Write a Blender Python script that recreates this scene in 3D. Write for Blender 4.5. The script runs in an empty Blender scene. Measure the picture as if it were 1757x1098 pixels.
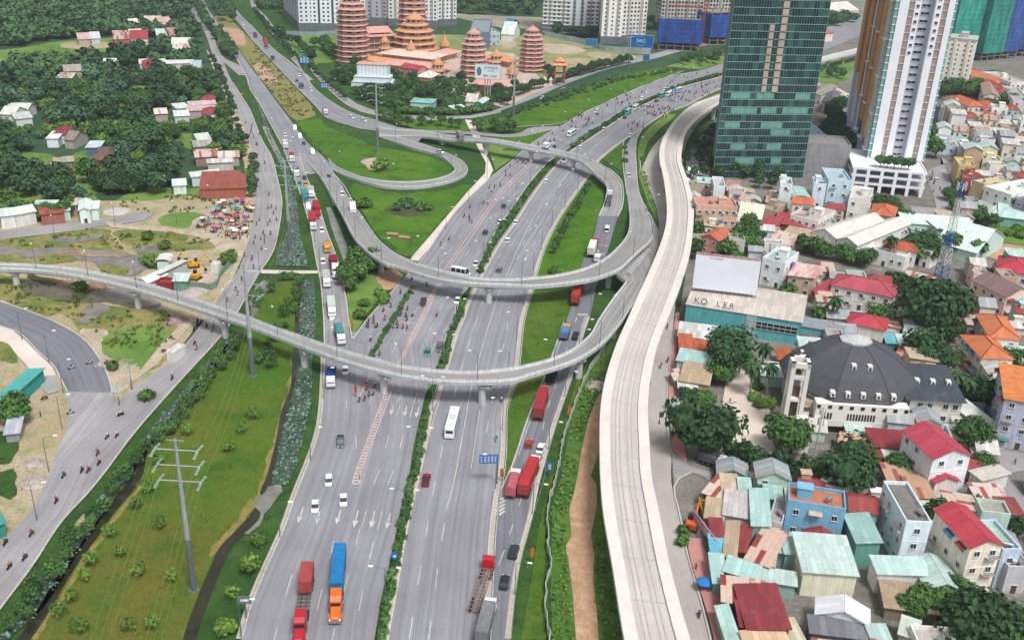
import bpy,bmesh,math,random
from mathutils import Vector,Matrix,noise
from mathutils.geometry import delaunay_2d_cdt
random.seed(7)
# ------------------------------------------------------------------ camera
FPX,H,TH,RO=1700.0,129.0,math.radians(24.75),math.radians(2.16)
f0=Vector((0,math.cos(TH),-math.sin(TH)));u0=Vector((0,math.sin(TH),math.cos(TH)));r0=Vector((1,0,0))
UPV=u0*math.cos(RO) - r0*math.sin(RO);RTV=r0*math.cos(RO) + u0*math.sin(RO)
sc=bpy.context.scene;COL=sc.collection
cd=bpy.data.cameras.new('camera');cam=bpy.data.objects.new('camera',cd);COL.objects.link(cam)
cam.matrix_world=Matrix((( RTV.x,UPV.x,-f0.x,0),(RTV.y,UPV.y,-f0.y,0),(RTV.z,UPV.z,-f0.z,H),(0,0,0,1)))
cd.sensor_width=36;cd.lens=FPX/1757*36;cd.clip_start=1;cd.clip_end=20000
sc.camera=cam
# ------------------------------------------------------------------ world, sun, exposure
SUN_EL,SUN_AZ=math.radians(60),math.radians(152)     # azimuth from +Y, clockwise
w=bpy.data.worlds.new('World');sc.world=w;w.use_nodes=True
nt=w.node_tree;nt.nodes.clear()
sky=nt.nodes.new('ShaderNodeTexSky');sky.sky_type='NISHITA';sky.sun_disc=False
sky.sun_elevation=SUN_EL;sky.sun_rotation=SUN_AZ;sky.air_density=1.2;sky.dust_density=4.0;sky.ozone_density=1.0
hs=nt.nodes.new('ShaderNodeHueSaturation');hs.inputs['Saturation'].default_value=0.18
bg=nt.nodes.new('ShaderNodeBackground');bg.inputs[1].default_value=0.125
wo=nt.nodes.new('ShaderNodeOutputWorld')
nt.links.new(sky.outputs[0],hs.inputs['Color']);nt.links.new(hs.outputs[0],bg.inputs[0]);nt.links.new(bg.outputs[0],wo.inputs[0])
sl=bpy.data.lights.new('sun','SUN');sl.energy=2.6;sl.angle=math.radians(14);sl.color=(1,0.99,0.975)
so=bpy.data.objects.new('sun',sl);COL.objects.link(so)
sdir=Vector((math.sin(SUN_AZ)*math.cos(SUN_EL),math.cos(SUN_AZ)*math.cos(SUN_EL),math.sin(SUN_EL)))
so.rotation_euler=sdir.to_track_quat('Z','Y').to_euler()
sc.view_settings.view_transform='Standard';sc.view_settings.look='None';sc.view_settings.gamma=1
sc.view_settings.exposure=0.17
sc.cycles.max_bounces=5;sc.cycles.diffuse_bounces=3;sc.cycles.glossy_bounces=2;sc.cycles.transparent_max_bounces=6
sc.cycles.use_denoising=True
# ------------------------------------------------------------------ places: a point of the survey photo laid on the plane at height z
TX=(0,430,860,1307);TY=(0,270,540,818);KZ=3.904
def G(px,py,z=0.0):
 d=f0*FPX + RTV*(px-878.5) - UPV*(py-549)
 t=(H-z)/(-d.z)
 return Vector((d.x*t,d.y*t,z))
def PX(s):
 out=[];t=None;fresh=False
 for k in s.split():
  if ',' in k:
   a,b=k.split(',');a=float(a);b=float(b)
   out.append((a,b) if t is None else (TX[t[0]]+a/KZ,TY[t[1]]+b/KZ))
  else: t=None if k=='g' else (int(k[0]),int(k[1]));fresh=True;continue
  if CURVE[0] and fresh and len(out) >1 and math.hypot(out[-1][0]-out[-2][0],out[-1][1]-out[-2][1]) <12: out.pop()
  fresh=False
 return out
CURVE=[False]
def CPX(s):
 CURVE[0] =True
 P=PX(s);CURVE[0] =False;i=1
 while i<len(P)-1:
  a,b,c=P[i-1:i+2];u=(b[0]-a[0],b[1]-a[1]);v=(c[0]-b[0],c[1]-b[1]);lu,lv=math.hypot(*u),math.hypot(*v)
  if lu>0 and lv>0 and (u[0]*v[0]+u[1]*v[1])/(lu*lv) <-.35 and min(lu,lv) <34: P.pop(i if lv<lu or i+2 >= len(P) else i);i=max(1,i-1)
  else: i+=1
 return P
def GP(s,z=0.0): return [G(x,y,z) for x,y in PX(s)]
def colr(h):
 h=h.lstrip('#');r=[]
 for i in (0,2,4):
  v=int(h[i:i+2],16)/255;r.append(v/12.92 if v<.04045 else ((v+.055)/1.055)**2.4)
 return tuple(r)+(1,)
def smooth(pts,n=6,closed=False):
 N=len(pts);out=[]
 if N<3: return list(pts)
 rng=range(N) if closed else range(N-1)
 for i in rng:
  if closed: a,b,c,d=pts[(i-1) % N],pts[i],pts[(i+1) % N],pts[(i+2) % N]
  else: a,b,c,d=pts[max(i-1,0)],pts[i],pts[i+1],pts[min(i+2,N-1)]
  # centripetal-ish: limit tangents
  l=(c-b).length
  ta=(c-a);tb=(d-b)
  ta=ta*(l/max(ta.length,1e-6)) if ta.length>0 else ta;tb=tb*(l/max(tb.length,1e-6)) if tb.length>0 else tb
  for k in range(n):
   t=k/n;t2=t*t;t3=t2*t
   out.append(b*(2*t3-3*t2+1) + ta*(t3-2*t2+t) + c*(-2*t3+3*t2) + tb*(t3-t2))
 if not closed: out.append(pts[-1].copy())
 return out
def resample(pts,n):
 L=[0]
 for i in range(1,len(pts)): L.append(L[-1]+(pts[i]-pts[i-1]).length)
 out=[];j=0
 for k in range(n):
  s=L[-1]*k/(n-1)
  while j<len(L)-2 and L[j+1] <s: j+=1
  out.append(pts[j].lerp(pts[j+1],min(1,max(0,(s-L[j])/max(1e-9,L[j+1]-L[j])))))
 return out
def plen(p): return sum((p[i]-p[i-1]).length for i in range(1,len(p)))
# ------------------------------------------------------------------ materials
MATS={}
def nodes(name):
 m=bpy.data.materials.new(name);m.use_nodes=True;n=m.node_tree;b=n.nodes['Principled BSDF'];return m,n,b
def nz(n,scale,detail=3,src=None,rough=.6):
 t=n.nodes.new('ShaderNodeTexNoise');t.inputs['Scale'].default_value=scale;t.inputs['Detail'].default_value=detail;t.inputs['Roughness'].default_value=rough
 if src: n.links.new(src,t.inputs['Vector'])
 return t.outputs['Fac']
def ramp(n,src,a,b,ca,cb):
 r=n.nodes.new('ShaderNodeValToRGB');r.color_ramp.elements[0].position=a;r.color_ramp.elements[1].position=b
 r.color_ramp.elements[0].color=ca;r.color_ramp.elements[1].color=cb;n.links.new(src,r.inputs[0]);return r
def mixc(n,fac,a,b,mode='MIX'):
 m=n.nodes.new('ShaderNodeMix');m.data_type='RGBA';m.blend_type=mode
 if hasattr(fac,'links'): n.links.new(fac,m.inputs[0])
 else: m.inputs[0].default_value=fac
 for v,i in ((a,6),(b,7)):
  if hasattr(v,'links'): n.links.new(v,m.inputs[i])
  else: m.inputs[i].default_value=v
 return m.outputs[2]
def scl(c,k): return (min(1,c[0]*k),min(1,c[1]*k),min(1,c[2]*k),1)
def mat(col,rough=.8,var=.12,scale=.8,metal=0.0,name=None,spec=.3):
 """painted / plastered / metal surface: base colour with weathering at two scales (world position)"""
 key=(col,rough,var,scale,metal)
 if key in MATS: return MATS[key]
 m,n,b=nodes(name or 'surface_'+col.strip('#'));c=colr(col)
 if var>0:
  g=n.nodes.new('ShaderNodeNewGeometry').outputs['Position']
  r1=ramp(n,nz(n,scale,4,g),.3,.7,scl(c,1-var),scl(c,1+var*.6))
  r2=ramp(n,nz(n,scale*.13,2,g),.35,.65,(1-var*.7,)*3+(1,),(1,1,1,1))
  o=mixc(n,1.0,r1.outputs[0],r2.outputs[0],'MULTIPLY')
  if var >= .1:     # rain streaks
   mp=n.nodes.new('ShaderNodeMapping');mp.inputs['Scale'].default_value=(1.3,1.3,.1);n.links.new(g,mp.inputs[0])
   o=mixc(n,1.0,o,ramp(n,nz(n,1.0,5,mp.outputs[0],.75),.42,.68,(1,1,1,1),(.74,.72,.69,1)).outputs[0],'MULTIPLY')
  n.links.new(o,b.inputs['Base Color'])
 else: b.inputs['Base Color'].default_value=c
 b.inputs['Roughness'].default_value=rough;b.inputs['Metallic'].default_value=metal;b.inputs['Specular IOR Level'].default_value=spec
 MATS[key] =m;return m
def grass(name,c1,c2,c3,s=.25,fine=2.5,bump=.6):
 if name in MATS: return MATS[name]
 m,n,b=nodes(name);g=n.nodes.new('ShaderNodeNewGeometry').outputs['Position']
 a=ramp(n,nz(n,s*.22,5,g,.65),.38,.62,colr(c1),colr(c2)).outputs[0]
 d=ramp(n,nz(n,s,6,g,.7),.48,.68,(0,0,0,1),(1,1,1,1)).outputs[0]
 e=mixc(n,d,a,colr(c3))
 f=ramp(n,nz(n,fine,4,g,.75),.25,.75,(.62,.62,.62,1),(1.25,1.25,1.2,1)).outputs[0]
 n.links.new(mixc(n,1.0,e,f,'MULTIPLY'),b.inputs['Base Color'])
 b.inputs['Roughness'].default_value=.95;b.inputs['Specular IOR Level'].default_value=.1
 if bump:
  bp=n.nodes.new('ShaderNodeBump');bp.inputs['Strength'].default_value=bump;bp.inputs['Distance'].default_value=.5
  n.links.new(nz(n,fine,3,g,.8),bp.inputs['Height']);n.links.new(bp.outputs[0],b.inputs['Normal'])
 MATS[name] =m;return m
def paved(name,col,streak=.18,patch=.12,rough=.85,joints=0):
 """road surface: aggregate noise, big patches, tyre-worn streaks along the UV length, optional slab joints"""
 if name in MATS: return MATS[name]
 m,n,b=nodes(name);c=colr(col);g=n.nodes.new('ShaderNodeNewGeometry').outputs['Position']
 a=ramp(n,nz(n,.05,5,g,.6),.35,.65,scl(c,1-patch),scl(c,1+patch)).outputs[0]
 f=ramp(n,nz(n,1.6,4,g,.8),.3,.7,(.90,.90,.90,1),(1.05,1.05,1.05,1)).outputs[0]
 o=mixc(n,1.0,a,f,'MULTIPLY')
 if streak:
  uv=n.nodes.new('ShaderNodeUVMap');mp=n.nodes.new('ShaderNodeMapping');mp.inputs['Scale'].default_value=(.9,.008,1)
  n.links.new(uv.outputs[0],mp.inputs[0])
  s=ramp(n,nz(n,1.0,4,mp.outputs[0],.65),.3,.7,(1-streak,)*3+(1,),(1+streak*.5,)*3+(1,)).outputs[0]
  o=mixc(n,1.0,o,s,'MULTIPLY')
 if streak:
  k_=ramp(n,nz(n,.35,6,g,.75),.60,.74,(1,1,1,1),(.78,.78,.77,1)).outputs[0];o=mixc(n,1.0,o,k_,'MULTIPLY')
 if joints:
  uv=n.nodes.new('ShaderNodeUVMap');sp=n.nodes.new('ShaderNodeSeparateXYZ');n.links.new(uv.outputs[0],sp.inputs[0])
  md=n.nodes.new('ShaderNodeMath');md.operation='MODULO';n.links.new(sp.outputs[1],md.inputs[0]);md.inputs[1].default_value=joints
  lt=n.nodes.new('ShaderNodeMath');lt.operation='LESS_THAN';n.links.new(md.outputs[0],lt.inputs[0]);lt.inputs[1].default_value=.22
  o=mixc(n,lt.outputs[0],o,scl(c,.62))
 n.links.new(o,b.inputs['Base Color']);b.inputs['Roughness'].default_value=rough;b.inputs['Specular IOR Level'].default_value=.25
 MATS[name] =m;return m
def corr(c1,c2,name=None,pan=1.1,mixpos=.5,rough=.6,soft=.12):
 """corrugated sheet roofing: panels along U, each panel its own paint/rust state, fine ribs"""
 key=('corr',c1,c2,pan,mixpos)
 if key in MATS: return MATS[key]
 m,n,b=nodes(name or 'sheet_roof_'+c1.strip('#'));uv=n.nodes.new('ShaderNodeUVMap');sp=n.nodes.new('ShaderNodeSeparateXYZ');n.links.new(uv.outputs[0],sp.inputs[0])
 dv=n.nodes.new('ShaderNodeMath');dv.operation='DIVIDE';n.links.new(sp.outputs[0],dv.inputs[0]);dv.inputs[1].default_value=pan
 fl=n.nodes.new('ShaderNodeMath');fl.operation='FLOOR';n.links.new(dv.outputs[0],fl.inputs[0])
 dy=n.nodes.new('ShaderNodeMath');dy.operation='DIVIDE';n.links.new(sp.outputs[1],dy.inputs[0]);dy.inputs[1].default_value=4.5
 fy=n.nodes.new('ShaderNodeMath');fy.operation='FLOOR';n.links.new(dy.outputs[0],fy.inputs[0])
 cx=n.nodes.new('ShaderNodeCombineXYZ');n.links.new(fl.outputs[0],cx.inputs[0]);n.links.new(fy.outputs[0],cx.inputs[1])
 wn=n.nodes.new('ShaderNodeTexWhiteNoise');wn.noise_dimensions='2D';n.links.new(cx.outputs[0],wn.inputs['Vector'])
 g=n.nodes.new('ShaderNodeNewGeometry').outputs['Position']
 ad=n.nodes.new('ShaderNodeMath');ad.operation='MULTIPLY_ADD';n.links.new(nz(n,.5,5,g,.75),ad.inputs[0]);ad.inputs[1].default_value=.9;
 ml=n.nodes.new('ShaderNodeMath');ml.operation='MULTIPLY';n.links.new(wn.outputs['Value'],ml.inputs[0]);ml.inputs[1].default_value=.7
 n.links.new(ml.outputs[0],ad.inputs[2])
 r=ramp(n,ad.outputs[0],mixpos+.3-soft,mixpos+.3+soft,colr(c1),colr(c2)).outputs[0]
 wv=n.nodes.new('ShaderNodeMath');wv.operation='MULTIPLY';n.links.new(sp.outputs[0],wv.inputs[0]);wv.inputs[1].default_value=6.283/.28
 sn=n.nodes.new('ShaderNodeMath');sn.operation='SINE';n.links.new(wv.outputs[0],sn.inputs[0])
 fr=n.nodes.new('ShaderNodeMath');fr.operation='FRACT';n.links.new(dv.outputs[0],fr.inputs[0])
 lt=n.nodes.new('ShaderNodeMath');lt.operation='LESS_THAN';n.links.new(fr.outputs[0],lt.inputs[0]);lt.inputs[1].default_value=.1
 f=ramp(n,nz(n,1.3,4,g,.7),.3,.7,(.84,.84,.84,1),(1.05,1.05,1.05,1)).outputs[0]
 o=mixc(n,1.0,r,f,'MULTIPLY');o=mixc(n,ramp(n,nz(n,.28,6,g,.8),.57,.72,(0,0,0,1),(.6,.6,.6,1)).outputs[0],o,(.23,.15,.11,1))
 o2=n.nodes.new('ShaderNodeMath');o2.operation='MULTIPLY';n.links.new(lt.outputs[0],o2.inputs[0]);o2.inputs[1].default_value=.25
 n.links.new(mixc(n,o2.outputs[0],o,(.12,.1,.09,1)),b.inputs['Base Color'])
 bp=n.nodes.new('ShaderNodeBump');bp.inputs['Strength'].default_value=.35;bp.inputs['Distance'].default_value=.04;n.links.new(sn.outputs[0],bp.inputs['Height']);n.links.new(bp.outputs[0],b.inputs['Normal'])
 b.inputs['Roughness'].default_value=rough;b.inputs['Specular IOR Level'].default_value=.35
 MATS[key] =m;return m
def leafm(name,c1,c2,s=.5):
 if name in MATS: return MATS[name]
 m,n,b=nodes(name);g=n.nodes.new('ShaderNodeNewGeometry').outputs['Position'];oi=n.nodes.new('ShaderNodeObjectInfo')
 a=ramp(n,nz(n,s,4,g,.7),.36,.64,colr(c1),colr(c2)).outputs[0]
 k=n.nodes.new('ShaderNodeMapRange');n.links.new(oi.outputs['Random'],k.inputs[0]);k.inputs[3].default_value=.72;k.inputs[4].default_value=1.3
 f=ramp(n,nz(n,s*7,2,g,.6),.3,.7,(.65,.65,.65,1),(1.25,1.25,1.2,1)).outputs[0]
 o=mixc(n,1.0,a,f,'MULTIPLY');hv=n.nodes.new('ShaderNodeHueSaturation');n.links.new(o,hv.inputs['Color']);n.links.new(k.outputs[0],hv.inputs['Value'])
 n.links.new(hv.outputs[0],b.inputs['Base Color']);b.inputs['Roughness'].default_value=.7;b.inputs['Specular IOR Level'].default_value=.2
 MATS[name] =m;return m
def glassm(col='#2c3a40',rough=.12):
 key=('gl',col)
 if key in MATS: return MATS[key]
 m,n,b=nodes('glass_'+col.strip('#'));b.inputs['Base Color'].default_value=colr(col);b.inputs['Roughness'].default_value=rough;b.inputs['Specular IOR Level'].default_value=.7
 MATS[key] =m;return m
def waterm(name,col,rough=.08):
 if name in MATS: return MATS[name]
 m,n,b=nodes(name);g=n.nodes.new('ShaderNodeNewGeometry').outputs['Position'];c=colr(col)
 n.links.new(ramp(n,nz(n,.12,5,g,.7),.4,.65,scl(c,.75),scl(c,1.3)).outputs[0],b.inputs['Base Color'])
 b.inputs['Roughness'].default_value=rough
 bp=n.nodes.new('ShaderNodeBump');bp.inputs['Strength'].default_value=.15;n.links.new(nz(n,1.5,3,g),bp.inputs['Height']);n.links.new(bp.outputs[0],b.inputs['Normal'])
 MATS[name] =m;return m
# ------------------------------------------------------------------ mesh builder
class MB:
 def __init__(s): s.v=[];s.f=[];s.m=[];s.uv=[]
 def add(s,pts,faces,mi=0,uvs=None):
  b=len(s.v);s.v.extend([tuple(p) for p in pts])
  for i,f in enumerate(faces):
   s.f.append([b+k for k in f]);s.m.append(mi)
   s.uv.append(uvs[i] if uvs else [(0,0)]*len(f))
 def face(s,pts,mi=0,uv=None):
  if uv is None:
   p=[Vector(q) for q in pts];e=(p[1]-p[0]);
   if e.length<1e-6: e=Vector((1,0,0))
   e.normalize();nn=(p[1]-p[0]).cross(p[-1]-p[0]);
   if nn.length<1e-9: nn=Vector((0,0,1))
   t=nn.normalized().cross(e);uv=[((q-p[0]).dot(e),(q-p[0]).dot(t)) for q in p]
  s.add(pts,[list(range(len(pts)))],mi,[uv])
 def box(s,c,sz,rz=0,mi=0,taper=1.0):
  x,y,z=sz[0]/2,sz[1]/2,sz[2]/2;ca,sa=math.cos(rz),math.sin(rz);P=[]
  for dz in (-1,1):
   k=taper if dz>0 else 1
   for dx,dy in ((-1,-1),(1,-1),(1,1),(-1,1)):
    a,b=dx*x*k,dy*y*k;P.append((c[0]+a*ca-b*sa,c[1]+a*sa+b*ca,c[2]+dz*z))
  s.add(P,[[3,2,1,0],[4,5,6,7],[0,1,5,4],[1,2,6,5],[2,3,7,6],[3,0,4,7]],mi)
 def prism(s,poly,z0,z1,mi=0,top=None,bottom=False):
  n=len(poly)
  for i in range(n):
   a,b=poly[i],poly[(i+1) % n]
   s.face([(a[0],a[1],z0),(b[0],b[1],z0),(b[0],b[1],z1),(a[0],a[1],z1)],mi)
  s.face([(p[0],p[1],z1) for p in poly],mi if top is None else top)
  if bottom: s.face([(p[0],p[1],z0) for p in reversed(poly)],mi)
 def cyl(s,p0,p1,r0,r1=None,n=8,mi=0,cap=True):
  p0=Vector(p0);p1=Vector(p1);r1=r0 if r1 is None else r1
  d=(p1-p0).normalized();a=d.cross(Vector((0,0,1)) if abs(d.z) <.9 else Vector((1,0,0))).normalized();b=d.cross(a)
  P=[p0+(a*math.cos(2*math.pi*k/n)+b*math.sin(2*math.pi*k/n))*r0 for k in range(n)]+[p1+(a*math.cos(2*math.pi*k/n)+b*math.sin(2*math.pi*k/n))*r1 for k in range(n)]
  F=[[k,(k+1) % n,n+(k+1) % n,n+k][::-1] for k in range(n)]
  if cap: F+=[list(range(n)),list(range(2*n-1,n-1,-1))]
  s.add(P,F,mi)
 def lathe(s,prof,c=(0,0,0),n=12,mi=0,ang=0,sx=1,sy=1):
  P=[];
  for r,z in prof:
   for k in range(n):
    t=ang+2*math.pi*k/n;P.append((c[0]+r*sx*math.cos(t),c[1]+r*sy*math.sin(t),c[2]+z))
  F=[]
  for i in range(len(prof)-1):
   for k in range(n): F.append([i*n+k,i*n+(k+1) % n,(i+1)*n+(k+1) % n,(i+1)*n+k])
  F.append([(len(prof)-1)*n+k for k in range(n)]);s.add(P,F,mi)
 def mesh(s,name,mats,off=None,smooth=False):
  me=bpy.data.meshes.new(name)
  V=s.v if off is None else [(a-off[0],b-off[1],c-off[2]) for a,b,c in s.v]
  me.from_pydata(V,[],s.f)
  for m in (mats if isinstance(mats,(list,tuple)) else [mats]): me.materials.append(m)
  me.polygons.foreach_set('material_index',s.m)
  ul=me.uv_layers.new(name='UVMap');flat=[]
  for u in s.uv:
   for p in u: flat+=[p[0],p[1]]
  ul.data.foreach_set('uv',flat)
  if smooth: me.polygons.foreach_set('use_smooth',[True]*len(s.f))
  me.update();return me
 def build(s,name,mats,parent=None,off=None,smooth=False):
  if off is None and parent is not None: off=parent.get('_o')
  o=bpy.data.objects.new(name,s.mesh(name,mats,off,smooth));COL.objects.link(o)
  if parent is not None: o.parent=parent
  elif off is not None: o.location=off
  return o
def tag(o,label,cat,group=None):
 o['label'] =label;o['category'] =cat
 if group: o['group'] =group
 return o
def thing(name,label,cat,loc=(0,0,0),rz=0,group=None):
 o=bpy.data.objects.new(name,None);COL.objects.link(o);o.empty_display_size=.5
 o.location=loc;o.rotation_euler=(0,0,rz);return tag(o,label,cat,group)
def inst(name,me,parent=None,loc=(0,0,0),rz=0,scale=None):
 o=bpy.data.objects.new(name,me);COL.objects.link(o);o.location=loc;o.rotation_euler=(0,0,rz)
 if scale is not None: o.scale=scale if isinstance(scale,(tuple,list)) else (scale,)*3
 if parent is not None: o.parent=parent
 return o
def copy_tree(o,parent=None):
 c=o.copy();COL.objects.link(c)
 if parent is not None: c.parent=parent
 for ch in list(o.children): copy_tree(ch,c)
 return c
def structure(o,kind='structure'): o['kind'] =kind;return o
# ------------------------------------------------------------------ road and area helpers
CNT=[0]
def sheet(name,pts,z,m,kind='structure',sm=0,parent=None,k=None):
 P=GP(pts) if isinstance(pts,str) else pts
 if sm:
  P=smooth(P,sm,True);Q=[]
  for i,a in enumerate(P):
   b=P[(i+1) % len(P)];m_=max(1,int((b-a).length/1.6));Q+=[a.lerp(b,j/m_) for j in range(m_)]
  ra=k or .9;P=[Vector((p.x+ra*(1.6*noise.noise(p*.16)+.8*noise.noise(p*.6)),p.y+ra*(1.6*noise.noise(p*.16+Vector((9,3,1)))+.8*noise.noise(p*.6+Vector((5,1,7)))),0)) for p in Q]
 r=delaunay_2d_cdt([Vector((p.x,p.y)) for p in P],[],[list(range(len(P)))],1,1e-4)
 mb=MB();vs=r[0]
 CNT[0] +=1;z=z*5+CNT[0]*.0006;mb.v=[(v.x,v.y,z) for v in vs]
 for f in r[2]: mb.f.append(list(f));mb.m.append(0);mb.uv.append([(vs[i].x,vs[i].y) for i in f])
 o=mb.build(name,m);o['kind'] =kind;return o
def curve(s,z=0.0,n=60): return resample(smooth([G(x,y,z) for x,y in CPX(s)],8),n)
def ribbon_mb(L,R,dz=0.0,mb=None,mi=0):
 mb=mb or MB();v=0
 for i in range(len(L)-1):
  w0=(R[i]-L[i]).length;w1=(R[i+1]-L[i+1]).length;d=((L[i+1]-L[i]).length+(R[i+1]-R[i]).length)/2
  a,b,c,e=L[i],R[i],R[i+1],L[i+1]
  mb.add([(a.x,a.y,a.z+dz),(b.x,b.y,b.z+dz),(c.x,c.y,c.z+dz),(e.x,e.y,e.z+dz)],[[0,1,2,3]],mi,[[(0,v),(w0,v),(w1,v+d),(0,v+d)]])
  v+=d
 return mb
def ribbon(name,Ls,Rs,z,m,n=70):
 L=curve(Ls,0,n);D=curve(Rs,0,n*4);R=[];j=0
 for i,l in enumerate(L):       # pair each left point with the nearest right point, never going back
  if i==n-1: j=len(D)-1
  elif i: j=min(range(j,min(len(D),j+30)),key=lambda q: (D[q]-l).length+abs(q-i*4)*.02)
  R.append(D[j])
 CNT[0] +=1;z=z*5+CNT[0]*.0006
 return structure(ribbon_mb(L,R,z).build(name,m))
def offset(P,d):
 out=[]
 for i,p in enumerate(P):
  t=(P[min(i+1,len(P)-1)]-P[max(i-1,0)]);t.z=0;t.normalize();out.append(p+Vector((t.y,-t.x,0))*d)
 return out
def kerb_mb(P,w=.3,h=.15,mb=None,z=0.0,mi=0):
 mb=mb or MB();A=offset(P,w/2);B=offset(P,-w/2)
 for i in range(len(P)-1):
  a,b,c,d=A[i],B[i],B[i+1],A[i+1]
  q=lambda v,e: (v.x,v.y,v.z+z+e)
  mb.add([q(a,0),q(b,0),q(c,0),q(d,0),q(a,h),q(b,h),q(c,h),q(d,h)],[[4,5,6,7][::-1],[0,3,7,4],[1,5,6,2],[0,4,5,1],[3,2,6,7]],mi)
 return mb
def dash_mb(mb,P,w=.18,on=6.0,off=9.0,z=.0,start=0.0):
 """painted line of dashes (off=0: solid) along a polyline"""
 L=[0]
 for i in range(1,len(P)): L.append(L[-1]+(P[i]-P[i-1]).length)
 def at(s):
  j=0
  while j<len(L)-2 and L[j+1] <s: j+=1
  t=(P[j+1]-P[j]).normalized();return P[j]+t*(s-L[j]),Vector((t.y,-t.x,0))
 s=start;step=on if off>0 else 4.0
 while s+step<L[-1]:
  a,na=at(s);b,nb=at(s+step)
  mb.add([tuple(a+na*w/2+Vector((0,0,z))),tuple(b+nb*w/2+Vector((0,0,z))),tuple(b-nb*w/2+Vector((0,0,z))),tuple(a-na*w/2+Vector((0,0,z)))],[[0,1,2,3]])
  s+=on+off if off>0 else step
# ================================================================== GROUND
VERGE=grass('verge_grass','#345328','#43622c','#2b4423',.3)
LAWN=grass('lawn_grass','#426b1d','#577826','#36591b',.12,1.1)
LAWN2=grass('mown_grass','#41661f','#5a6d2a','#36561c',.15,1.4)
FIELD=grass('field_grass','#456a21','#62682a','#3a5e1d',.08,1.5)
ROUGH=grass('rough_grass','#66753c','#978a5c','#4a682e',.35,1.5)
SCRUB=grass('scrub_ground','#36503a','#435c3e','#2c4632',.12,.8)
MEADOW=grass('meadow_grass','#5c7f3a','#7a8f4c','#4c7030',.1,1.2)
SAND=grass('sandy_dirt','#b3a594','#a3937f','#bfb3a4',.2,1.5,.3)
DIRTG=grass('dirt_with_weeds','#b0a18f','#a39478','#858a5c',.18,1.2,.4)
TRACK=grass('orange_dirt','#b39175','#a5846a','#bfa389',.3,1.5,.3)
PASTURE=grass('dry_pasture','#6f8350','#8f8d64','#a99b80',.06,.8,.3)
URBAN=grass('city_ground','#7d7974','#6a6762','#8c877f',.15,1.2,.2)
ASPH=paved('asphalt','#89898e',.30,.10)
ASPH2=paved('asphalt_worn','#959294',.26,.14)
ASPHD=paved('asphalt_dark','#76777d',.3,.10)
ASPHR=paved('asphalt_ramp','#8f8e8c',.32,.12)
CONC=paved('concrete_paving','#c9beb5',0,.12)
KERB=mat('#c4bfb8',.9,.15,.6,name='kerb_stone')
WHITE=mat('#cfcfcd',.7,.35,2.5,name='road_paint')
PINK=mat('#d3b0a8',.8,.2,1.0,name='faded_red_white_paint')
sheet('ground',[Vector((-6000,-800,0)),Vector((6000,-800,0)),Vector((6000,9000,0)),Vector((-6000,9000,0))],-.02,SCRUB)
sheet('roadside_ground','g -700,1300 -300,1080 0,1010 250,700 430,430 430,250 400,100 330,-90 560,-90 700,60 850,180 1240,90 1240,250 1120,500 1040,700 1100,1300',0,VERGE)
# --- the west: forest floor, meadows, marsh, dirt
sheet('meadow','g -60,95 40,82 100,72 180,66 250,68 268,82 230,88 120,92 60,100 0,112 -60,115',.01,MEADOW,sm=3)
sheet('meadow','01 -200,150 0,190 150,60 330,40 520,60 640,20 750,60 760,110 640,260 740,300 900,220 1200,210 1600,220 1680,250 1600,330 1200,330 1060,300 900,370 720,390 640,330 380,300 160,330 0,360 -200,380',.01,MEADOW,sm=3)
sheet('dirt_patch','01 60,30 220,10 420,0 380,40 180,60 80,60',.02,DIRTG,sm=3)
sheet('dirt_patch','01 640,40 720,30 760,80 720,115 660,90',.02,SAND,sm=3)
sheet('dry_field','00 400,300 560,280 860,290 1000,300 940,320 700,325 480,330',.02,DIRTG,sm=3)
sheet('waste_ground','g -300,395 0,380 130,345 205,345 260,345 330,335 380,330 405,315 432,330 425,400 400,470 330,570 240,690 150,800 60,900 -80,1060 -500,1180',.015,DIRTG)
sheet('rough_grass_field','01 1080,400 1240,370 1390,390 1420,440 1300,470 1150,470 1070,440',.03,MEADOW,sm=3)
sheet('rough_grass_field','01 0,560 300,520 700,480 760,560 830,620 600,630 380,610 200,620 60,640 0,610',.03,ROUGH,sm=3)
sheet('rough_grass_field','01 780,490 1000,500 1250,520 1250,560 1100,600 900,600 800,550',.03,ROUGH,sm=3)
sheet('rough_grass_field','01 920,640 1100,600 1300,560 1460,570 1420,620 1200,630 960,660',.03,ROUGH,sm=3)
sheet('marsh_water','01 -300,600 0,590 180,625 380,605 620,625 800,630 960,670 1020,690 930,790 840,800 680,750 600,700 400,690 200,680 100,650 0,680 -300,720',.04,waterm('mud_water','#76716b',.2),sm=3)
sheet('marsh_water','01 330,560 520,530 700,520 690,545 480,575',.045,waterm('mud_water','#76716b',.2),sm=2)
sheet('marsh_water','01 920,610 1060,600 1060,635 930,640',.045,waterm('mud_water','#76716b',.2),sm=3)
sheet('marsh_island','01 -40,680 60,655 180,680 150,710 60,705',.05,ROUGH,sm=3)
sheet('marsh_island','01 200,680 320,650 450,665 520,690 400,715 230,715',.05,ROUGH,sm=3)
sheet('marsh_island','01 670,720 780,730 850,750 820,800 700,790',.05,ROUGH,sm=3)
sheet('marsh_bank','01 -300,780 0,790 250,830 450,900 700,990 900,1010 1120,1030 1140,1093 02 1180,60 1100,330 1000,380 900,350 700,250 520,100 420,0 01 300,1070 0,960 -300,930',.025,ROUGH,sm=3)
sheet('creek','01 150,850 400,830 560,880 760,880 1040,960 1060,1010 880,1010 700,975 450,975 250,930',.045,waterm('creek_water','#55503a',.12),sm=3)
sheet('creek','01 760,880 900,900 1040,960 1060,1000 900,985 700,930',.05,waterm('mud_water','#76716b',.2),sm=3)
sheet('creek','02 520,60 600,-70 700,-60 730,-20 620,40 540,70',.05,waterm('mud_water','#76716b',.2),sm=3)
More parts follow.
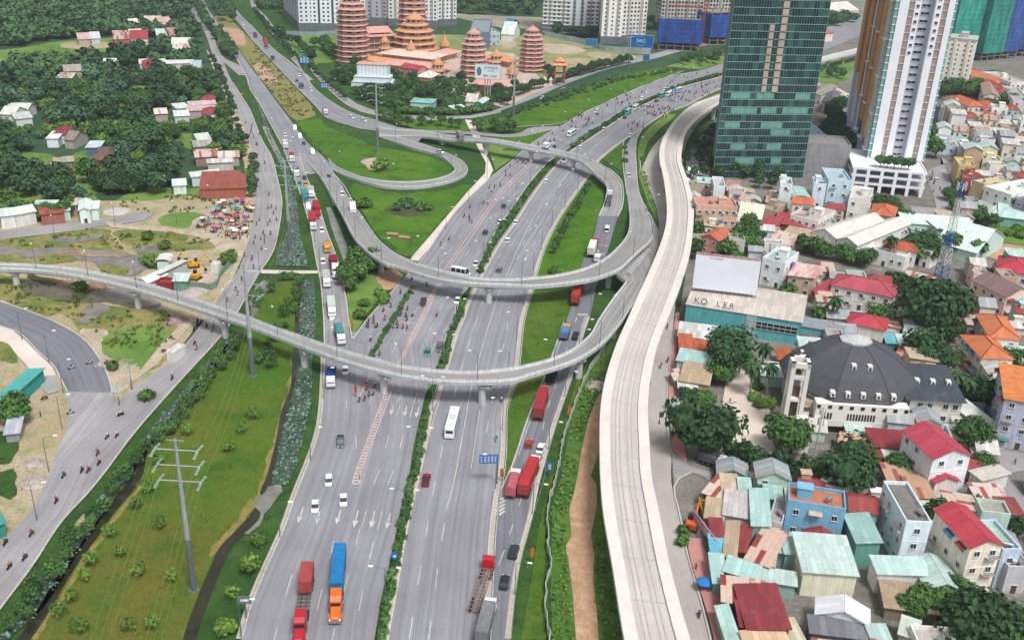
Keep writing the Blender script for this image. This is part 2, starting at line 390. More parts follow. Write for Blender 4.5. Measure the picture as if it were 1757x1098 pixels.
sheet('marsh_bank','01 0,715 200,690 340,705 360,715 200,720 0,745',.05,ROUGH,sm=3)
sheet('mud_bank','01 380,640 520,625 640,650 830,650 850,670 700,675 560,665 400,660',.055,grass('red_mud','#96806c','#84705c','#a8947f',.3,1.2),sm=3)
sheet('reed_patch','01 180,790 300,815 420,835 560,870 640,900 560,905 420,870 280,850',.055,grass('dark_reeds','#4a4a34','#5c5438','#39402a',.4,1.5),sm=3)
sheet('sand_patch','02 540,110 640,90 720,110 690,180 740,210 700,260 640,250 600,180',.03,SAND,sm=3)
sheet('worksite_ground','01 1110,740 1250,700 1420,740 1450,820 1380,860 1100,850 1060,800',.05,SAND,sm=2)
sheet('market_ground','01 1250,480 1400,360 1560,290 1690,300 1700,480 1640,640 1500,640 1380,560',.035,SAND,sm=2)
sheet('dirt_shoulder','01 1330,1090 1440,960 1540,800 1590,640 1610,500 1650,300 1640,60 00 1600,960 1530,780 1500,620 1440,500 1380,330 1320,240 1380,330 1420,380 1560,640 1650,850 01 1720,0 1710,280 1670,520 1630,660 1560,820 1470,960 1370,1093',.035,SAND)
sheet('dirt_shoulder','02 1350,0 1180,180 1060,330 960,400 820,520 760,530 715,380 800,400 930,390 1080,200 1280,0',.035,SAND)
sheet('green_patch','03 -200,20 -100,-60 0,-30 100,-50 110,80 60,140 -100,100 -300,160',.045,VERGE,sm=2)
sheet('green_patch','02 -200,800 0,790 120,850 80,990 0,1000 -200,990',.045,VERGE,sm=3)
sheet('green_patch','02 700,150 900,80 1100,100 1180,170 1060,280 1000,370 930,370 900,330 720,260',.03,MEADOW,sm=3)
sheet('green_patch','02 0,180 100,260 120,320 0,310 -100,290',.05,ROUGH,sm=3)
# --- roads of the west
ribbon('curved_road','01 -500,950 0,970 200,1040 02 380,60 560,170 680,320 730,430 755,530','02 -500,90 0,80 130,130 260,260 360,350 420,460 450,520',.055,ASPHD,40)
ribbon('curved_pavement','02 -400,70 0,78 130,145 250,260 345,350 375,410','02 -400,230 0,185 110,270 190,360 235,420',.06,CONC,30)
sheet('pavement_end','02 235,420 375,410 400,520 320,540 280,500',.065,paved('grey_paving','#9a9d96',0),sm=0)
ribbon('village_road','01 -400,500 0,495 300,460 600,430 700,425 850,390 960,370 1010,360','01 -400,570 0,550 300,520 600,480 740,465 850,470 960,430 1040,375',.055,ASPH2,40)
ribbon('village_road','01 700,430 900,465 1150,480 1350,520 1500,560','01 740,470 900,490 1150,510 1350,550 1460,600',.057,SAND,30)
sheet('junction','02 440,520 755,530 790,640 840,640 960,540 1300,200 1480,150 900,800 680,1093 03 480,120 240,200 02 330,1093 380,930 440,800 460,700',.056,ASPH2)
ribbon('service_road','g -500,1330 03 -300,800 0,470 240,190 02 400,960 700,680 900,490 1100,350 1350,70 01 1350,1080 1480,920 1590,780 1640,640 1680,500 1710,250 11 -10,0 00 1690,1000 1650,880 1560,700 1500,560 1440,430 1400,300 1360,200 1290,100 1240,0 g 306,-40 295,-90',
       'g -300,1450 03 -300,1290 0,895 225,595 410,310 560,150 02 680,1093 900,800 1150,510 1300,350 1480,150 01 1600,1030 11 0,880 60,780 150,640 190,480 210,300 180,150 140,0 10 80,950 0,750 00 1650,700 1560,560 1510,450 1480,370 1430,250 1340,130 1290,0 g 320,-40 308,-90',.06,ASPH2,150)
# --- canal strip
FP='03 -200,1500 200,1093 330,900 480,640 640,420 760,250 940,20 02 1000,900 1130,800 1250,640 1400,430 1530,250 1640,130 01 1700,1060 11 20,1050 80,920 150,840 300,830 320,850 330,1093 12 300,0 295,130 280,330 270,490 210,650 170,860 110,1093 13 105,30 60,150 0,270 03 1720,200 1600,350 1480,470 1400,640 1320,830 1230,1093 1100,1500'
sheet('pylon_field',FP,.05,FIELD)
OLIVE=grass('olive_field_grass','#56642a','#6b662c','#486224',.14,1.5);BARE=grass('bare_field_edge','#857a42','#8c7d4e','#66702f',.3,1.8)
sheet('worn_field','03 380,900 480,760 640,520 800,420 900,300 1100,330 1240,260 1400,330 1440,480 1370,660 1290,850 1200,1093 1100,1400 100,1400 200,1120',.0505,OLIVE,sm=3)
sheet('bare_field_strip','12 285,250 300,260 290,480 235,640 190,860 130,1093 13 120,40 80,150 20,280 03 1740,190 1600,340 1500,440 1440,540 1420,520 1460,420 1580,290 1700,140 13 0,200 50,110 12 95,1040 150,850 190,700 250,500',.051,BARE,sm=2,k=.7)
sheet('bare_field_strip','03 215,1090 345,895 495,640 655,425 780,255 945,60 960,70 800,270 680,440 520,660 370,910 240,1100',.051,BARE,sm=2,k=.5)
DARKW=waterm('dark_channel_water','#2c2c1e',.2)
a=GP('g -80,1250 03 200,1093 330,900 480,640 640,420 760,250 940,20 02 1000,900 1130,800 1250,640 1400,430 1530,250 1640,130')
a=resample(smooth(a,6),60);structure(ribbon_mb(offset(a,-2.2),offset(a,.2),.29).build('ditch',DARKW))
a=GP('g 280,1250 03 1230,1093 1320,830 1400,640 1480,470 1600,350 1720,200 1757,100 13 60,120 100,30 12 110,1093 170,860 210,650 270,490 280,330 300,130 300,0 11 310,1050 330,860')
a=resample(smooth(a,6),70);structure(ribbon_mb(offset(a,-.1),offset(a,2.2),.29).build('ditch',DARKW))
sheet('canal_pool','13 195,60 180,150 100,250 50,340 0,400 03 1730,390 1640,405 1700,330 1757,240 13 20,200 90,110 130,60',.057,waterm('grey_pool_water','#77776f',.12),sm=2)
sheet('canal_pool','03 470,400 560,270 600,260 590,380 540,430',.057,waterm('brown_pool_water','#8a7f68',.12),sm=2)
sheet('canal_pool','11 -10,1093 20,930 80,840 150,825 120,880 60,980 20,1093',.057,waterm('mud_water','#76716b',.2),sm=2)
CANW=waterm('lotus_canal_water','#3a4a3c',.1)
CL='13 140,60 12 150,1093 180,940 240,700 285,520 320,330 325,200 330,0 11 330,1093 340,950 350,830'
CR='13 240,60 12 270,1093 330,930 390,660 410,480 412,300 435,150 435,0 11 440,1093 432,950 425,825'
ribbon('lotus_canal',CL,CR,.06,CANW,50)
CL2='03 -250,1330 0,1060 170,900 300,720 430,500 560,300 700,110 800,0 02 800,1050 950,860 1100,660 1230,520 1350,370 1460,260 1560,140'
CR2='03 -120,1400 60,1093 250,930 380,760 510,540 640,340 790,140 880,0 02 890,1050 1020,880 1190,680 1310,560 1420,410 1530,290 1630,160'
ribbon('lotus_canal',CL2,CR2,.052,CANW,50)
CL3='11 165,730 190,600 240,520 250,420 245,280 215,120 170,0 10 95,850 60,740 20,640 00 1650,560'
CR3='11 385,740 370,650 330,520 320,400 300,260 265,120 215,0 10 160,990 120,860 90,780 00 1670,560'
ribbon('lotus_canal',CL3,CR3,.052,CANW,50)
ribbon('canal_crossing_path','11 70,760 250,765 450,765','11 70,785 250,788 450,785',.075,CONC,6)
ribbon('ditch','11 505,338 550,500 625,700','11 535,338 610,500 675,695',.03,waterm('grey_pool_water','#77776f',.12),10)
ribbon('ditch','10 75,850 150,1010 200,1093','10 110,850 190,1010 230,1093',.053,waterm('grey_pool_water','#77776f',.12),8)
# --- main carriageways
ribbon('west_carriageway','g 330,-90 340,-40 00 1320,0 1430,190 1590,410 1650,520 1679,610 10 60,700 140,850 200,960 245,1085 11 290,130',
       'g 338,-90 350,-40 00 1365,0 1480,190 1600,340 1680,455 1757,555 10 140,640 260,800 380,960 470,1040 530,1075 11 545,105',.06,ASPH,80)
ribbon('crossover_road','00 1440,370 1480,410 1520,440 1600,510','00 1480,370 1520,405 1600,440 1660,510',.058,ASPH2,10)
ribbon('queue_lane','11 245,0 290,130 350,300 400,480 440,700 470,850 490,1093 12 495,250','11 330,0 370,130 440,280 510,500 590,720 640,960 655,1093 12 665,195',.064,ASPH2,70)
ML='20 1700,330 1500,425 1330,480 1130,515 900,605 600,740 400,850 200,970 60,1093 11 1757,30 1600,150 1400,340 1290,480 1190,630 1140,700 1010,840 900,960 780,1093 12 682,175'
MR='20 1700,400 1500,490 1200,575 1050,645 900,705 750,785 560,925 440,1005 21 310,45 180,190 60,370 0,440 11 1600,585 1520,795 1380,980 1370,1093 12 1370,0 1310,150 1295,200'
NL='20 1700,425 1500,510 1200,595 1050,665 930,725 800,800 610,930 500,1000 21 375,60 230,240 100,440 0,580 11 1660,575 1560,790 1460,1000 1430,1093 12 1440,0 1390,130 1320,370 1260,560 1220,640 1180,880 1130,1093 13 1130,0 1050,350 980,760 920,1093 g 655,1180 640,1250'
NR='20 1700,530 1490,590 1350,650 1240,710 1130,750 1050,790 960,850 20 820,940 650,1075 21 590,110 480,260 360,440 280,600 215,800 190,900 130,1093 12 1757,450 1690,620 1680,900 1660,1093 13 1640,95 1610,300 1590,560 1560,1093 g 825,1180 815,1250'
ribbon('main_carriageway',ML,MR,.06,ASPH,120)
ribbon('main_carriageway','12 500,195 490,450 475,680 440,850 350,1093 13 300,130 230,340 160,500 70,700 0,880 -60,1093 g 395,1180 375,1250',
       '12 1300,195 1240,370 1190,480 1140,670 1090,900 1060,1093 13 1050,0 1000,250 950,500 880,800 830,1093 g 630,1180 615,1250',.06,ASPH,60)
ribbon('main_carriageway',NL,NR,.06,ASPH,140)
sheet('main_carriageway','20 1700,330 1700,540 2600,160 2600,60',.059,ASPH)
sheet('road_junction_surface','12 640,120 1330,120 1300,260 490,260 500,180',.05,ASPH)
ribbon('truck_lane','21 650,395 600,590 540,720 500,900 440,1093 22 420,60 350,260 290,430 180,700 80,1000 23 0,90 -60,100 13 1610,300 1560,1093 g 825,1180 815,1250',
       '21 780,405 700,680 640,860 590,1093 22 590,20 530,200 480,400 380,700 290,1000 260,1093 23 285,0 200,300 130,560 90,800 60,1093 g 870,1180 868,1250',.062,ASPHD,80)
ribbon('right_ramp_road','20 870,925 830,1000 825,1093 21 815,0 840,250 855,350','20 960,850 910,930 900,1030 903,1093 21 905,0 920,230 965,345',.064,ASPH2,30)
ribbon('viaduct_service_road','20 1480,590 1280,700 1170,830 1020,980 960,1093 21 930,30 940,100 1000,230 1045,350 1055,500 1000,700 900,950 22 830,100 700,400 690,700 900,1000 23 700,200 850,700 960,1093 g 1120,1250',
       '20 1480,690 1330,820 1260,920 1230,1000 1220,1093 21 1260,300 1290,500 1240,760 1180,900 1160,1050 22 1170,0 1130,350 1110,600 1140,930 23 1140,50 1200,280 1240,500 1320,780 1400,1093 g 1245,1250',.03,paved('service_road_asphalt','#a8a29d',.08,.10),90)
ribbon('side_street','22 1140,930 1250,1010 1420,1060','23 1160,50 1270,-20 1400,30',.05,ASPH2,10)
ribbon('tower_street','20 1560,560 1440,800 1300,960 1230,1060','20 1620,640 1470,830 1340,980 1250,1093',.05,ASPHD,14)
ribbon('temple_road','g 395,-90 430,-40 470,-5 00 1757,-140 10 0,30 60,110 160,250 280,350 420,455 540,560 640,650 740,715 850,750 1000,775 1250,785 1400,790 1757,730 20 0,730 200,640 450,530 700,440 950,380 1200,320 1500,250 g 1400,20',
       'g 405,-90 440,-40 480,-5 10 40,30 110,120 240,290 350,400 420,500 560,640 680,730 780,765 1000,800 1250,810 1400,810 1757,760 20 0,760 200,680 450,570 700,480 950,420 1200,350 1500,280 g 1400,30',.055,ASPH2,110)
ribbon('north_carriageway','g 350,-90 375,-40 10 -170,0 -120,40 -60,110 0,170 150,330 290,440 350,490 430,600 560,700 700,770 850,815 1000,860','g 344,-90 368,-40 10 -210,0 -170,60 -80,160 0,260 160,430 300,580 440,720 520,800 640,840 840,895 1000,905',.06,ASPH,90)
ribbon('slip_road','10 850,835 1100,870 1440,885 1757,905 20 50,870 200,860 395,848','10 860,870 1100,885 1440,905 1757,925 20 50,890 300,885 420,855',.062,ASPH2,30)
ribbon('slip_road','10 270,400 330,470 330,560','10 300,370 345,470 420,540',.058,ASPH2,8)
# --- lawns inside the interchange
sheet('lawn','10 315,822 440,792 500,850 700,925 850,985 1000,1015 1200,1050 1310,1093 11 1250,-30 1340,30 1360,80 1330,115 1250,150 1100,168 900,160 750,135 650,100 560,50 500,-10 10 430,985 360,885',.03,LAWN,sm=4)
sheet('lawn','11 680,185 800,205 900,235 1100,240 1300,225 1480,190 1440,250 1300,400 1200,520 1110,630 1060,672 960,610 870,540 790,440 720,320',.03,LAWN,sm=4)
sheet('lawn_bed','11 905,355 950,320 1050,308 1150,325 1190,355 1150,385 1050,402 950,385',.045,grass('planted_bed','#4a5236','#5b5640','#3d4a2c',.5,2),sm=4)
sheet('lawn_bed','11 740,30 860,10 930,60 900,95 800,85',.045,SAND,sm=4)
sheet('footpath','11 1065,690 1125,700 1240,560 1360,410 1480,270 1600,140 1625,90 1590,0 10 1600,1093 1560,1000 1530,900 1490,810 1435,805 1480,900 1530,1010 1575,1093 11 1575,60 1570,110 1440,250 1330,380 1210,520',.04,CONC)
sheet('lawn','21 600,105 640,110 690,190 695,280 650,390 600,560 540,740 500,800 215,800 280,600 360,440 480,260',.04,LAWN,sm=0)
sheet('lawn','21 495,900 440,1093 22 420,60 350,260 290,430 180,700 80,1000 23 0,90 -50,90 13 1645,85 1650,60 12 1668,1093 1688,900 1700,620 1757,470 21 135,1093 200,900',.04,LAWN2)
sheet('lawn','20 0,805 280,700 560,590 800,510 1060,455 1220,478 1130,512 900,600 600,735 400,830 200,850 0,860 10 1757,770 1620,860 1510,880 1480,810 1757,780',.035,LAWN,sm=0)
sheet('lawn','10 980,800 1300,810 1440,815 1470,880 1300,880 1100,865 960,835',.035,LAWN,sm=0)
sheet('lawn','20 1170,745 1300,660 1490,585 1490,620 1300,690 1230,750',.045,LAWN2)
sheet('lawn','20 920,1093 915,1000 940,920 1010,840 1110,765 1180,770 1060,870 980,960 950,1050 21 925,0 940,100 1000,230 1040,350 1045,430 990,330 920,130',.045,MEADOW)
sheet('lawn','20 820,942 825,1000 815,1093 21 805,100 700,30 640,0 20 650,1075',.045,LAWN2)
sheet('lawn','20 60,900 380,855 300,920 200,965 0,960 0,920',.045,LAWN)
sheet('lawn','10 1560,960 1757,985 20 0,1010 130,1020 60,1080 20,1093 11 1757,10 1640,90 1610,0',.035,MEADOW)
sheet('dry_median','10 0,270 160,440 300,590 400,700 440,780 310,815 260,780 140,625 0,440 -100,300 -250,120 -180,80',.02,grass('dry_median_grass','#7a7a48','#8d8158','#6b7640',.3,1.5))
sheet('red_soil','10 20,430 90,430 150,490 185,550 140,570 80,540 40,480',.03,grass('red_soil','#b39480','#a88674','#c0a890',.3,1.5),sm=3)
sheet('red_soil','00 1490,190 1600,200 1640,260 1640,310 1570,300 1530,250',.03,grass('red_soil','#b39480','#a88674','#c0a890',.3,1.5),sm=3)
sheet('field_by_entrance','11 680,780 960,760 1010,800 900,900 780,1050 12 760,30 680,165 640,0 11 640,930',.02,MEADOW)
sheet('bare_soil','11 850,780 980,760 1020,810 930,900 860,850',.03,TRACK,sm=2)
sheet('right_verge','22 700,0 600,200 480,520 400,820 340,1093 23 330,0 250,350 200,700 130,1093 300,1093 290,700 300,300 365,0 22 400,900 500,600 600,360 720,200',.03,LAWN2)
sheet('weed_strip','22 760,100 690,230 560,430 480,640 400,1093 23 340,200 330,800 350,1250 820,1250 760,700 690,250 665,0 22 665,700 720,350 840,100',.025,grass('weedy_scrub','#4a6a2e','#5e7a38','#3c5a28',.3,1.2))
sheet('dirt_track','22 690,500 640,560 580,720 540,900 510,1093 23 490,100 455,220 470,400 430,470 455,600 480,800 500,1093 510,1250 670,1250 650,1093 640,900 615,700 625,520 600,400 640,200 640,60 600,0 22 630,1000 665,880 670,640',.035,TRACK,sm=0)
# --- north: temple land, pasture
sheet('pasture','20 -900,230 0,240 280,240 600,310 900,350 1060,370 800,430 450,480 400,520 0,560 -400,420',.01,PASTURE)
sheet('pasture','20 0,110 300,120 300,200 0,190 -300,120 -350,90',.012,grass('bare_building_land','#a3998c','#8f8a7c','#7a8468',.1,1))
sheet('bare_patch','20 260,300 420,300 560,335 520,362 380,365 300,350',.0125,SAND,sm=3)
sheet('bare_patch','20 580,355 660,350 740,372 700,398 600,385',.0125,DIRTG,sm=3)
sheet('bare_patch','20 0,270 60,270 110,300 60,320 0,312',.0125,SAND,sm=3)
sheet('bare_patch','20 420,400 560,395 620,425 500,440',.0125,DIRTG,sm=3)
sheet('bare_patch','20 780,370 880,375 900,395 800,392',.0125,SAND,sm=3)
sheet('temple_yard','10 560,330 900,360 1400,340 1757,360 20 300,560 430,590 0,720 10 1757,740 1100,560 800,430 560,420',.02,paved('temple_paving','#b5a699',0,.15))
sheet('temple_lawn','10 180,260 420,230 580,240 580,420 420,430 300,360',.02,MEADOW)
sheet('temple_lawn','20 1100,450 1300,390 1500,350 1500,420 1330,470 1230,460',.02,MEADOW)
# --- city ground on the east
sheet('city_ground','g 1225,260 1190,380 1175,480 1150,640 1150,760 1160,900 1210,1098 1240,1300 2600,1300 2600,60 1500,20 1400,70 1260,140',.01,URBAN)
ribbon('brick_pavement','22 1170,0 1135,350 1115,650 1140,660','22 1195,0 1170,350 1185,650 1190,660',.15,paved('red_paving','#b5807c',0,.15),12)
ribbon('brick_pavement','22 1140,790 1145,930 1240,1000','22 1190,780 1225,900 1240,985',.15,paved('red_paving','#b5807c',0,.15),8)
ribbon('brick_pavement','23 1240,430 1270,600 1330,780 1420,1093 g 1240,1200','23 1330,430 1400,600 1480,780 1520,1093 g 1280,1200',.15,paved('red_paving','#b5807c',0,.15),10)
sheet('church_yard','22 1520,360 1620,370 1660,430 1700,520 1757,560 32 50,600 60,830 100,930 0,960 22 1660,920 1560,870 1480,600',.06,paved('cream_paving','#cdbfb2',0,.12))
ribbon('city_street','30 1250,1093 31 1110,100 1160,300 1180,420','31 1200,0 1290,250 1300,370 1320,420',.05,ASPH2,14)
ribbon('city_street','31 1000,330 1200,350 1757,420','31 1000,420 1300,400 1757,470',.045,ASPH2,10)
ribbon('city_street','32 1420,860 1560,900 1757,930','32 1560,1093 1700,1060 1757,1050',.05,ASPH2,8)
ribbon('city_street','32 1500,860 33 1540,60 1757,300','32 1620,860 33 1640,0 1757,130',.045,ASPH2,8)
sheet('garden_ground','31 1530,470 1757,460 1757,600 1560,560',.04,MEADOW)
sheet('dirt_yard','31 1440,560 1757,600 1757,660 1600,700 1450,650',.045,TRACK)
sheet('car_park','21 1230,0 1420,0 1400,160 1250,180',.04,paved('car_park_asphalt','#96938f',0,.1))
sheet('far_fields','g 1400,-90 1380,60 1500,60 1760,60 2600,30 2600,-90',.012,grass('far_city_ground','#6b7a68','#7f8274','#8f8c80',.03,.5))
sheet('park_lawn','30 350,440 470,420 600,400 600,470 560,545 430,560 360,520',.03,MEADOW,sm=2)
sheet('park_lawn','30 430,100 650,100 650,170 520,200 430,180',.03,SCRUB,sm=2)
# ================================================================== KERBS
KM=MB()
for s in (MR,NL,NR,'13 -60,1093 0,880 70,700 160,500 230,340 300,130 12 350,1093 440,850 475,680 490,450 495,250 11 490,1093 470,850 440,700 400,480 350,300 290,130 245,0 10 200,960 140,850 60,700 00 1679,610 1650,520 1590,410',
          ML.replace('20 1700,330','20'),'11 330,0 370,130 440,280 510,500 590,720 640,960 655,1093 12 665,195 682,175',
          '22 420,60 350,260 290,430 180,700 80,1000 23 0,90','22 590,20 530,200 480,400 380,700 290,1000 260,1093 23 285,0 200,300 130,560 90,800 60,1093',
          '22 1170,0 1130,350 1110,600 1140,930 1240,1000','23 1270,-20 1160,50 1200,280 1240,500 1320,780 1400,1093 g 1245,1250',
          '20 960,850 910,930 900,1030 903,1093 21 905,0 920,230 965,345','20 820,940 815,1093 21 815,0 840,250',
          '03 -300,1290 0,895 225,595 410,310 560,150 02 680,1093 900,800 1150,510 1300,350 1480,150 01 1600,1030 11 0,880 60,780 150,640 190,480 210,300 180,150 140,0 10 80,950 0,750 00 1650,700 1560,560',
          '20 0,860 200,850 400,830 600,738 900,602 1130,513 1220,480','20 930,100 950,160','21 930,30 940,100 1000,230 1045,350 1055,430',
          '02 0,80 130,130 260,260 360,350 420,460 450,520','01 0,970 200,1040 02 380,60 560,170 680,320 730,430 755,530','11 540,100 620,190 700,330',
          '01 -400,570 0,550 300,520 600,480','10 0,170 150,330 290,440 350,490 430,600 560,700 700,770 850,815','10 0,260 160,430 300,580 440,720 520,800 640,840','10 420,500 560,640 680,730 780,765 1000,800'):
 P=curve(s,0,max(20,int(plen(GP(s))/5)));kerb_mb(P,.35,.2,KM,.3)
structure(KM.build('kerb',KERB))
# concrete gutter strips inside the kerbs of the big carriageways (lighter bands)
GM=MB()
for s,d in ((NL,.7),(NR,-.7),('13 -60,1093 0,880 70,700 160,500 230,340 300,130 12 350,1093 440,850 475,680 490,450 495,250',-.9),
             ('22 590,20 530,200 480,400 380,700 290,1000 260,1093 23 285,0 200,300 130,560 90,800 60,1093',.9)):
 P=curve(s,0,max(20,int(plen(GP(s))/5)))
 if d>0: ribbon_mb(offset(P,.2),offset(P,1.0),.395,GM)
 else: ribbon_mb(offset(P,-1.0),offset(P,-.2),.395,GM)
structure(GM.build('gutter_strip',mat('#b5aca2',.9,.12,.6)))
# ================================================================== PAINT
DM=MB();PM=MB();ZP=.42
def mk(s,on=6,off=9,w=.18,m=None,st=0.0,z=ZP):
 P=curve(s,0,40);dash_mb(m or DM,P,w,on,off,z,st)
# near left carriageway dashes
mk('12 1370,150 1250,430 1190,490 1130,600',6,9)
mk('13 140,1180 220,860 360,400',6,9);mk('13 360,1300 470,800 560,440 610,220',6,9)
mk('13 530,1180 570,1000 670,600 735,350',6,9);mk('13 640,1300 720,930 790,590 845,350',6,9)
mk('13 735,60 12 705,800 745,720',6,9);mk('13 825,60 12 860,1060 915,860 950,720',6,9);mk('13 920,60 12 965,1030 1010,870 1050,720',6,9)
mk('12 975,610 1045,480 1115,320 1180,150 1260,0 11 1290,970 1330,880',6,9);mk('12 1090,610 1130,490 1195,310 1255,160 11 1360,1093 1400,960 1440,860',6,9)
mk('12 790,610 960,240 1060,60',6,9)
# beyond the near flyover
mk('11 1370,770 1510,560 1757,200 21 0,170 120,0',6,9);mk('11 1450,770 1560,590 1700,370 21 0,330 200,70',6,9);mk('11 1200,720 1360,520 1500,360 1700,120',6,9);mk('11 1260,740 1380,570 1560,350 1757,110',6,9)
mk('20 300,990 440,880 700,760 1000,620',6,9);mk('20 200,1040 420,850 700,710 1000,580 1300,500',6,9)
# right carriageway
mk('13 1050,1180 1100,860 1165,460 1215,160 12 1265,990 1360,570 1450,240 1500,100 11 1540,1020 1580,920',6,9,st=3)
mk('13 1180,1180 1225,850 1275,460 1325,190',6,9,st=2)
mk('12 1580,800 1615,600 1680,260 1715,130 11 1720,1000',6,9)
mk('12 1535,640 1470,1090',6,0,.15)
mk('11 1600,790 1700,600 21 0,530 100,380 300,80',6,9);mk('21 60,800 190,500 330,300 480,60',6,9);mk('21 160,700 300,440 400,260 520,70',6,9);mk('20 640,950 780,850 900,790 1200,650',6,9);mk('20 760,880 620,1000 540,1093',6,9)
mk('13 1310,230 12 1370,1093 1480,490 1545,250 1620,0 11 1640,1093 1675,880',6,0,.2);mk('21 30,810 190,460 355,220 515,40',6,0,.2);mk('20 600,1010 760,880',6,0,.2)
# truck lane dashes
mk('23 55,400 120,200 22 270,800 300,680 335,560 390,400 480,100 520,0 21 560,1000',4,7);mk('21 640,850 720,520',3,6)
mk('13 1660,600 1757,360',5,9)
# solid pale red and white lines (motorbike lane separation)
for s in ('13 680,60 12 710,1050 800,800 930,450','13 720,60 12 740,1060 840,800 970,450','12 1005,330 1180,0 11 1150,1080 1265,850','12 980,350 1150,0 11 1130,1060 1245,850',
          '11 1320,760 1480,540 1757,200 21 0,260 260,0','11 1300,755 1460,535 1740,190 21 0,235 240,0'): mk(s,6,0,.3,PM)
mk('13 910,1093 970,760 1040,380 1125,0 12 1140,1090 1200,800 1285,500',6,0,.3,PM)
mk('12 730,560 800,410',6,0,.3,PM);mk('12 640,580 660,640 740,600',6,0,.2)
# studs between the pair of lines
mk('13 700,60 12 725,1055 820,800 950,450',.5,.8,.8,DM);mk('12 992,340 1165,0 11 1140,1070 1255,850',.5,.8,.8,DM)
# bar crossings and stop lines
def bar(a,b,w,m=None,z=ZP):
 A,B=GP(a)[0],GP(b)[0];t=(B-A).normalized();n=Vector((-t.y,t.x,0))*w/2;(m or DM).face([tuple(p+Vector((0,0,z))) for p in (A-n,B-n,B+n,A+n)])
bar('12 1005,125','12 1095,135',.4);bar('12 1000,55','12 1120,65',.3);bar('12 510,75','12 650,80',.3);bar('12 780,100','12 850,105',.3)
bar('21 655,400','21 780,405',.4);bar('21 610,590','21 715,600',.5,PM);bar('21 870,355','21 960,360',.35)
for k in range(11): bar('01 %d,775' % (1625+k*12),'01 %d,765' % (1630+k*12),.5)
for k in range(7): bar('22 %d,12' % (515+k*9),'22 %d,2' % (520+k*9),.5)
# arrows
def arrow(s,L=7.0):
 P=GP(s);t=(P[1]-P[0]).normalized();n=Vector((-t.y,t.x,0));a=P[0];b=P[1];u=Vector((0,0,ZP))
 DM.face([tuple(q+u) for q in (a-n*.12,b-t*2.2-n*.18,b-t*2.2+n*.18,a+n*.12)]);DM.face([tuple(q+u) for q in (b-t*2.4-n*.65,b,b-t*2.4+n*.65)])
for s in ('13 355,210 318,320','13 465,240 440,330','13 605,230 572,330','13 722,232 692,348','13 832,238 805,355','13 937,250 910,362','12 958,610 938,680','12 1048,615 1028,690','12 1128,625 1106,698'): arrow(s)
for s in ('13 775,235 742,352','13 880,245 852,362','12 1003,610 978,688','12 1088,620 1065,700'):
 P=GP(s);dash_mb(DM,P,.18,(P[1]-P[0]).length*.99,50,ZP)
# chevron gore
for k in range(6):
 a=128+k*24
 bar('13 1625,%d' % a,'13 1662,%d' % (a+18),.5);bar('13 1662,%d' % (a+18),'13 1702,%d' % (a-10),.5)
mk('13 1640,95 1620,200 1600,370',6,0,.2)
# edge lines
for s,d in ((NL,1.3),(NR,-1.3)):
 P=offset(curve(s,0,120),d);dash_mb(DM,P,.16,6,0,ZP)
mk('22 560,20 505,200 455,400 355,700 265,1000 23 260,0 180,300 110,560 60,850',6,0,.16)
mk('22 440,80 370,260 310,430 200,700 100,1000',6,0,.16)
structure(DM.build('road_markings',WHITE));structure(PM.build('red_white_road_lines',PINK))
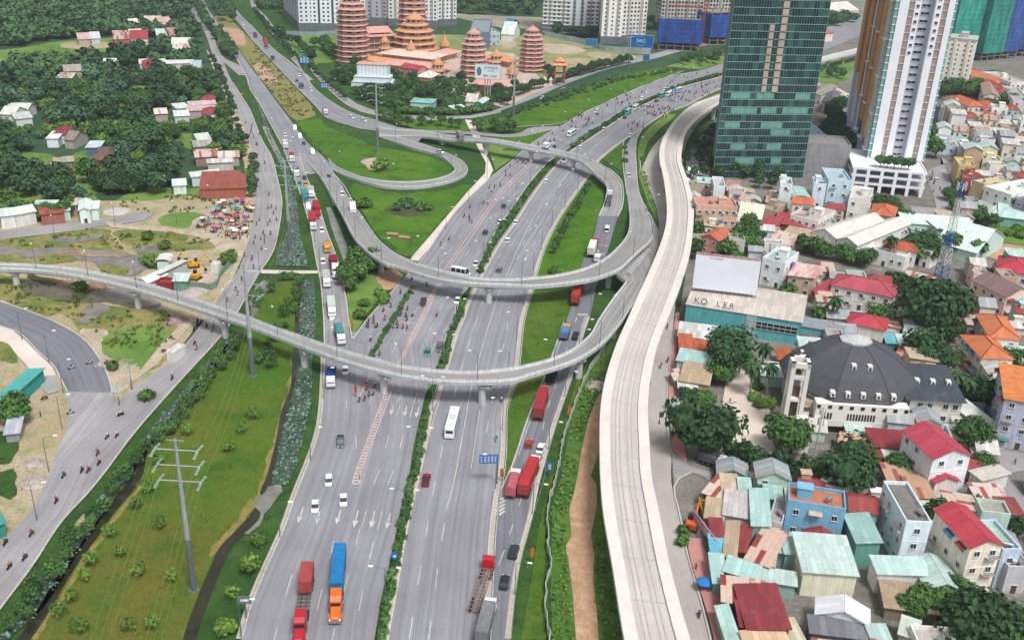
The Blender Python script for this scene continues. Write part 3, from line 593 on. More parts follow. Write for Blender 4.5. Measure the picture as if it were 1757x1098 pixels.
# striped kerb blocks of the separator (dark/white beads)
# ================================================================== FLYOVERS
PAR=mat('#dfe1e3',.7,.14,.8,name='parapet_concrete');DECKC=mat('#c6c8ca',.8,.16,.6,name='girder_concrete');STEELB=mat('#c2ccd0',.5,.1,1,name='parapet_rail')
def flyover(name,label,Ls,Rs,Z,surf,n=90,pz=1.0,fas=1.15,cat='flyover',piers=(),edge=True,lines=(),parw=.3):
 """Ls: far edge at parapet top, Rs: near edge at bottom of fascia; Z: (fraction, height) pairs"""
 def zz(t):
  for (a,za),(b,zb) in zip(Z,Z[1:]):
   if t <= b:
    u=(t-a)/(b-a);u=u*u*(3-2*u);return za+(zb-za)*u
  return Z[-1][1]
 def lay(s,dz):
  P=CPX(s);pl=[G(x,y,0) for x,y in P];cum=[0]
  for i in range(1,len(pl)): cum.append(cum[-1]+(pl[i]-pl[i-1]).length)
  W=[G(x,y,max(0,zz(c/cum[-1])+(dz if zz(c/cum[-1]) >1.2 else 0))) for (x,y),c in zip(P,cum)]
  R=resample(smooth(W,8),n)
  for i,r in enumerate(R): r.z=zz(i/(n-1))
  return R
 L=lay(Ls,pz if edge else 0);R=lay(Rs,-fas+.3)
 mid=sum((p for p in L),Vector())/n
 root=thing(name,label,cat,(mid.x,mid.y,0));root['_o'] =(mid.x,mid.y,0.0)
 ribbon_mb(L,R,.36).build('deck_surface',surf,root)
 g=MB()
 for i in range(n-1):
  prof=[]
  for k in (i,i+1):
   l,r=L[k],R[k];z=l.z;f=lambda t,zq: (l.x+(r.x-l.x)*t,l.y+(r.y-l.y)*t,zq)
   wd=(r-l).length;bz=z-fas if z>2.5 else -.3
   ins=.22 if z>2.5 else 0.0
   prof.append([f(0,z+.33),f(0,z-.45 if z>2.5 else -.3),f(ins,bz),f(1-ins,bz),f(1,z-.45 if z>2.5 else -.3),f(1,z+.33)])
  A,B=prof
  for j in range(5): g.face([A[j],A[j+1],B[j+1],B[j]])
 g.build('girder',DECKC,root)
 if edge:
  for P,sgn in ((L,1),(R,-1)):
   m_=MB();Q=offset(P,0);kerb_mb(Q,parw,pz*.72,m_,.3);m_.build('parapet',PAR,root)
   m2=MB();t_=offset(P,0)
   kerb_mb(t_,.12,.08,m2,pz*.95+.3)
   s=0
   for i in range(1,len(t_)):
    s+=(t_[i]-t_[i-1]).length
    if s>2.4: s=0;q=t_[i];m2.box((q.x,q.y,q.z+pz*.83+.3),(.14,.14,pz*.28))
   m2.build('railing',STEELB,root)
 dm=MB()
 for fr,on,off,wd in lines:
  P=[L[i].lerp(R[i],fr) for i in range(n)];dash_mb(dm,P,wd,on,off,.40)
 if lines: dm.build('lane_lines',WHITE,root)
 for t in piers:
  i=int(t*(n-1));c=(L[i]+R[i])/2;d=(R[i]-L[i]);wd=d.length;a=math.atan2(d.y,d.x);pb=MB();top=c.z-fas
  prof=[(1.0,-.2),(1.0,top-1.6),(1.35,top-.9),(1.75,top)]
  pb.lathe(prof,(c.x,c.y,0),14,0,a,1.0,1.0)
  hw=wd*.28;ca,sa=math.cos(a),math.sin(a);
  pb.box((c.x,c.y,top-.35),(hw*2,2.2,.7),a)
  pb.build('pier',DECKC,root)
 return root,L,R
F1=flyover('flyover','upper curved flyover with two lanes and a white minibus, crossing the highway below the lawns',
  '11 545,100 600,190 690,330 780,460 860,560 960,640 1060,690 1130,715 1300,760 1500,805 1757,815 21 200,805 350,790 520,755 640,710 740,650 810,590 850,520 862,430 855,345',
  '11 385,40 500,200 600,390 680,540 770,650 900,740 960,755 1100,800 1250,840 1450,870 1757,885 21 200,890 350,880 520,860 640,835 740,800 800,770 940,650 1000,590 1010,470 965,345',
  [(0,0),(.12,1.2),(.35,6.5),(.75,7.2),(.9,4.2),(1,.2)],ASPHR,110,piers=(.43,.57,.72,),lines=((.08,6,0,.15),(.92,6,0,.15)))
F2=flyover('flyover','lower curved flyover sweeping from the marsh across the highway in front of the upper one',
  'g -150,452 01 0,710 250,720 500,745 750,790 1000,850 1200,910 1400,980 1690,1080 12 0,25 150,80 300,130 500,200 700,260 850,300 1000,340 1250,370 1500,380 1757,355 22 200,330 350,290 480,230 600,130 700,0 21 650,1093 740,960 840,830',
  'g -150,466 01 0,775 250,785 500,820 800,885 1000,940 1250,1020 1450,1085 12 -60,88 0,110 150,165 300,225 500,300 700,365 850,405 1000,440 1250,475 1500,482 1757,470 22 200,435 350,390 480,345 600,280 700,200 800,80 850,0 21 890,1000 965,850',
  [(0,5.5),(.3,7.0),(.75,7.5),(.93,7.0),(1,6.6)],ASPHR,120,piers=(.11,.27,.40,.505,.60,.695,.80,.9),lines=((.15,6,0,.15),(.8,6,0,.15),(.48,6,0,.1)))
F3=flyover('flyover','far flyover ramp curving down beside the green strip, beyond the other two',
  '10 860,865 1100,882 1400,925 1757,955 20 0,955 300,985 500,1030 650,1080 21 740,60 800,130 820,220 812,330 780,405',
  '10 860,915 1100,935 1400,970 1757,1012 20 0,992 200,1020 400,1058 520,1093 21 540,50 640,120 700,200 700,290 655,400',
  [(0,.3),(.2,3.5),(.4,7),(.62,6.6),(.8,3.5),(1,.1)],ASPHR,90,piers=(.22,.36,.5,.62),lines=((.12,6,0,.15),(.88,6,0,.15)))
F4=flyover('loop_ramp','narrow loop ramp curling around the bright green lawn with the steel mast',
  '10 860,900 1100,960 1300,1030 1420,1093 11 1445,60 1452,100 1380,150 1250,185 1100,205 900,200 750,165 620,122 545,85',
  '10 860,922 1100,1000 1250,1040 1330,1093 11 1365,45 1368,95 1280,145 1100,173 900,168 750,143 650,108 575,72 520,20',
  [(0,.1),(.1,.5),(.3,.8),(.8,.7),(1,.1)],ASPHR,80,cat='ramp',pz=.6,lines=((.5,6,0,.1),))
# link piece between the two flyovers, with the striped gore
sheet('ramp_joint_road',[Vector((p.x,p.y,0)) for p in GP('21 855,345 965,345 1050,480 1065,580 1000,690 860,560 862,430')],.07,ASPHR)
LK=thing('link_ramp','hatched asphalt link joining the two flyovers beside the concrete viaduct','ramp',tuple(G(1090,440)));LK['_o'] =tuple(G(1090,440))
Q=[G(x,y,z) for (x,y),z in zip(PX('21 1040,500 1065,600 970,835 965,850 840,832 770,780 900,660 980,570'),(1,2.2,6.4,6.6,6.6,6.6,5.2,3))]
lm=MB();c_=sum(Q,Vector())/len(Q)
for i in range(len(Q)):
 a,b=Q[i],Q[(i+1) % len(Q)];lm.face([tuple(a),tuple(b),tuple(c_)],0,[(a.x,a.y),(b.x,b.y),(c_.x,c_.y)])
 lm.face([(a.x,a.y,a.z-1.2),(b.x,b.y,b.z-1.2),tuple(b),tuple(a)],1)
lm.build('deck',[ASPHR,DECKC],LK)
lm=MB()
for k in range(13):
 t=k/12;x=985-t*130;y=610+t*150;zc=4.2+2.4*t
 a,b=G(860+(x-12)/KZ,270+y/KZ,zc+.7),G(860+(x+14+8*t)/KZ,270+(y+16)/KZ,zc+.7);n_=(b-a).normalized().cross(Vector((0,0,1)))*.35
 lm.face([tuple(a-n_),tuple(b-n_),tuple(b+n_),tuple(a+n_)])
lm.build('hatching',WHITE,LK)
# ---- metro viaduct
MCON=paved('viaduct_concrete','#bdb8b3',.2,.09,.85,12.0);MC2=mat('#cfcac3',.85,.08,.5,name='viaduct_parapet')
ME='20 1700,560 1480,640 1300,700 1180,795 1100,905 1065,1000 1065,1093 21 1065,0 1085,120 1110,300 1110,430 1080,560 1000,760 900,980 850,1093 22 850,0 770,220 700,450 670,640 665,850 670,1093 23 665,0 690,250 750,600 830,1093 g 1105,1250'
MW='20 1700,610 1480,690 1350,775 1250,875 1215,965 1205,1093 21 1215,0 1250,170 1285,330 1280,480 1260,640 1200,850 1120,1060 22 1115,0 1070,130 1030,250 990,450 975,650 985,850 1000,1093 23 1000,0 1050,250 1120,600 1255,1093 g 1235,1250'
def metro():
 n=120;z0=10.0
 L=resample(smooth([G(x,y,z0) for x,y in CPX(ME)],8),n);R=resample(smooth([G(x,y,z0) for x,y in CPX(MW)],8),n)
 # correspond right edge to the left by nearest index
 R=[min(R,key=lambda q: (q-l).length) if 0<i<n-1 else R[i] for i,l in enumerate(L)]
 R=resample(R,n)
 mid=L[n//2];root=thing('metro_viaduct','unfinished pale concrete rail viaduct curving down the middle right of the view','viaduct',(mid.x,mid.y,0));root['_o'] =(mid.x,mid.y,0.0)
 ribbon_mb(L,R,0).build('deck_surface',MCON,root)
 g=MB()
 for i in range(n-1):
  pr=[]
  for k in (i,i+1):
   l,r=L[k],R[k];z=l.z;f=lambda t,zq: (l.x+(r.x-l.x)*t,l.y+(r.y-l.y)*t,zq)
   pr.append([f(-.02,z+.5),f(-.03,z-.1),f(.0,z-.5),f(.26,z-2.3),f(.74,z-2.3),f(1,z-.5),f(1.03,z-.1),f(1.02,z+.5)])
  A,B=pr
  for j in range(7): g.face([A[j],A[j+1],B[j+1],B[j]])
 g.build('box_girder',MC2,root)
 for a,b in ((-.02,.20),(.80,1.02)):     # raised walkways along both edges
  w_=MB()
  for i in range(n-1):
   q=lambda k,t,dz: (L[k].x+(R[k].x-L[k].x)*t,L[k].y+(R[k].y-L[k].y)*t,L[k].z+dz)
   v=i*8.0;w_.add([q(i,a,.5),q(i,b,.5),q(i+1,b,.5),q(i+1,a,.5),q(i,a,0),q(i,b,0),q(i+1,b,0),q(i+1,a,0)],[[0,1,2,3],[0,3,7,4],[1,5,6,2]])
  w_.build('walkway',MC2,root)
 tr=MB()
 for fr in (.33,.42,.58,.67):
  P=[L[i].lerp(R[i],fr) for i in range(n)];kerb_mb(P,.35,.14,tr)
 tr.build('track_plinth',mat('#bdb7b0',.9,.1,.7),root)
 for i in range(5,n-1,8):
  c=(L[i]+R[i])/2;d=R[i]-L[i];a=math.atan2(d.y,d.x);p=MB();p.lathe([(1.1,-.2),(1.1,5.2),(1.6,6.6),(2.6,7.7)],(c.x,c.y,0),14,0,a);p.build('pier',MC2,root)
metro()
# ================================================================== VEGETATION KIT
import numpy as np
R_=random.Random(11)
LF_DK=leafm('dark_leaves','#213a25','#42603a');LF_MD=leafm('green_leaves','#2d4f28','#56783c');LF_YG=leafm('yellow_green_leaves','#426729','#6a8438');LF_GY=leafm('grey_green_leaves','#30473a','#4e6a52')
LF_HZ=leafm('deep_forest_leaves','#26422d','#4c6943',.12);LF_LOT=leafm('lotus_leaves','#557564','#86a493',.8)
BARK=mat('#6a5c4c',.9,.2,2,name='bark');BARKG=mat('#8d8578',.9,.2,2,name='pale_bark')
def crown_mb(rad,hgt,n,leaf,rnd,flat=1.0,lobes=7,cut=-.25,spread=.55,fill=True):
 mb=MB();L=[]
 for k in range(lobes):
  a=rnd.random()*6.283;rr=rad*spread*math.sqrt(rnd.random());
  L.append((Vector((rr*math.cos(a),rr*math.sin(a),hgt*(.3+.45*rnd.random())*1.0)),rad*(.42+.22*rnd.random())))
 L.append((Vector((0,0,hgt*.5)),rad*.62));tot=sum(r*r for c,r in L)
 for c,r in L:
  if fill:
   s=r*.72;P=[]
   for z_,q in ((-.8,.5),(0,1),(.8,.55)):
    for i in range(6): P.append((c.x+s*q*math.cos(i*1.047)*(.85+.3*rnd.random()),c.y+s*q*math.sin(i*1.047)*(.85+.3*rnd.random()),c.z+s*z_*flat))
   mb.add(P,[[i,(i+1) % 6,6+(i+1) % 6,6+i] for i in range(6)]+[[6+i,6+(i+1) % 6,12+(i+1) % 6,12+i] for i in range(6)]+[[12,13,14,15,16,17]])
  for i in range(int(n*r*r/tot)):
   z=rnd.uniform(cut,1);a=rnd.random()*6.283;q=math.sqrt(max(0,1-z*z));d=Vector((q*math.cos(a),q*math.sin(a),z));p=c+Vector((d.x*r,d.y*r,d.z*r*flat))*rnd.uniform(.78,1.12)
   nn=(d*1.0+Vector((rnd.uniform(-1,1),rnd.uniform(-1,1),rnd.uniform(-.3,1)))*.8).normalized();t=nn.cross(Vector((rnd.uniform(-1,1),rnd.uniform(-1,1),rnd.uniform(-1,1)))).normalized();b_=nn.cross(t)
   s=leaf*rnd.uniform(.6,1.35);mb.add([p-t*s,p-b_*s*.7,p+t*s,p+b_*s*.8+nn*s*.25],[[0,1,2,3]])
 return mb
def trunk_mb(h,r,rnd,rad):
 mb=MB();mb.cyl((0,0,-.2),(0,0,h),r,r*.6,6)
 for k in range(4):
  a=k*1.57+rnd.random();e=Vector((math.cos(a)*rad*.5,math.sin(a)*rad*.5,h+rad*.45));mb.cyl((0,0,h*.8),e,r*.45,r*.15,5)
 return mb
TREE={}
def proto(key,rad,hgt,trunk,n,leaf,m,var=3,flat=1.0,lobes=7,cut=-.25,bark=BARK,spread=.55,fill=True):
 L=[]
 for k in range(var):
  rnd=random.Random(hash(key) % 1000+k if False else sum(map(ord,key))+k*17)
  c=crown_mb(rad,hgt,n,leaf,rnd,flat,lobes,cut,spread,fill).mesh('crown',m);t=trunk_mb(trunk,max(.08,rad*.07),rnd,rad).mesh('trunk',bark);L.append((c,t,trunk))
 TREE[key] =L
proto('broad',4.6,4.5,2.6,620,.55,LF_DK,4);proto('mid',3.4,3.6,2.2,420,.5,LF_MD,4);proto('big',7.5,7.0,3.5,1500,.6,LF_DK,3,lobes=12)
proto('bigm',7.0,6.0,3.0,1400,.6,LF_MD,3,lobes=11)
proto('forest',5.2,5.0,2.5,420,.8,LF_HZ,5,lobes=8);proto('young',1.7,1.8,1.6,120,.32,LF_YG,4,fill=False,lobes=5);proto('youngd',2.1,2.4,1.6,200,.34,LF_MD,3,fill=False,lobes=6)
proto('bush',1.15,1.0,.2,150,.28,LF_MD,4,lobes=4);proto('bushy',2.0,1.6,.3,220,.36,LF_YG,3,lobes=5);proto('cypress',1.0,4.5,.5,200,.3,LF_DK,1,flat=2.6,lobes=3,spread=.1)
proto('street',2.3,2.4,2.2,200,.42,LF_DK,3,lobes=5);proto('forest2',4.8,4.6,2.5,380,.8,leafm('blue_green_leaves','#2f4e3a','#54745a',.15),3,lobes=7);proto('light',3.6,3.0,1.2,260,.6,LF_YG,3);proto('forestlow',5.2,5.0,2.5,150,1.25,LF_HZ,3,lobes=7)
def palm(m):
 mb=MB();rnd=random.Random(3)
 for k in range(16):
  a=k*2.399;el=.9-.11*k;p=Vector((0,0,0));d=Vector((math.cos(a),math.sin(a),el)).normalized();s=d.cross(Vector((0,0,1))).normalized();pts=[]
  for i in range(6):
   pts.append((p.copy(),.12+.5*math.sin(min(1,i/4.5)*math.pi)*.9));d=(d+Vector((0,0,-.33))).normalized();p=p+d*.65
  for (p0,w0),(p1,w1) in zip(pts,pts[1:]):
   dr=Vector((0,0,-.25));mb.add([p0,p0+s*w0+dr*w0,p1+s*w1+dr*w1,p1],[[0,1,2,3]]);mb.add([p0,p1,p1-s*w1+dr*w1,p0-s*w0+dr*w0],[[0,1,2,3]])
 return mb.mesh('crown',m)
pt=MB();pt.cyl((0,0,-.2),(.3,0,4),.24,.18,7);pt.cyl((.3,0,4),(.2,.1,8),.18,.14,7);pt=pt.mesh('trunk',BARKG)
TREE['palm'] =[(palm(LF_DK),pt,8.0)]
def tree(key,x,y,s=1.0,label='',group=None,name='tree',cat='tree',z=0.0,vs=None,parts=True):
 if cat=='tree' and key in KN: name,cat=KN[key]
 c,t,th=R_.choice(TREE[key]);rz=R_.random()*6.283;s2=s*R_.uniform(.9,1.1) if vs is None else vs
 if not parts: FAR.append((c,x,y,z+th*s*.85,rz,s,s2));return
 r=thing(name,label,cat,(x,y,z),rz,group);r.scale=(s,s,s2)
 inst('crown',c,r,(0 if key != 'palm' else .2,0,th*.85 if key != 'palm' else th));inst('trunk',t,r);return r
FAR=[]
def inpoly(p,poly):
 c=False;n=len(poly);j=n-1
 for i in range(n):
  a,b=poly[i],poly[j]
  if (a.y>p.y) != (b.y>p.y) and p.x<(b.x-a.x)*(p.y-a.y)/(b.y-a.y)+a.x: c=not c
  j=i
 return c
def scatter(poly,step,rnd,excl=(),jit=.45,keep=True):
 xs=[p.x for p in poly];ys=[p.y for p in poly];out=[];y=min(ys)
 while y<max(ys):
  x=min(xs)
  while x<max(xs):
   p=Vector((x+rnd.uniform(-jit,jit)*step,y+rnd.uniform(-jit,jit)*step,0))
   if inpoly(p,poly) and not any(inpoly(p,e) for e in excl) and not (keep and near_house(p)): out.append(p)
   x+=step
  y+=step
 return out
CLEAR=[]     # footprints kept free of scattered trees (filled by the building list)
# ---- lotus leaves on the canals: uncountable ground cover
def cover(name,polys,dens,size,m,seed,h=.5,up=.6):
 rnd=random.Random(seed);mb=MB()
 for L,Rr in polys:
  for i in range(len(L)-1):
   a,b,c,d=L[i],Rr[i],Rr[i+1],L[i+1];ar=((b-a).cross(d-a)).length
   for k in range(int(ar*dens)):
    u,v=rnd.random(),rnd.random();p=a.lerp(b,u).lerp(d.lerp(c,u),v);p.z=.1+h*rnd.random()
    if noise.noise(Vector((p.x*.09,p.y*.09,seed))) <-.22: continue
    t=Vector((rnd.uniform(-1,1),rnd.uniform(-1,1),rnd.uniform(-up,up))).normalized();n_=t.cross(Vector((rnd.uniform(-1,1)*up,rnd.uniform(-1,1)*up,1))).normalized();s=size*rnd.uniform(.6,1.3)
    mb.add([p-t*s,p-n_*s,p+t*s,p+n_*s],[[0,1,2,3]])
 o=mb.build(name,m);o['kind'] ='stuff';return o
def tufts(name,polys,n,size,m,seed):
 rnd=random.Random(seed);mb=MB();PL=[GP(s) for s in polys]
 for P in PL:
  xs=[p.x for p in P];ys=[p.y for p in P]
  for k in range(int((max(xs)-min(xs))*(max(ys)-min(ys))*n)):
   p=Vector((rnd.uniform(min(xs),max(xs)),rnd.uniform(min(ys),max(ys)),.2))
   if noise.noise(p*.12) <.02 or not inpoly(p,P): continue
   for j in range(3):
    q=p+Vector((rnd.uniform(-.5,.5),rnd.uniform(-.5,.5),0));t=Vector((rnd.uniform(-1,1),rnd.uniform(-1,1),.2)).normalized();s=size*rnd.uniform(.5,1.3);u=Vector((rnd.uniform(-.3,.3),rnd.uniform(-.3,.3),1))
    mb.add([q-t*s,q+t*s,q+t*s*.8+u*s*1.2,q-t*s*.8+u*s*1.3],[[0,1,2,3]])
 o=mb.build(name,m);o['kind'] ='stuff';return o
def pairs(a,b,n): return (curve(a,0,n),curve(b,0,n))
cover('lotus_leaves',[pairs(CL,CR,50),pairs(CL2,CR2,60),pairs(CL3,CR3,50)],2.4,.36,LF_LOT,5)
WEED=leafm('weed_leaves','#3f6428','#6d8c3c',.6)
cover('weeds',[pairs('22 690,240 560,480 480,700 410,1093 23 340,200 345,560 335,900 320,1200','22 690,500 640,560 575,720 535,900 500,1093 23 455,220 440,470 465,800 500,1150',40),
    pairs('22 660,700 668,1000 23 640,200 620,520 630,900 690,1200','22 668,700 672,1000 23 680,200 730,520 790,900 830,1200',30),
    pairs('21 930,60 960,200 1010,340','21 975,120 1010,260 1040,400',10)],1.6,.42,WEED,9,.9,1)
tufts('marsh_scrub',['01 0,560 300,520 700,480 830,620 380,610 0,610','01 780,490 1250,520 1460,570 1420,620 960,660 800,550','01 0,790 250,830 450,900 700,990 1120,1030 1140,1093 02 1180,60 1060,280 900,340 720,260 420,0 01 300,1070 0,960','01 200,680 320,650 520,690 230,715','01 670,720 850,750 820,800 700,790','01 640,330 900,280 1400,250 1600,330 1200,380 900,370','02 700,150 1100,100 1180,170 1000,370 900,330 720,260','10 20,300 160,440 300,590 400,700 440,780 310,815 140,625 0,440','01 0,190 150,60 520,60 640,260 380,300 160,330'],.16,.55,leafm('scrub_leaves','#46632c','#80823f',.12),12)
tufts('field_weeds',['03 330,900 760,250 02 1130,800 1640,130 12 270,330 110,1093 13 0,270 03 1480,470 1230,1093 500,1093','23 0,0 200,0 60,1093 300,1093 300,300','22 60,300 400,60 180,700 20,900'],.05,.3,leafm('field_weed_leaves','#4a6e24','#6f7c34',.1),14)
# ---- west forest
FOR=[GP(s) for s in ('g -40,-30 80,-40 220,-40 300,-35 318,0 326,40 340,75 352,120 382,170 400,225 425,255 432,285 395,292 340,290 290,335 215,338 200,300 190,262 100,250 40,268 -60,275',
                       'g -60,275 0,262 60,300 90,322 150,330 160,344 90,350 0,352 -60,360')]
EXF=[GP(s) for s in ('g -60,92 40,80 100,70 180,62 268,66 272,92 230,104 120,108 60,116 0,126 -60,130','g 130,262 200,262 195,300 150,300','g 222,150 285,150 290,168 225,170','00 640,455 930,450 960,500 640,520','00 440,650 520,640 520,670 440,675','00 60,1040 300,1030 330,1093 40,1093','00 1200,900 1320,900 1320,1000 1200,980','00 0,600 170,590 180,640 0,650','g 0,6 60,4 60,14 0,18','g 150,10 215,8 215,16 150,18')]
def near_house(p):
 return any(abs(p.x-cx) <w_ and -w_-8*(w_<12 and cy>330) <p.y-cy<w_ for cx,cy,w_ in CLEAR)
def plant_forest():
 for e in EXF[1:]: sheet('forest_clearing',e,.012,MEADOW,sm=3)
 rnd=random.Random(5);P=[]
 for poly in FOR: P+=scatter(poly,8.2,rnd,EXF)
 for poly in [GP('g -80,-75 300,-75 320,-35 -70,-45')]: P+=scatter(poly,13,rnd)
 P=[p for p in P if not near_house(p)]
 P.sort(key=lambda p: p.length)
 for p in P[:300]:
  k,w_,nm=rnd.choice((('forest','dark round','forest_tree'),('forest','dark round','forest_tree'),('forest2','blue green','forest_tree'),('broad','dense dark','broadleaf_tree'),('bigm','tall pale green','canopy_tree'),('light','low yellow green','scrub_tree'),('light','low yellow green','scrub_tree')))
  u_=(p.x+80)/max(p.y,1)*3;zn='beside the western road' if u_>-.55 else 'among the hamlet roofs' if u_>-1.0 else 'towards the left edge';ds='front rows' if p.y<430 else 'middle rows' if p.y<500 else 'back rows'
  tree(k,p.x,p.y,rnd.choice((.5,.7,.85,1,1.15,1.35))*(.75 if k=='bigm' else 1),w_+' tree in the western wood '+zn+', '+ds,w_+' wood trees '+zn+' '+ds,nm,w_.split()[-1]+' tree' if 0 else 'forest tree')
 # the rest of the wood as one mass
 src=[t[0] for t in TREE['forestlow']];arrs=[]
 for me in src:
  v=np.empty(len(me.vertices)*3,np.float32);me.vertices.foreach_get('co',v);f=[tuple(pl.vertices) for pl in me.polygons];arrs.append((v.reshape(-1,3),f))
 V=[];F=[];off=0
 for p in P[300:]:
  v,f=arrs[rnd.randrange(len(arrs))];a=rnd.random()*6.283;s=rnd.uniform(.7,1.35);m=np.array([[math.cos(a),-math.sin(a),0],[math.sin(a),math.cos(a),0],[0,0,rnd.uniform(.8,1.3)]],np.float32)*s
  V.append(v@m.T+np.array([p.x,p.y,2.2*s],np.float32));F+=[tuple(i+off for i in q) for q in f];off+=len(v)
 me=bpy.data.meshes.new('distant_wood');me.from_pydata(np.concatenate(V).tolist(),[],F);me.materials.append(leafm('distant_wood_leaves','#233f2b','#56764a',.045));o=bpy.data.objects.new('distant_wood',me);COL.objects.link(o);o['kind'] ='stuff'
def far_trees():
 V=[];F=[];off=0;C={}
 for c,x,y,z,rz,s,s2 in FAR:
  if c.name not in C:
   v=np.empty(len(c.vertices)*3,np.float32);c.vertices.foreach_get('co',v);C[c.name] =(v.reshape(-1,3),[tuple(q.vertices) for q in c.polygons])
  v,f=C[c.name];m=np.array([[math.cos(rz)*s,-math.sin(rz)*s,0],[math.sin(rz)*s,math.cos(rz)*s,0],[0,0,s2]],np.float32);V.append(v@m.T+np.array([x,y,z],np.float32));F+=[tuple(i+off for i in q) for q in f];off+=len(v)
 me=bpy.data.meshes.new('distant_trees');me.from_pydata(np.concatenate(V).tolist(),[],F);me.materials.append(leafm('distant_tree_leaves','#2c4c30','#587a48',.09));o=bpy.data.objects.new('distant_trees',me);COL.objects.link(o);o['kind'] ='stuff'
# ---- rows and groups
KN={'youngd': ('young_tree','young tree'),'young': ('sapling','sapling'),'street': ('roadside_tree','roadside tree'),'palm': ('palm','palm'),'mid': ('bushy_tree','bushy tree')}
def row(s,n,key,sc_,label,group,name='tree',cat='tree',jit=.6,parts=True,z=0.0):
 P=resample(smooth(GP(s),6),n);ys=sorted(p.y for p in P)
 for p in P:
  q='' if n<5 else ', near end' if p.y <= ys[n//3] else ', far end' if p.y>ys[2*n//3] else ', middle part'
  tree(key,p.x+R_.uniform(-jit,jit),p.y+R_.uniform(-jit,jit),sc_*R_.uniform(.8,1.2),label+q,group+q,name,cat,z,parts=parts)
def pts(s,key,sc_,label,group=None,name='tree',cat='tree',jit=.15,parts=True):
 zc={'big': 7,'bigm': 6.2,'broad': 4.8,'mid': 3.8,'palm': 8,'street': 3.2,'young': 2.4,'youngd': 2.6}.get(key,.8)*sc_
 for p in [G(x,y,zc) for x,y in PX(s)]: tree(key,p.x,p.y,sc_*R_.uniform(1-jit,1+jit),label,group,name,cat,parts=parts)
def gz(p): return ('left' if p.x<-70 else 'middle' if p.x<-30 else 'right')+' side, '+('front' if p.y<560 else 'back')+' rows'
def veg():
 # median hedges
 row('13 875,1093 930,780 985,500 1035,250 1090,0 12 1100,1080 1140,880 1180,660',62,'bush',.98,'clipped shrub in the highway median hedge nearest the camera, below the flyovers','shrubs of the near median','shrub','shrub',.25)
 row('12 1260,400 1290,350 1340,150 1400,0 11 1405,1080 1415,985',28,'bush',1.05,'clipped shrub in the highway median between the two near flyovers','median shrubs between the flyovers','shrub','shrub',.25)
 row('11 1540,775 1630,570 1757,400 21 0,480 80,380 205,205 345,45',70,'bush',1.15,'clipped shrub in the highway median between the upper flyover and the far one','median shrubs beyond the upper flyover','shrub','shrub',.35)
 row('20 480,990 600,910 780,795 910,712 1050,655 1200,585 1500,500 g 1320,110',110,'bush',1.5,'shrub in the far highway median running up to the glass tower','far median shrubs','shrub','shrub',.4,False)
 row('12 810,285 900,130 975,0 11 965,1080 1040,950 1085,885',40,'bush',.85,'low shrub in the narrow hedge beside the motorbike lane','motorbike lane hedge shrubs','shrub','shrub',.2)
 # trees in the upper north median
 row('00 1300,20 1345,110 1400,210',14,'street',2.0,'dark tree in the first median strip of the far western highway','far strip trees','tree','tree',1,False)
 P=scatter(GP('00 1425,215 1480,215 1530,290 1590,370 1595,415 1540,400 1490,350 1440,280'),4.5,R_)
 for p in P: tree('street',p.x,p.y,1.3,'dark bushy tree in the dense clump between the western roads','dense strip trees',parts=False)
 P=scatter(GP('00 1390,0 1480,0 1560,60 1600,150 1580,185 1500,160 1450,100'),9,R_)
 for p in P: tree('street',p.x,p.y,1.9,'tree in the leafy median at the far top left of the highway','far median wood',parts=False)
 # temple road verge trees
 row('10 30,90 130,210 200,290 300,390 420,490 520,580 640,680',44,'street',1.0,'small roadside tree in the row in front of the temple','temple road trees','tree','tree',.8)
 row('10 180,250 250,300 330,330 420,430',12,'street',1.7,'broad roadside tree by the lawn left of the round pagoda','lawn edge trees')
 P=scatter(GP('10 590,470 700,440 720,560 760,600 940,600 930,460 1000,480 1100,560 1200,600 1450,540 1560,580 1757,640 1757,720 1640,700 1600,740 1360,770 1000,750 760,690 640,600 560,540'),5.6,R_,[GP('10 1090,660 1230,660 1230,720 1090,720'),GP('10 1440,640 1570,660 1560,720 1440,700'),GP('10 670,540 940,540 940,620 670,620')])
 for p in P: tree(R_.choice(('broad','mid','mid')),p.x,p.y,R_.uniform(.65,1.05),'dark leafy tree in the grove below the temple, '+gz(p),'temple grove trees '+gz(p))
 row('10 980,760 1200,770 1340,770 1420,765 1600,745',34,'bush',2.6,'clipped dark hedge shrub along the road below the temple','temple road hedge','shrub','shrub',.4)
 row('20 0,660 120,640 200,610 280,590',22,'street',1.2,'dark roadside tree beneath the temple gate','gate roadside trees')
 row('20 440,530 600,490 760,450 860,425',44,'street',1.3,'dark tree in the thick hedge beside the pasture road','pasture road trees')
 row('20 270,470 310,500 340,560 380,575',8,'street',1.2,'small tree beside the temple gate tower','gate tower trees')
 row('10 430,320 480,330 540,370 590,400',10,'mid',1.3,'dark tree left of the tall round pagoda','pagoda side trees')
 row('20 30,680 90,600',3,'street',1.3,'tree under the tall temple pagoda on the right','right pagoda trees')
 # lawns: young trees
 row('10 880,790 950,830 1010,860 1120,855 1200,835 1300,860 1400,870',12,'youngd',1.6,'young leafy tree on the grass beside the far flyover','young trees by the far flyover',jit=2)
 row('10 1530,890 1600,870 1680,900 1757,890 20 20,900',8,'youngd',1.7,'leafy tree right of the footpath near the far flyover','trees right of the footpath',jit=2)
 row('21 360,650 390,560 450,440 500,370 540,290 590,200',26,'youngd',.85,'slim young tree in the line on the green strip','green strip trees',jit=.5)
 row('20 40,790 300,700 500,640 700,570 900,520 1150,480',44,'bush',1.5,'low shrub on the long lawn beside the far carriageway','long lawn shrubs','shrub','shrub',3,False)
 row('20 80,760 350,660 600,580 800,530 1100,490',30,'bush',1.5,'shrub on the upper edge of the long lawn','upper lawn shrubs','shrub','shrub',2,False)
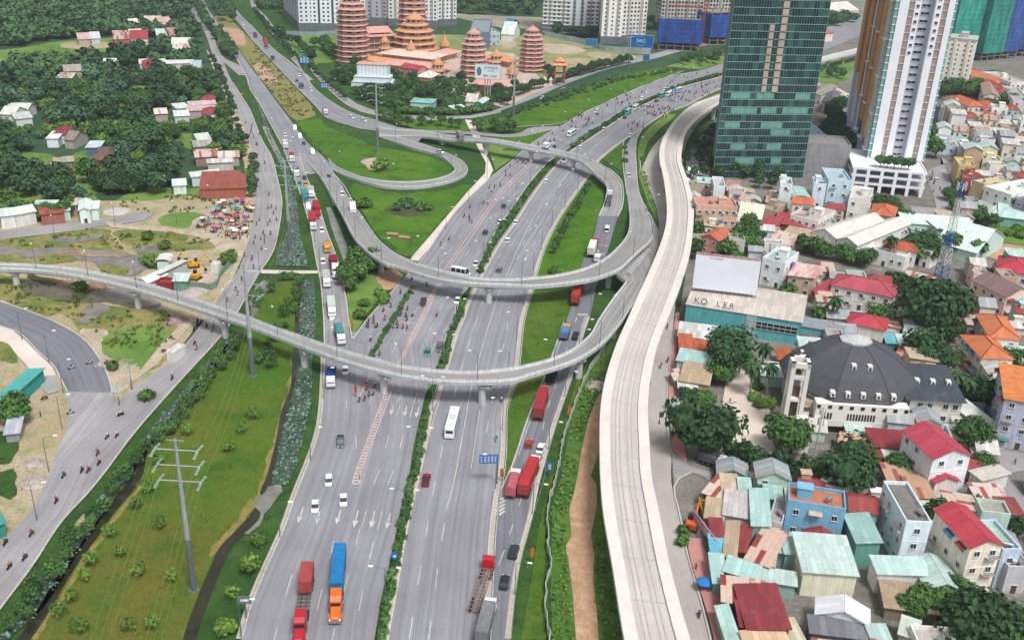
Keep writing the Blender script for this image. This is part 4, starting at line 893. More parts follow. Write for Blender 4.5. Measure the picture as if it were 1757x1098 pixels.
 row('21 700,60 800,95 20 820,1000',3,'bush',1.5,'shrub on the small triangular lawn','triangle shrubs','shrub','shrub')
 pts('21 345,765 390,770 370,750','bushy',1.2,'spreading shrub at the lower end of the green strip','strip end shrubs','shrub','shrub')
 P=scatter(GP('11 600,720 830,700 850,770 780,830 720,900 640,910'),4.2,R_)
 for p in P: tree('mid',p.x,p.y,R_.uniform(.9,1.2),'dense dark green tree beside the truck queue under the upper flyover','trees by the truck queue')
 pts('11 860,910 900,960 760,980 740,1060','bushy',1.3,'round bush on the corner lawn under the upper flyover','corner lawn bushes','shrub','shrub')
 pts('11 880,60','bushy',2.6,'silvery green shrub on the sand bed of the loop lawn',None,'shrub','shrub')
 row('11 990,350 1050,335 1130,345 1160,365',14,'bush',1.9,'dark low shrub in the round planted bed of the lawn','round bed shrubs','shrub','shrub',3,False)
 for s,l in (('11 740,318','dark flat shrub near the edge of the flyover lawn'),('11 775,318','dark flat shrub beside another at the lawn edge')): pts(s,'bushy',1.7,l,None,'shrub','shrub')
 # pylon field: canal-side trees and saplings
 row('02 1600,190 1530,290 1480,330 1430,420 1350,500 1290,600 1240,690 1200,780 1000,880 900,1050 03 640,280 620,360 500,430 430,560 380,640 300,700 230,780 200,880 150,960 60,1050',50,'youngd',.92,'bushy young tree along the lotus canal by the service road','canal bank trees',jit=1.6)
 pts('03 800,480 600,540 560,640 910,160 990,60 480,780 390,880 530,990 740,350 1060,300 1150,640 850,970 1010,960 930,610 02 1530,870 1050,960 1250,760 1620,750 1690,650','young',.95,'sparse young sapling standing on the pylon field','pylon field saplings')
 row('11 60,1000 110,930 160,860 290,830 310,920 290,1000 12 60,380 130,350 150,310',20,'youngd',.9,'young tree on the pylon field beyond the lower flyover','saplings beyond the flyover',jit=1.5)
 pts('03 1520,1010','bushy',1.1,'bright yellow-green round bush beside the bottom left road edge',None,'shrub','shrub')
 pts('13 50,430','bushy',1.05,'yellow-green bush beside the grey canal pool',None,'shrub','shrub')
 pts('03 1660,590 1560,755 13 10,575','young',1.0,'thin sapling on the dark verge right of the channel','verge saplings')
 # west small bits
 P=scatter(GP('01 0,60 100,40 250,120 270,200 160,230 0,220'),7,R_)
 for p in P: tree('mid',p.x,p.y,1,'tree on the edge of the western meadow','western meadow trees')
 pts('01 580,90','mid',1.5,'lone tree standing in the meadow beside the bare soil',None)
 pts('01 410,180 430,130 470,170 180,170 250,160 200,180','street',1.2,'small tree in the middle of the western meadow','meadow trees')
 P=scatter(GP('01 640,180 900,120 1080,180 1100,220 880,250 660,260'),6,R_)
 for p in P: tree('broad',p.x,p.y,.9,'dark tree at the forest corner above the village road','forest corner trees')
 row('01 20,440 60,410 130,400 180,410 230,420 300,420 350,410 400,420 470,380 500,360',18,'mid',.95,'dark tree in front of the white roofed shacks at the left edge','shack trees',jit=1.5)
 row('01 1660,180 1690,160 1700,220 1690,280 00 1700,1093',6,'mid',.9,'roadside tree by the brick roofed sheds','shed roadside trees')
 row('00 1640,960 1580,850 1540,680 1470,500 1420,420',18,'street',1.1,'roadside tree along the dirt shoulder of the western road','shoulder trees',jit=1)
 pts('02 80,620 110,590 130,640 60,650','mid',1.0,'dark tree by the blue tarpaulin at the left edge','tarpaulin trees')
 pts('02 980,530 760,330','bush',2,'rough shrub on the dirt island of the junction','junction shrubs','shrub','shrub')
 pts('01 1100,590 980,530 1520,700 1530,680 1000,700 1020,720 530,870','bushy',1.6,'green bush on the marsh bank','marsh bushes','shrub','shrub')
 # east
 B='spreading dark tree '
 pts('22 1519,240','big',1.1,B+'by the clubhouse corner above the church square',None,jit=0)
 pts('22 1455,370','bigm',.7,B+'between the low sheds and the church square',None,jit=0);pts('22 1380,560','bigm',.5,B+'below the beige shed roof',None,jit=0)
 pts('22 1350,760','big',1.2,'very large dark tree at the lower left of the church square',None,jit=0)
 pts('22 1700,330','palm',1.3,'tall palm by the white trunked tree on the church square',None,jit=0);pts('32 30,210','palm',1.2,'tall palm at the top of the church square',None,jit=0);pts('32 60,330','palm',1.2,'tall palm left of the church tower',None,jit=0)
 pts('22 1720,480 1700,560 1740,600 32 60,600 60,700','bushy',1.1,'shrub in the round bed of the church square','church bed shrubs','shrub','shrub')
 pts('32 215,800','bigm',.9,'broad green tree in front of the church tower',None,jit=0)
 pts('32 600,990','big',1.1,'large dark tree below the church hall',None,jit=0);pts('32 430,1000 380,1050','bigm',.55,'green tree beside the telephone mast','mast trees',jit=0)
 pts('32 940,990','mid',1.1,'small green tree among the rusty roofs under the church',None,jit=0)
 row('22 1505,985 1700,1060 32 0,1060 60,1085 290,1150',17,'cypress',1.35,'slim cypress in the row behind the church square wall','cypress row','cypress','tree',.2)
 pts('32 1100,200','big',.95,'dark tree behind the church beside the red roof',None,jit=0);pts('32 1180,280','big',.85,'dark tree behind the church annex',None,jit=0)
 pts('32 1260,100','bigm',.7,'olive round tree beside the white shed',None,jit=0)
 pts('32 1320,480','bigm',.75,'dark tree between the church annex and the orange hip roofs',None,jit=0);pts('32 1450,500','big',.8,'dark tree by the orange roofed villa',None,jit=0)
 pts('32 1320,400 1400,420','palm',1.2,'palm tree behind the church by the orange roofed villa','church back palms')
 pts('32 1420,790','bigm',.8,'green tree below the grey orange-roofed block',None,jit=0);pts('32 1500,1000','bigm',.5,'green tree beside the lane behind the red roof',None,jit=0)
 pts('32 1730,300','bigm',.9,'dark tree at the right edge beside the orange roof',None,jit=0)
 for s,k,c,l in (('31 1150,980','big',1.5,'largest of three dark crowns under the blue and white mast'),('31 1010,900','big',.9,'left one of three dark crowns under the blue and white mast'),('31 1290,960','big',1.0,'right one of three dark crowns under the blue and white mast')): pts(s,k,c,l,None,jit=0)
 pts('31 1080,560','big',.95,'dark tree beside the pale green warehouse roof',None,jit=0);pts('31 870,540','palm',1.3,'palm beside the long white warehouse',None,jit=0)
 pts('31 890,330 960,390 850,290 780,290','bigm',.65,'dark tree round the small orange villa','villa trees',jit=0)
 row('31 250,620 350,650 480,690 560,700 640,740 730,720',12,'mid',1.15,'dark green tree on the plot below the white warehouse','warehouse plot trees',jit=2.5)
 row('31 1060,720 1120,740 1250,650 1350,680 1450,690 1300,620',10,'mid',1.3,'tree behind the blue and white mast','mast back trees',jit=2)
 pts('31 1430,710 1650,660','palm',.9,'low palm on the dirt yard','yard palms');pts('31 490,960','palm',1.3,'big palm in front of the red hip roofed house',None,jit=0)
 pts('31 780,1050','bigm',.7,'dark tree before the red hip roofed house',None,jit=0);pts('31 420,1060 170,870','mid',1.1,'green tree between the teal hall and the red roofs','hall trees')
 pts('31 870,830 940,810','mid',1.1,'tree right of the red hip roofed house','red house trees')
 pts('31 1260,240 1330,200 1300,300 1380,340 1420,370','bigm',.6,'dark street tree by the crossing behind the parking deck','crossing trees')
 row('31 1560,500 1620,520 1700,510 1740,540',7,'bushy',1.5,'bush in the green garden plot','garden bushes','shrub','shrub',2)
 pts('31 1480,390 1560,410','mid',1,'street tree by the long pale roof','pale roof trees')
 row('21 1230,60 1360,70 1390,130 1290,150',6,'street',1.5,'dark tree in the car park left of the glass tower','car park trees')
 row('20 1300,1000 1330,1040 1420,900 1380,940',8,'street',1.3,'tree on the street beside the glass tower','tower street trees',jit=1)
 row('21 1440,150 1530,140 1600,150 1700,140 31 20,220 100,160',9,'street',1.6,'dark tree at the foot of the glass tower','glass tower foot trees')
 pts('21 1600,470 1650,430 1700,500 1660,560 1560,540 1530,600 1590,660 1320,440 1310,480 1290,600','mid',1.25,'dark tree round the pink gabled house','pink house trees')
 row('22 1210,560 1250,600 1290,590',4,'street',.9,'bushy tree by the rubble at the pavement','rubble trees')
 pts('23 1230,350 1215,420','bush',1.6,'potted shrub by the pavement near the stalls','stall shrubs','shrub','shrub')
 pts('33 1500,950','big',1.1,'big bright green tree in the bottom right corner',None,jit=0);pts('33 1650,1000','bigm',1.1,'green tree at the very bottom right',None,jit=0)
 row('33 900,930 1000,960 1200,900 1300,960 1250,860 1350,900',9,'mid',.9,'green tree on the overgrown plot by the bottom right houses','plot trees',jit=1.5)
 pts('33 1430,130','street',1.0,'small round tree on the rooftop terrace side',None);pts('33 1730,340 1160,230','street',1.3,'dark tree squeezed between houses','house gap trees')
 for s in ('30 480,750 520,800 560,880 500,900 540,950 460,860 590,820 520,700 470,700',): pts(s,'big',.8,'dark tree in the grove between the glass tower and the striped tower','grove between the towers')
 row('30 1220,640 1300,620 1380,650 1430,640',9,'bigm',.9,'dark tree at the foot of the cream apartment block','cream block trees',jit=3)
 pts('30 1640,680 1680,700 1600,650 1540,510 1450,560','bigm',.9,'tree between the villas at the upper right','upper villa trees')
 row('30 1200,740 1400,760 1560,740',9,'mid',1.3,'dark tree in the line below the upper villas','villa line trees',jit=2)
 row('30 830,1040 900,1050 960,1030',5,'mid',1.0,'roof garden tree between the striped tower legs','roof garden trees',z=11) if False else None
 row('30 1110,960 1130,1020 1110,1080 640,960 620,1040',8,'mid',1.4,'street tree at the foot of the striped tower','striped tower trees')
 P=scatter(GP('30 430,110 620,100 640,150 520,190 440,170'),12,R_)
 for p in P: tree('forest',p.x,p.y,1.1,'tree of the distant park between the towers','distant park trees',parts=False)
 P=scatter(GP('30 370,490 480,490 560,500 540,540 400,520'),7,R_)
 for p in P: tree('street',p.x,p.y,1.4,'tree on the traffic island between the towers','island trees',parts=False)
 P=scatter(GP('20 1180,420 1300,390 1500,350 1510,440 1400,440 1260,455'),8,R_)
 for p in P: tree('street',p.x,p.y,1.3,'small tree on the wedge lawn by the blue building site','wedge trees',parts=False)
 # backdrop greenery along the top
 P=scatter(GP('20 -420,0 260,-120 280,100 0,110 -350,90'),15,R_)
 for p in P: tree('forest',p.x,p.y,1.2,'distant tree between the apartment slabs at the top','distant top trees',parts=False)
 P=scatter(GP('10 0,-60 200,-60 230,120 240,200 100,170 60,60'),12,R_)
 for p in P: tree('forest',p.x,p.y,1.0,'distant tree left of the white apartment slabs','trees left of the slabs',parts=False)
 row('20 400,230 480,240 560,250 640,240',10,'forest',.9,'dark tree at the foot of the white tower blocks','tower block trees',jit=4)
 row('20 960,200 1040,170 1060,200',8,'forest',1.0,'dark tree between the tower blocks','tree patch between blocks',jit=6)
# ================================================================== VEHICLES
TYRE=mat('#1c1c1d',.9,.1,3,name='rubber');CHROME=mat('#9a9c9e',.35,.05,2,.7,name='dull_metal');CHAS=mat('#3a3533',.8,.15,2,name='chassis_steel');WIND=glassm('#1d252b',.1)
LAMPW=mat('#e8e8e0',.3,0,1,name='headlight_glass');LAMPR=mat('#a02018',.3,0,1,name='tail_light_glass')
def paint(c): return mat(c,.35,.06,1.0,name='paint_'+c.strip('#'),spec=.5)
wm=MB();wm.cyl((0,-.13,0),(0,.13,0),.34,.34,12);WHEEL=wm.mesh('wheel',TYRE)
wm=MB();wm.cyl((0,-.2,0),(0,.2,0),.5,.5,12);wm.cyl((0,-.22,0),(0,.22,0),.22,.22,8,1);BWHEEL=wm.mesh('wheel',[TYRE,CHROME])
def loft(mb,secs,mi=0,gl=None,glm=1):
 """body loft along x: each section = (x, halfwidth, [z...], [y-scale...]) closed top and bottom"""
 P=[];n=len(secs[0][2])
 for x,hw,zs,ks in secs:
  for z,k in zip(zs,ks): P.append((x,-hw*k,z))
  for z,k in zip(reversed(zs),reversed(ks)): P.append((x,hw*k,z))
 m=2*n;F=[];
 for i in range(len(secs)-1):
  for k in range(m): F.append([i*m+k,i*m+(k+1) % m,(i+1)*m+(k+1) % m,(i+1)*m+k])
 F.append(list(range(m))[::-1]);F.append([(len(secs)-1)*m+k for k in range(m)]);mb.add(P,F,mi)
CARM={}
def car_meshes(kind,col):
 key=(kind,col)
 if key in CARM: return CARM[key]
 L={'sedan': 4.5,'hatch': 4.0,'suv': 4.7,'pickup': 5.2,'van': 5.2,'minibus': 6.4}[kind];hw={'van': .95,'minibus': 1.05,'suv': .93}.get(kind,.88)
 b=MB();K=[.92,1,.97];f=L/2
 bh={'sedan': .82,'hatch': .88,'suv': 1.05,'pickup': 1.0,'van': 1.05,'minibus': 1.1}[kind]
 hood=bh if kind not in ('van','minibus') else bh*1.05
 loft(b,[(-f,hw*.86,[.38,.6,bh*.9],K),(-f+.25,hw*.97,[.25,.6,bh],K),(-f*.4,hw,[.22,.6,bh+.03],K),(f*.35,hw,[.22,.6,bh+.02],K),(f-.35,hw*.96,[.25,.58,hood*.88],K),(f,hw*.8,[.38,.55,hood*.74],K)])
 g=MB();rh={'sedan': 1.42,'hatch': 1.5,'suv': 1.75,'pickup': 1.7,'van': 2.1,'minibus': 2.6}[kind]
 x0,x1,x2,x3={'sedan': (-f+.55,-f+1.15,.35,1.15),'hatch': (-f+.12,-f+.55,.35,1.1),'suv': (-f+.1,-f+.45,.55,1.25),'pickup': (-.35,-.1,.85,1.5),'van': (-f+.08,-f+.2,f-1.35,f-.55),'minibus': (-f+.06,-f+.15,f-1.1,f-.4)}[kind]
 loft(g,[(x0,hw*.93,[bh-.02,bh+.01],[1,1]),(x1,hw*.93,[bh-.02,rh-.05],[1,.84]),(x2,hw*.93,[bh-.02,rh-.05],[1,.84]),(x3,hw*.9,[bh-.02,bh+.02],[1,1])])
 r=MB();loft(r,[(x1-.05,hw*.76,[rh-.07,rh],[1.04,.95]),((x1+x2)/2,hw*.8,[rh-.07,rh+.03],[1.04,.95]),(x2+.05,hw*.76,[rh-.07,rh-.01],[1.04,.95])])
 if kind in ('van','minibus','suv','pickup'):
  for xx in ([x0+.15,(x1+x2)/2,x2] if kind != 'minibus' else [x0+.15,-1.2,.6,x2]):
   for s in (-1,1): r.box((xx,s*hw*.86,(bh+rh)/2),(.16,.1,rh-bh))
 lg=MB();
 for s in (-1,1): lg.box((f-.07,s*hw*.62,hood*.7),(.16,.32,.16),0,0);lg.box((-f+.07,s*hw*.68,bh*.78),(.12,.28,.18),0,1)
 extra=None
 if kind=='pickup':
  e=MB();e.box((-1.45,0,bh+.05),(1.9,1.5,.05));extra=e.mesh('load_bed',CHAS)
 CARM[key] =(b.mesh('body',paint(col)),g.mesh('windows',WIND),r.mesh('roof',paint(col)),lg.mesh('lights',[LAMPW,LAMPR]),extra,f*.62,hw*.9);return CARM[key]
def car(kind,col,loc,rz,label,group=None,name=None):
 b,g,r,lg,ex,wx,wy=car_meshes(kind,col);t=thing(name or {'pickup': 'pickup_truck','van': 'van','minibus': 'minibus'}.get(kind,'car'),label,{'pickup': 'pickup','van': 'van','minibus': 'minibus'}.get(kind,'car'),loc,rz,group)
 inst('body',b,t);inst('windows',g,t);inst('roof',r,t);inst('lights',lg,t)
 if ex: inst('load_bed',ex,t)
 for sx in (-1,1):
  for sy in (-1,1): inst('wheel',WHEEL,t,(sx*wx,sy*wy,.34))
 return t
def wheels(t,xs,wy=1.0,me=None):
 for x in xs:
  for s in (-1,1): inst('wheel',me or BWHEEL,t,(x,s*wy,.5))
def boxm(mb,c,sz,mi=0): mb.box(c,sz,0,mi)
def cont_mb(x0,x1,z0,h=2.6,w=2.44):
 """ribbed container between x0 and x1"""
 mb=MB();n=int((x1-x0)/.55);mb.box(((x0+x1)/2,0,z0+h/2),(x1-x0-.06,w-.1,h-.06))
 for i in range(n):
  x=x0+(i+.5)*(x1-x0)/n
  for s in (-1,1): mb.box((x,s*(w/2-.03),z0+h/2),((x1-x0)/n*.5,.07,h-.3))
 for s in (-1,1):
  for zz in (z0+.08,z0+h-.08): mb.box(((x0+x1)/2,s*(w/2-.05),zz),(x1-x0,.12,.16))
  for xx in (x0+.08,x1-.08): mb.box((xx,s*(w/2-.06),z0+h/2),(.16,.14,h-.34))
 for k in (-.6,-.2,.2,.6): mb.box((x0-.03,k,z0+h/2),(.05,.05,h-.4),0,1)
 for k in range(2): mb.box((x0-.02,0,z0+.6+k*1.2),(.04,w-.4,.04),0,1)
 for xx in (x0+.03,x1-.03): mb.box((xx,0,z0+h-.08),(.1,w-.3,.16))
 mb.box(((x0+x1)/2,0,z0+h-.02),(x1-x0-.3,w-.3,.05))
 for k in range(n//2): mb.box((x0+(k+.5)*(x1-x0)/(n//2),0,z0+h+.005),(.25,w-.34,.05))
 return mb
def tractor(t,col,xf,conv=True):
 """tractor unit whose nose is at x = xf"""
 P=paint(col);a=MB()
 if conv:
  loft(a,[(xf-6.2,1.05,[.9,1.6,3.3],[1,1,.9]),(xf-5.9,1.12,[.9,1.6,3.75],[1,1,.88]),(xf-3.6,1.12,[.9,1.6,3.7],[1,1,.86]),(xf-2.9,1.1,[.9,1.6,3.0],[1,1,.88])]);cb=a.build('cab',P,t)
  h=MB();loft(h,[(xf-2.9,1.05,[.7,1.3,1.98],[1,1,.9]),(xf-2.1,.95,[.7,1.3,1.9],[1.05,1,.85]),(xf-.4,.85,[.6,1.2,1.6],[1.1,1,.85]),(xf,.7,[.6,1.0,1.35],[1.05,1,.8])]);
  for s in (-1,1): loft(h,[(xf-2.3,.01,[0,0],[1,1]),(xf-2.2,.01,[0,0],[1,1])]);h.box((xf-1.1,s*1.02,1.02),(1.5,.36,.22),0,0,.85)
  h.build('hood',P,t)
  g=MB();g.face([(xf-2.72,-.95,2.05),(xf-2.72,.95,2.05),(xf-3.0,.88,2.9),(xf-3.0,-.88,2.9)]);
  for s in (-1,1): g.face([(xf-3.1,s*1.125,2.1),(xf-3.9,s*1.125,2.1),(xf-3.8,s*1.07,2.8),(xf-3.15,s*1.07,2.8)])
  g.build('windscreen',WIND,cb)
  m=MB();m.box((xf+.08,0,.62),(.25,2.3,.35));m.box((xf+.03,0,1.05),(.06,.9,.6))
  for s in (-1,1): m.box((xf-2.6,s*1.42,2.3),(.12,.22,.7));m.cyl((xf-6.1,s*.95,1),(xf-6.1,s*.95,3.9),.08,.08,6);m.cyl((xf-4.9,s*1.05,.75),(xf-3.6,s*1.05,.75),.32,.32,10)
  m.build('bumper',CHROME,cb);l=MB()
  for s in (-1,1): l.box((xf-.12,s*.95,1.0),(.2,.3,.25))
  l.build('headlight',LAMPW,cb);wheels(t,(xf-1.1,));cab_back=xf-6.2
 else:
  loft(a,[(xf-2.1,1.18,[.7,1.6,2.9],[1,1,.95]),(xf-.9,1.2,[.7,1.6,3.0],[1,1,.93]),(xf-.25,1.2,[.6,1.6,2.75],[1,1,.9]),(xf,1.15,[.6,1.4,1.75],[1,1,.97])]);cb=a.build('cab',P,t)
  g=MB();g.face([(xf+.01,-1.0,1.75),(xf+.01,1.0,1.75),(xf-.24,.98,2.62),(xf-.24,-.98,2.62)])
  for s in (-1,1): g.face([(xf-.3,s*1.2,1.7),(xf-1.2,s*1.205,1.7),(xf-1.15,s*1.15,2.5),(xf-.4,s*1.15,2.5)])
  g.build('windscreen',WIND,cb)
  m=MB();m.box((xf+.05,0,.6),(.2,2.3,.4));
  for s in (-1,1): m.box((xf-.1,s*1.38,2.2),(.12,.2,.6))
  m.build('bumper',CHROME,cb);l=MB()
  for s in (-1,1): l.box((xf+.04,s*.9,.95),(.1,.35,.22))
  l.build('headlight',LAMPW,cb);wheels(t,(xf-1.3,));cab_back=xf-2.1
 c=MB()
 for s in (-1,1): c.box((xf-4.2,s*.42,.82),(6.5 if conv else 5.5,.16,.28))
 c.build('chassis',CHAS,t);return cab_back
def container_truck(loc,rz,label,cab='#b02030',box='#a04040',blen=12.2,conv=True,total=None,name='container_truck',cargo=True,boff=0.0,group=None,deck='#5c4f48'):
 """origin at nose; trailer 12.6 m"""
 loc=(loc[0],loc[1],loc[2]+.34);t=thing(name,label,'truck',loc,rz,group);nose=0.0;cb=tractor(t,cab,nose,conv);tx1=cb-.5;tx0=tx1-12.4
 f=MB();D=mat(deck,.8,.2,2)
 for s in (-1,1): f.box(((tx0+tx1)/2,s*.5,1.22),(12.4,.16,.34));f.box(((tx0+tx1)/2,s*1.14,1.3),(12.4,.1,.14))
 for k in range(12): f.box((tx0+.3+k*1.07,0,1.33),(.2,2.3,.12))
 f.build('trailer_frame',D,t);wheels(t,(tx0+1.2,tx0+2.5,tx0+3.8,tx1-.3,tx1-1.6))
 if cargo: cont_mb(tx0+boff,tx0+boff+blen,1.42).build('container',[mat(box,.6,.14,.9,name='container_'+box.strip('#')),CHROME],t)
 tl=MB()
 for s in (-1,1): tl.box((tx0-.05,s*.9,1.0),(.08,.4,.2))
 tl.build('tail_light',LAMPR,t);return t
def box_truck(loc,rz,label,cab='#e8e8e8',box='#d8d8d8',blen=6.5,bh=2.5,w=2.35,name='box_truck',kind='box',cat='truck',group=None):
 loc=(loc[0],loc[1],loc[2]+.34);t=thing(name,label,cat,loc,rz,group);tractor(t,cab,0,False);x1=-2.4;x0=x1-blen;M_=mat(box,.7,.14,.8)
 m=MB()
 if kind=='box':
  m.box(((x0+x1)/2,0,1.1+bh/2),(blen,w,bh));
  for k in range(int(blen/1.2)): m.box((x0+.6+k*1.2,0,1.1+bh/2+.02),(.08,w+.06,bh))
  m.build('cargo_box',M_,t)
 elif kind=='canvas':
  P=[(0,0),(w/2,0),(w/2,bh*.8),(w*.3,bh),(-w*.3,bh),(-w/2,bh*.8),(-w/2,0)]
  n=9;rings=[]
  for i in range(n):
   x=x0+blen*i/(n-1);s_=-.05 if i % 2 else 0;rings.append([(x,a,1.1+b+(s_ if b>bh*.7 else 0)) for a,b in P[1:]])
  for A,B in zip(rings,rings[1:]):
   for k in range(5): m.face([A[k],A[k+1],B[k+1],B[k]])
  m.face(rings[0]);m.face(rings[-1]);m.build('canvas_cover',M_,t)
 elif kind=='open':
  for s in (-1,1): m.box(((x0+x1)/2,s*w/2,1.6),(blen,.1,1.0))
  for xx in (x0,x1): m.box((xx,0,1.6),(.1,w,1.0))
  m.box(((x0+x1)/2,0,1.5),(blen-.2,w-.2,.6));m.build('cargo_bed',M_,t)
 b=MB()
 for s in (-1,1): b.box((x0+blen*.45,s*.5,.95),(blen,.16,.3))
 b.build('frame_rail',CHAS,t);wheels(t,(x0+1.5,x0+2.8));tl=MB()
 for s in (-1,1): tl.box((x0-.05,s*.9,1.0),(.08,.35,.2))
 tl.build('tail_light',LAMPR,t);return t
def bus(loc,rz,label,col='#e8e8ea',low='#9db8c8',L=11.5,h=3.1,group=None):
 loc=(loc[0],loc[1],loc[2]+.34);t=thing('bus',label,'bus',loc,rz,group);b=MB();f=L/2
 loft(b,[(-f,1.15,[.4,1.5,h-.15],[1,1,.95]),(-f+.3,1.22,[.35,1.5,h],[1,1,.93]),(f-.4,1.22,[.35,1.5,h],[1,1,.93]),(f,1.15,[.4,1.4,h-.35],[1,1,.95])]);b.build('body',paint(col),t)
 g=MB()
 for s in (-1,1):
  g.face([(-f+.7,s*1.235,1.55),(f-.5,s*1.235,1.55),(f-.5,s*1.18,2.5),(-f+.7,s*1.18,2.5)])
 g.face([(f+.01,-1.0,1.4),(f+.01,1.0,1.4),(f-.02,.97,2.65),(f-.02,-.97,2.65)]);g.face([(-f-.01,-.9,1.7),(-f-.01,.9,1.7),(-f-.01,.9,2.5),(-f-.01,-.9,2.5)]);g.build('windows',WIND,t)
 k=MB();k.box((0,0,.62),(L-.3,2.48,.5));k.build('skirt',paint(low),t);a=MB();a.box((0,0,h+.1),(2.2,1.6,.22));a.box((-f+1.5,0,h+.08),(.7,.7,.15));a.box((f-2,0,h+.08),(.7,.7,.12));a.build('roof_unit',mat('#c8cacc',.6),t)
 wheels(t,(-f+2.5,f-2.3),1.05);l=MB()
 for s in (-1,1): l.box((f,s*.9,.8),(.1,.35,.2))
 l.build('headlight',LAMPW,t);return t
# ---- motorbikes and riders
bm_=MB();
def bike_mesh(col):
 b=MB()
 for x in (-.62,.62): b.cyl((x,-.06,.3),(x,.06,.3),.3,.3,10,1)
 loft(b,[(-.85,.1,[.62,.74],[1,1]),(-.5,.17,[.45,.8],[1,.9]),(0,.16,[.28,.74],[1,.9]),(.3,.12,[.3,.5],[1,1]),(.5,.14,[.45,.95],[1,.7]),(.62,.08,[.6,1.0],[1,.6])])
 b.box((.45,0,1.03),(.06,.66,.05),0,1);b.box((.62,0,.6),(.06,.1,.55),0,1);b.box((.66,0,.92),(.1,.18,.14),0,2);b.box((-.25,0,.8),(.75,.28,.1),0,1);return b.mesh('motorbike',[paint(col),TYRE,LAMPW])
BIKES=[bike_mesh(c) for c in ('#8a1c22','#22242a','#c8c8cc','#2a3c66','#1c1c1e','#5a5c60')]
def figure(sit,ph=0):
 me=bpy.data.meshes.new('person');
 if sit: V=[(-.2,0,.92),(-.17,0,1.2),(-.1,0,1.42),(-.07,0,1.53),(-.04,0,1.66),(-.02,0,1.78),(-.08,.2,1.38),(.12,.27,1.16),(.4,.28,1.08),(-.08,-.2,1.38),(.12,-.27,1.16),(.4,-.28,1.08),(-.15,.12,.88),(.24,.2,.84),(.12,.17,.4),(.26,.17,.34),(-.15,-.12,.88),(.24,-.2,.84),(.12,-.17,.4),(.26,-.17,.34)]
 else: V=[(0,0,.95),(0,0,1.2),(0,0,1.42),(0,0,1.5),(.01,0,1.6),(.01,0,1.72),(0,.19,1.4),(.02,.26,1.12),(.08,.24,.86),(0,-.19,1.4),(-.02,-.26,1.12),(.06,-.25,.86),(0,.1,.9),(.1*ph+.02,.11,.5),(.16*ph,.11,.08),(.16*ph+.15,.12,.04),(0,-.1,.9),(-.08*ph+.02,-.11,.5),(-.2*ph,-.11,.08),(-.2*ph+.15,-.12,.04)]
 E=[(0,1),(1,2),(2,3),(3,4),(4,5),(2,6),(6,7),(7,8),(2,9),(9,10),(10,11),(0,12),(12,13),(13,14),(14,15),(0,16),(16,17),(17,18),(18,19)]
 Rr=[.15,.15,.15,.06,.1,.1,.07,.05,.04,.07,.05,.04,.1,.075,.05,.04,.1,.075,.05,.04]
 me.from_pydata(V,E,[]);o=bpy.data.objects.new('tmp',me);COL.objects.link(o);md=o.modifiers.new('s','SKIN');me.skin_vertices[0].data[0].use_root=True
 for i,r in enumerate(Rr): me.skin_vertices[0].data[i].radius=(r,r*(1.15 if i in (0,1,2) else 1))
 md2=o.modifiers.new('d','SUBSURF');md2.levels=1
 dg=bpy.context.evaluated_depsgraph_get();dg.update();m=bpy.data.meshes.new_from_object(o.evaluated_get(dg));bpy.data.objects.remove(o);m.name='person';return m
def dress(m,top,leg,hat,sit):
 m=m.copy();m.materials.clear();neck=1.5 if sit else 1.48;hip=.93 if sit else .92
 for c in (top,leg,hat,'#a87e62'): m.materials.append(mat(c,.8,.08,3))
 for p in m.polygons:
  c=p.center;p.material_index=2 if c.z>neck+.16 else 3 if c.z>neck else 0
  if c.z<hip and not (abs(c.y) >.17 and not sit and c.z>.8): p.material_index=1
  if abs(c.y) >.2 and ((sit and c.x>.3 and c.z>.9) or (not sit and .75<c.z<.93)): p.material_index=3
 return m
fs=figure(True);fw=figure(False,1.0);fst=figure(False,.2)
OUT=[('#b03038','#2c2c34','#b8282c'),('#3c5a8c','#26262c','#e0e0e0'),('#d8d4cc','#3a3a44','#2a4a8a'),('#5c6c5a','#22222a','#c8b040'),('#7a4a6a','#30303a','#383838'),('#c87838','#28303c','#d84840')]
RIDERS=[dress(fs,*c,True) for c in OUT];WALK=[dress(f,*c,False) for f in (fw,fst) for c in [(a,b,'#2a2220') for a,b,_ in OUT]]
def short(a,b): return a if len(a.split()) <17 else b
def biker(x,y,rz,label,group=None,z=.4):
 k=R_.randrange(6);j=R_.randrange(6);bc=('red','dark','silver','blue','black','grey')[j];rc=('red','blue','pale','green','purple','orange')[k];g=group or label
 o=inst('motorbike',BIKES[j],None,(x,y,z),rz);tag(o,short(bc+' motorbike '+label,'motorbike '+label),'motorbike',bc+' motorbikes, '+g)
 p=inst('person',RIDERS[k],None,(x,y,z-.02),rz);tag(p,short('helmeted rider in '+rc+' '+label,'rider '+label),'person','riders in '+rc+', '+g)
def walker(x,y,label,group=None,z=.25):
 o=inst('person',R_.choice(WALK),None,(x,y,z),R_.random()*6.283);tag(o,label,'person',group)
def HD(a,b): return math.atan2(b.y-a.y,b.x-a.x)
def VP(s,z=0.065):
 P=[G(x,y,z) for x,y in PX(s)];return P[0],HD(P[1],P[0])      # front point, heading from rear to front
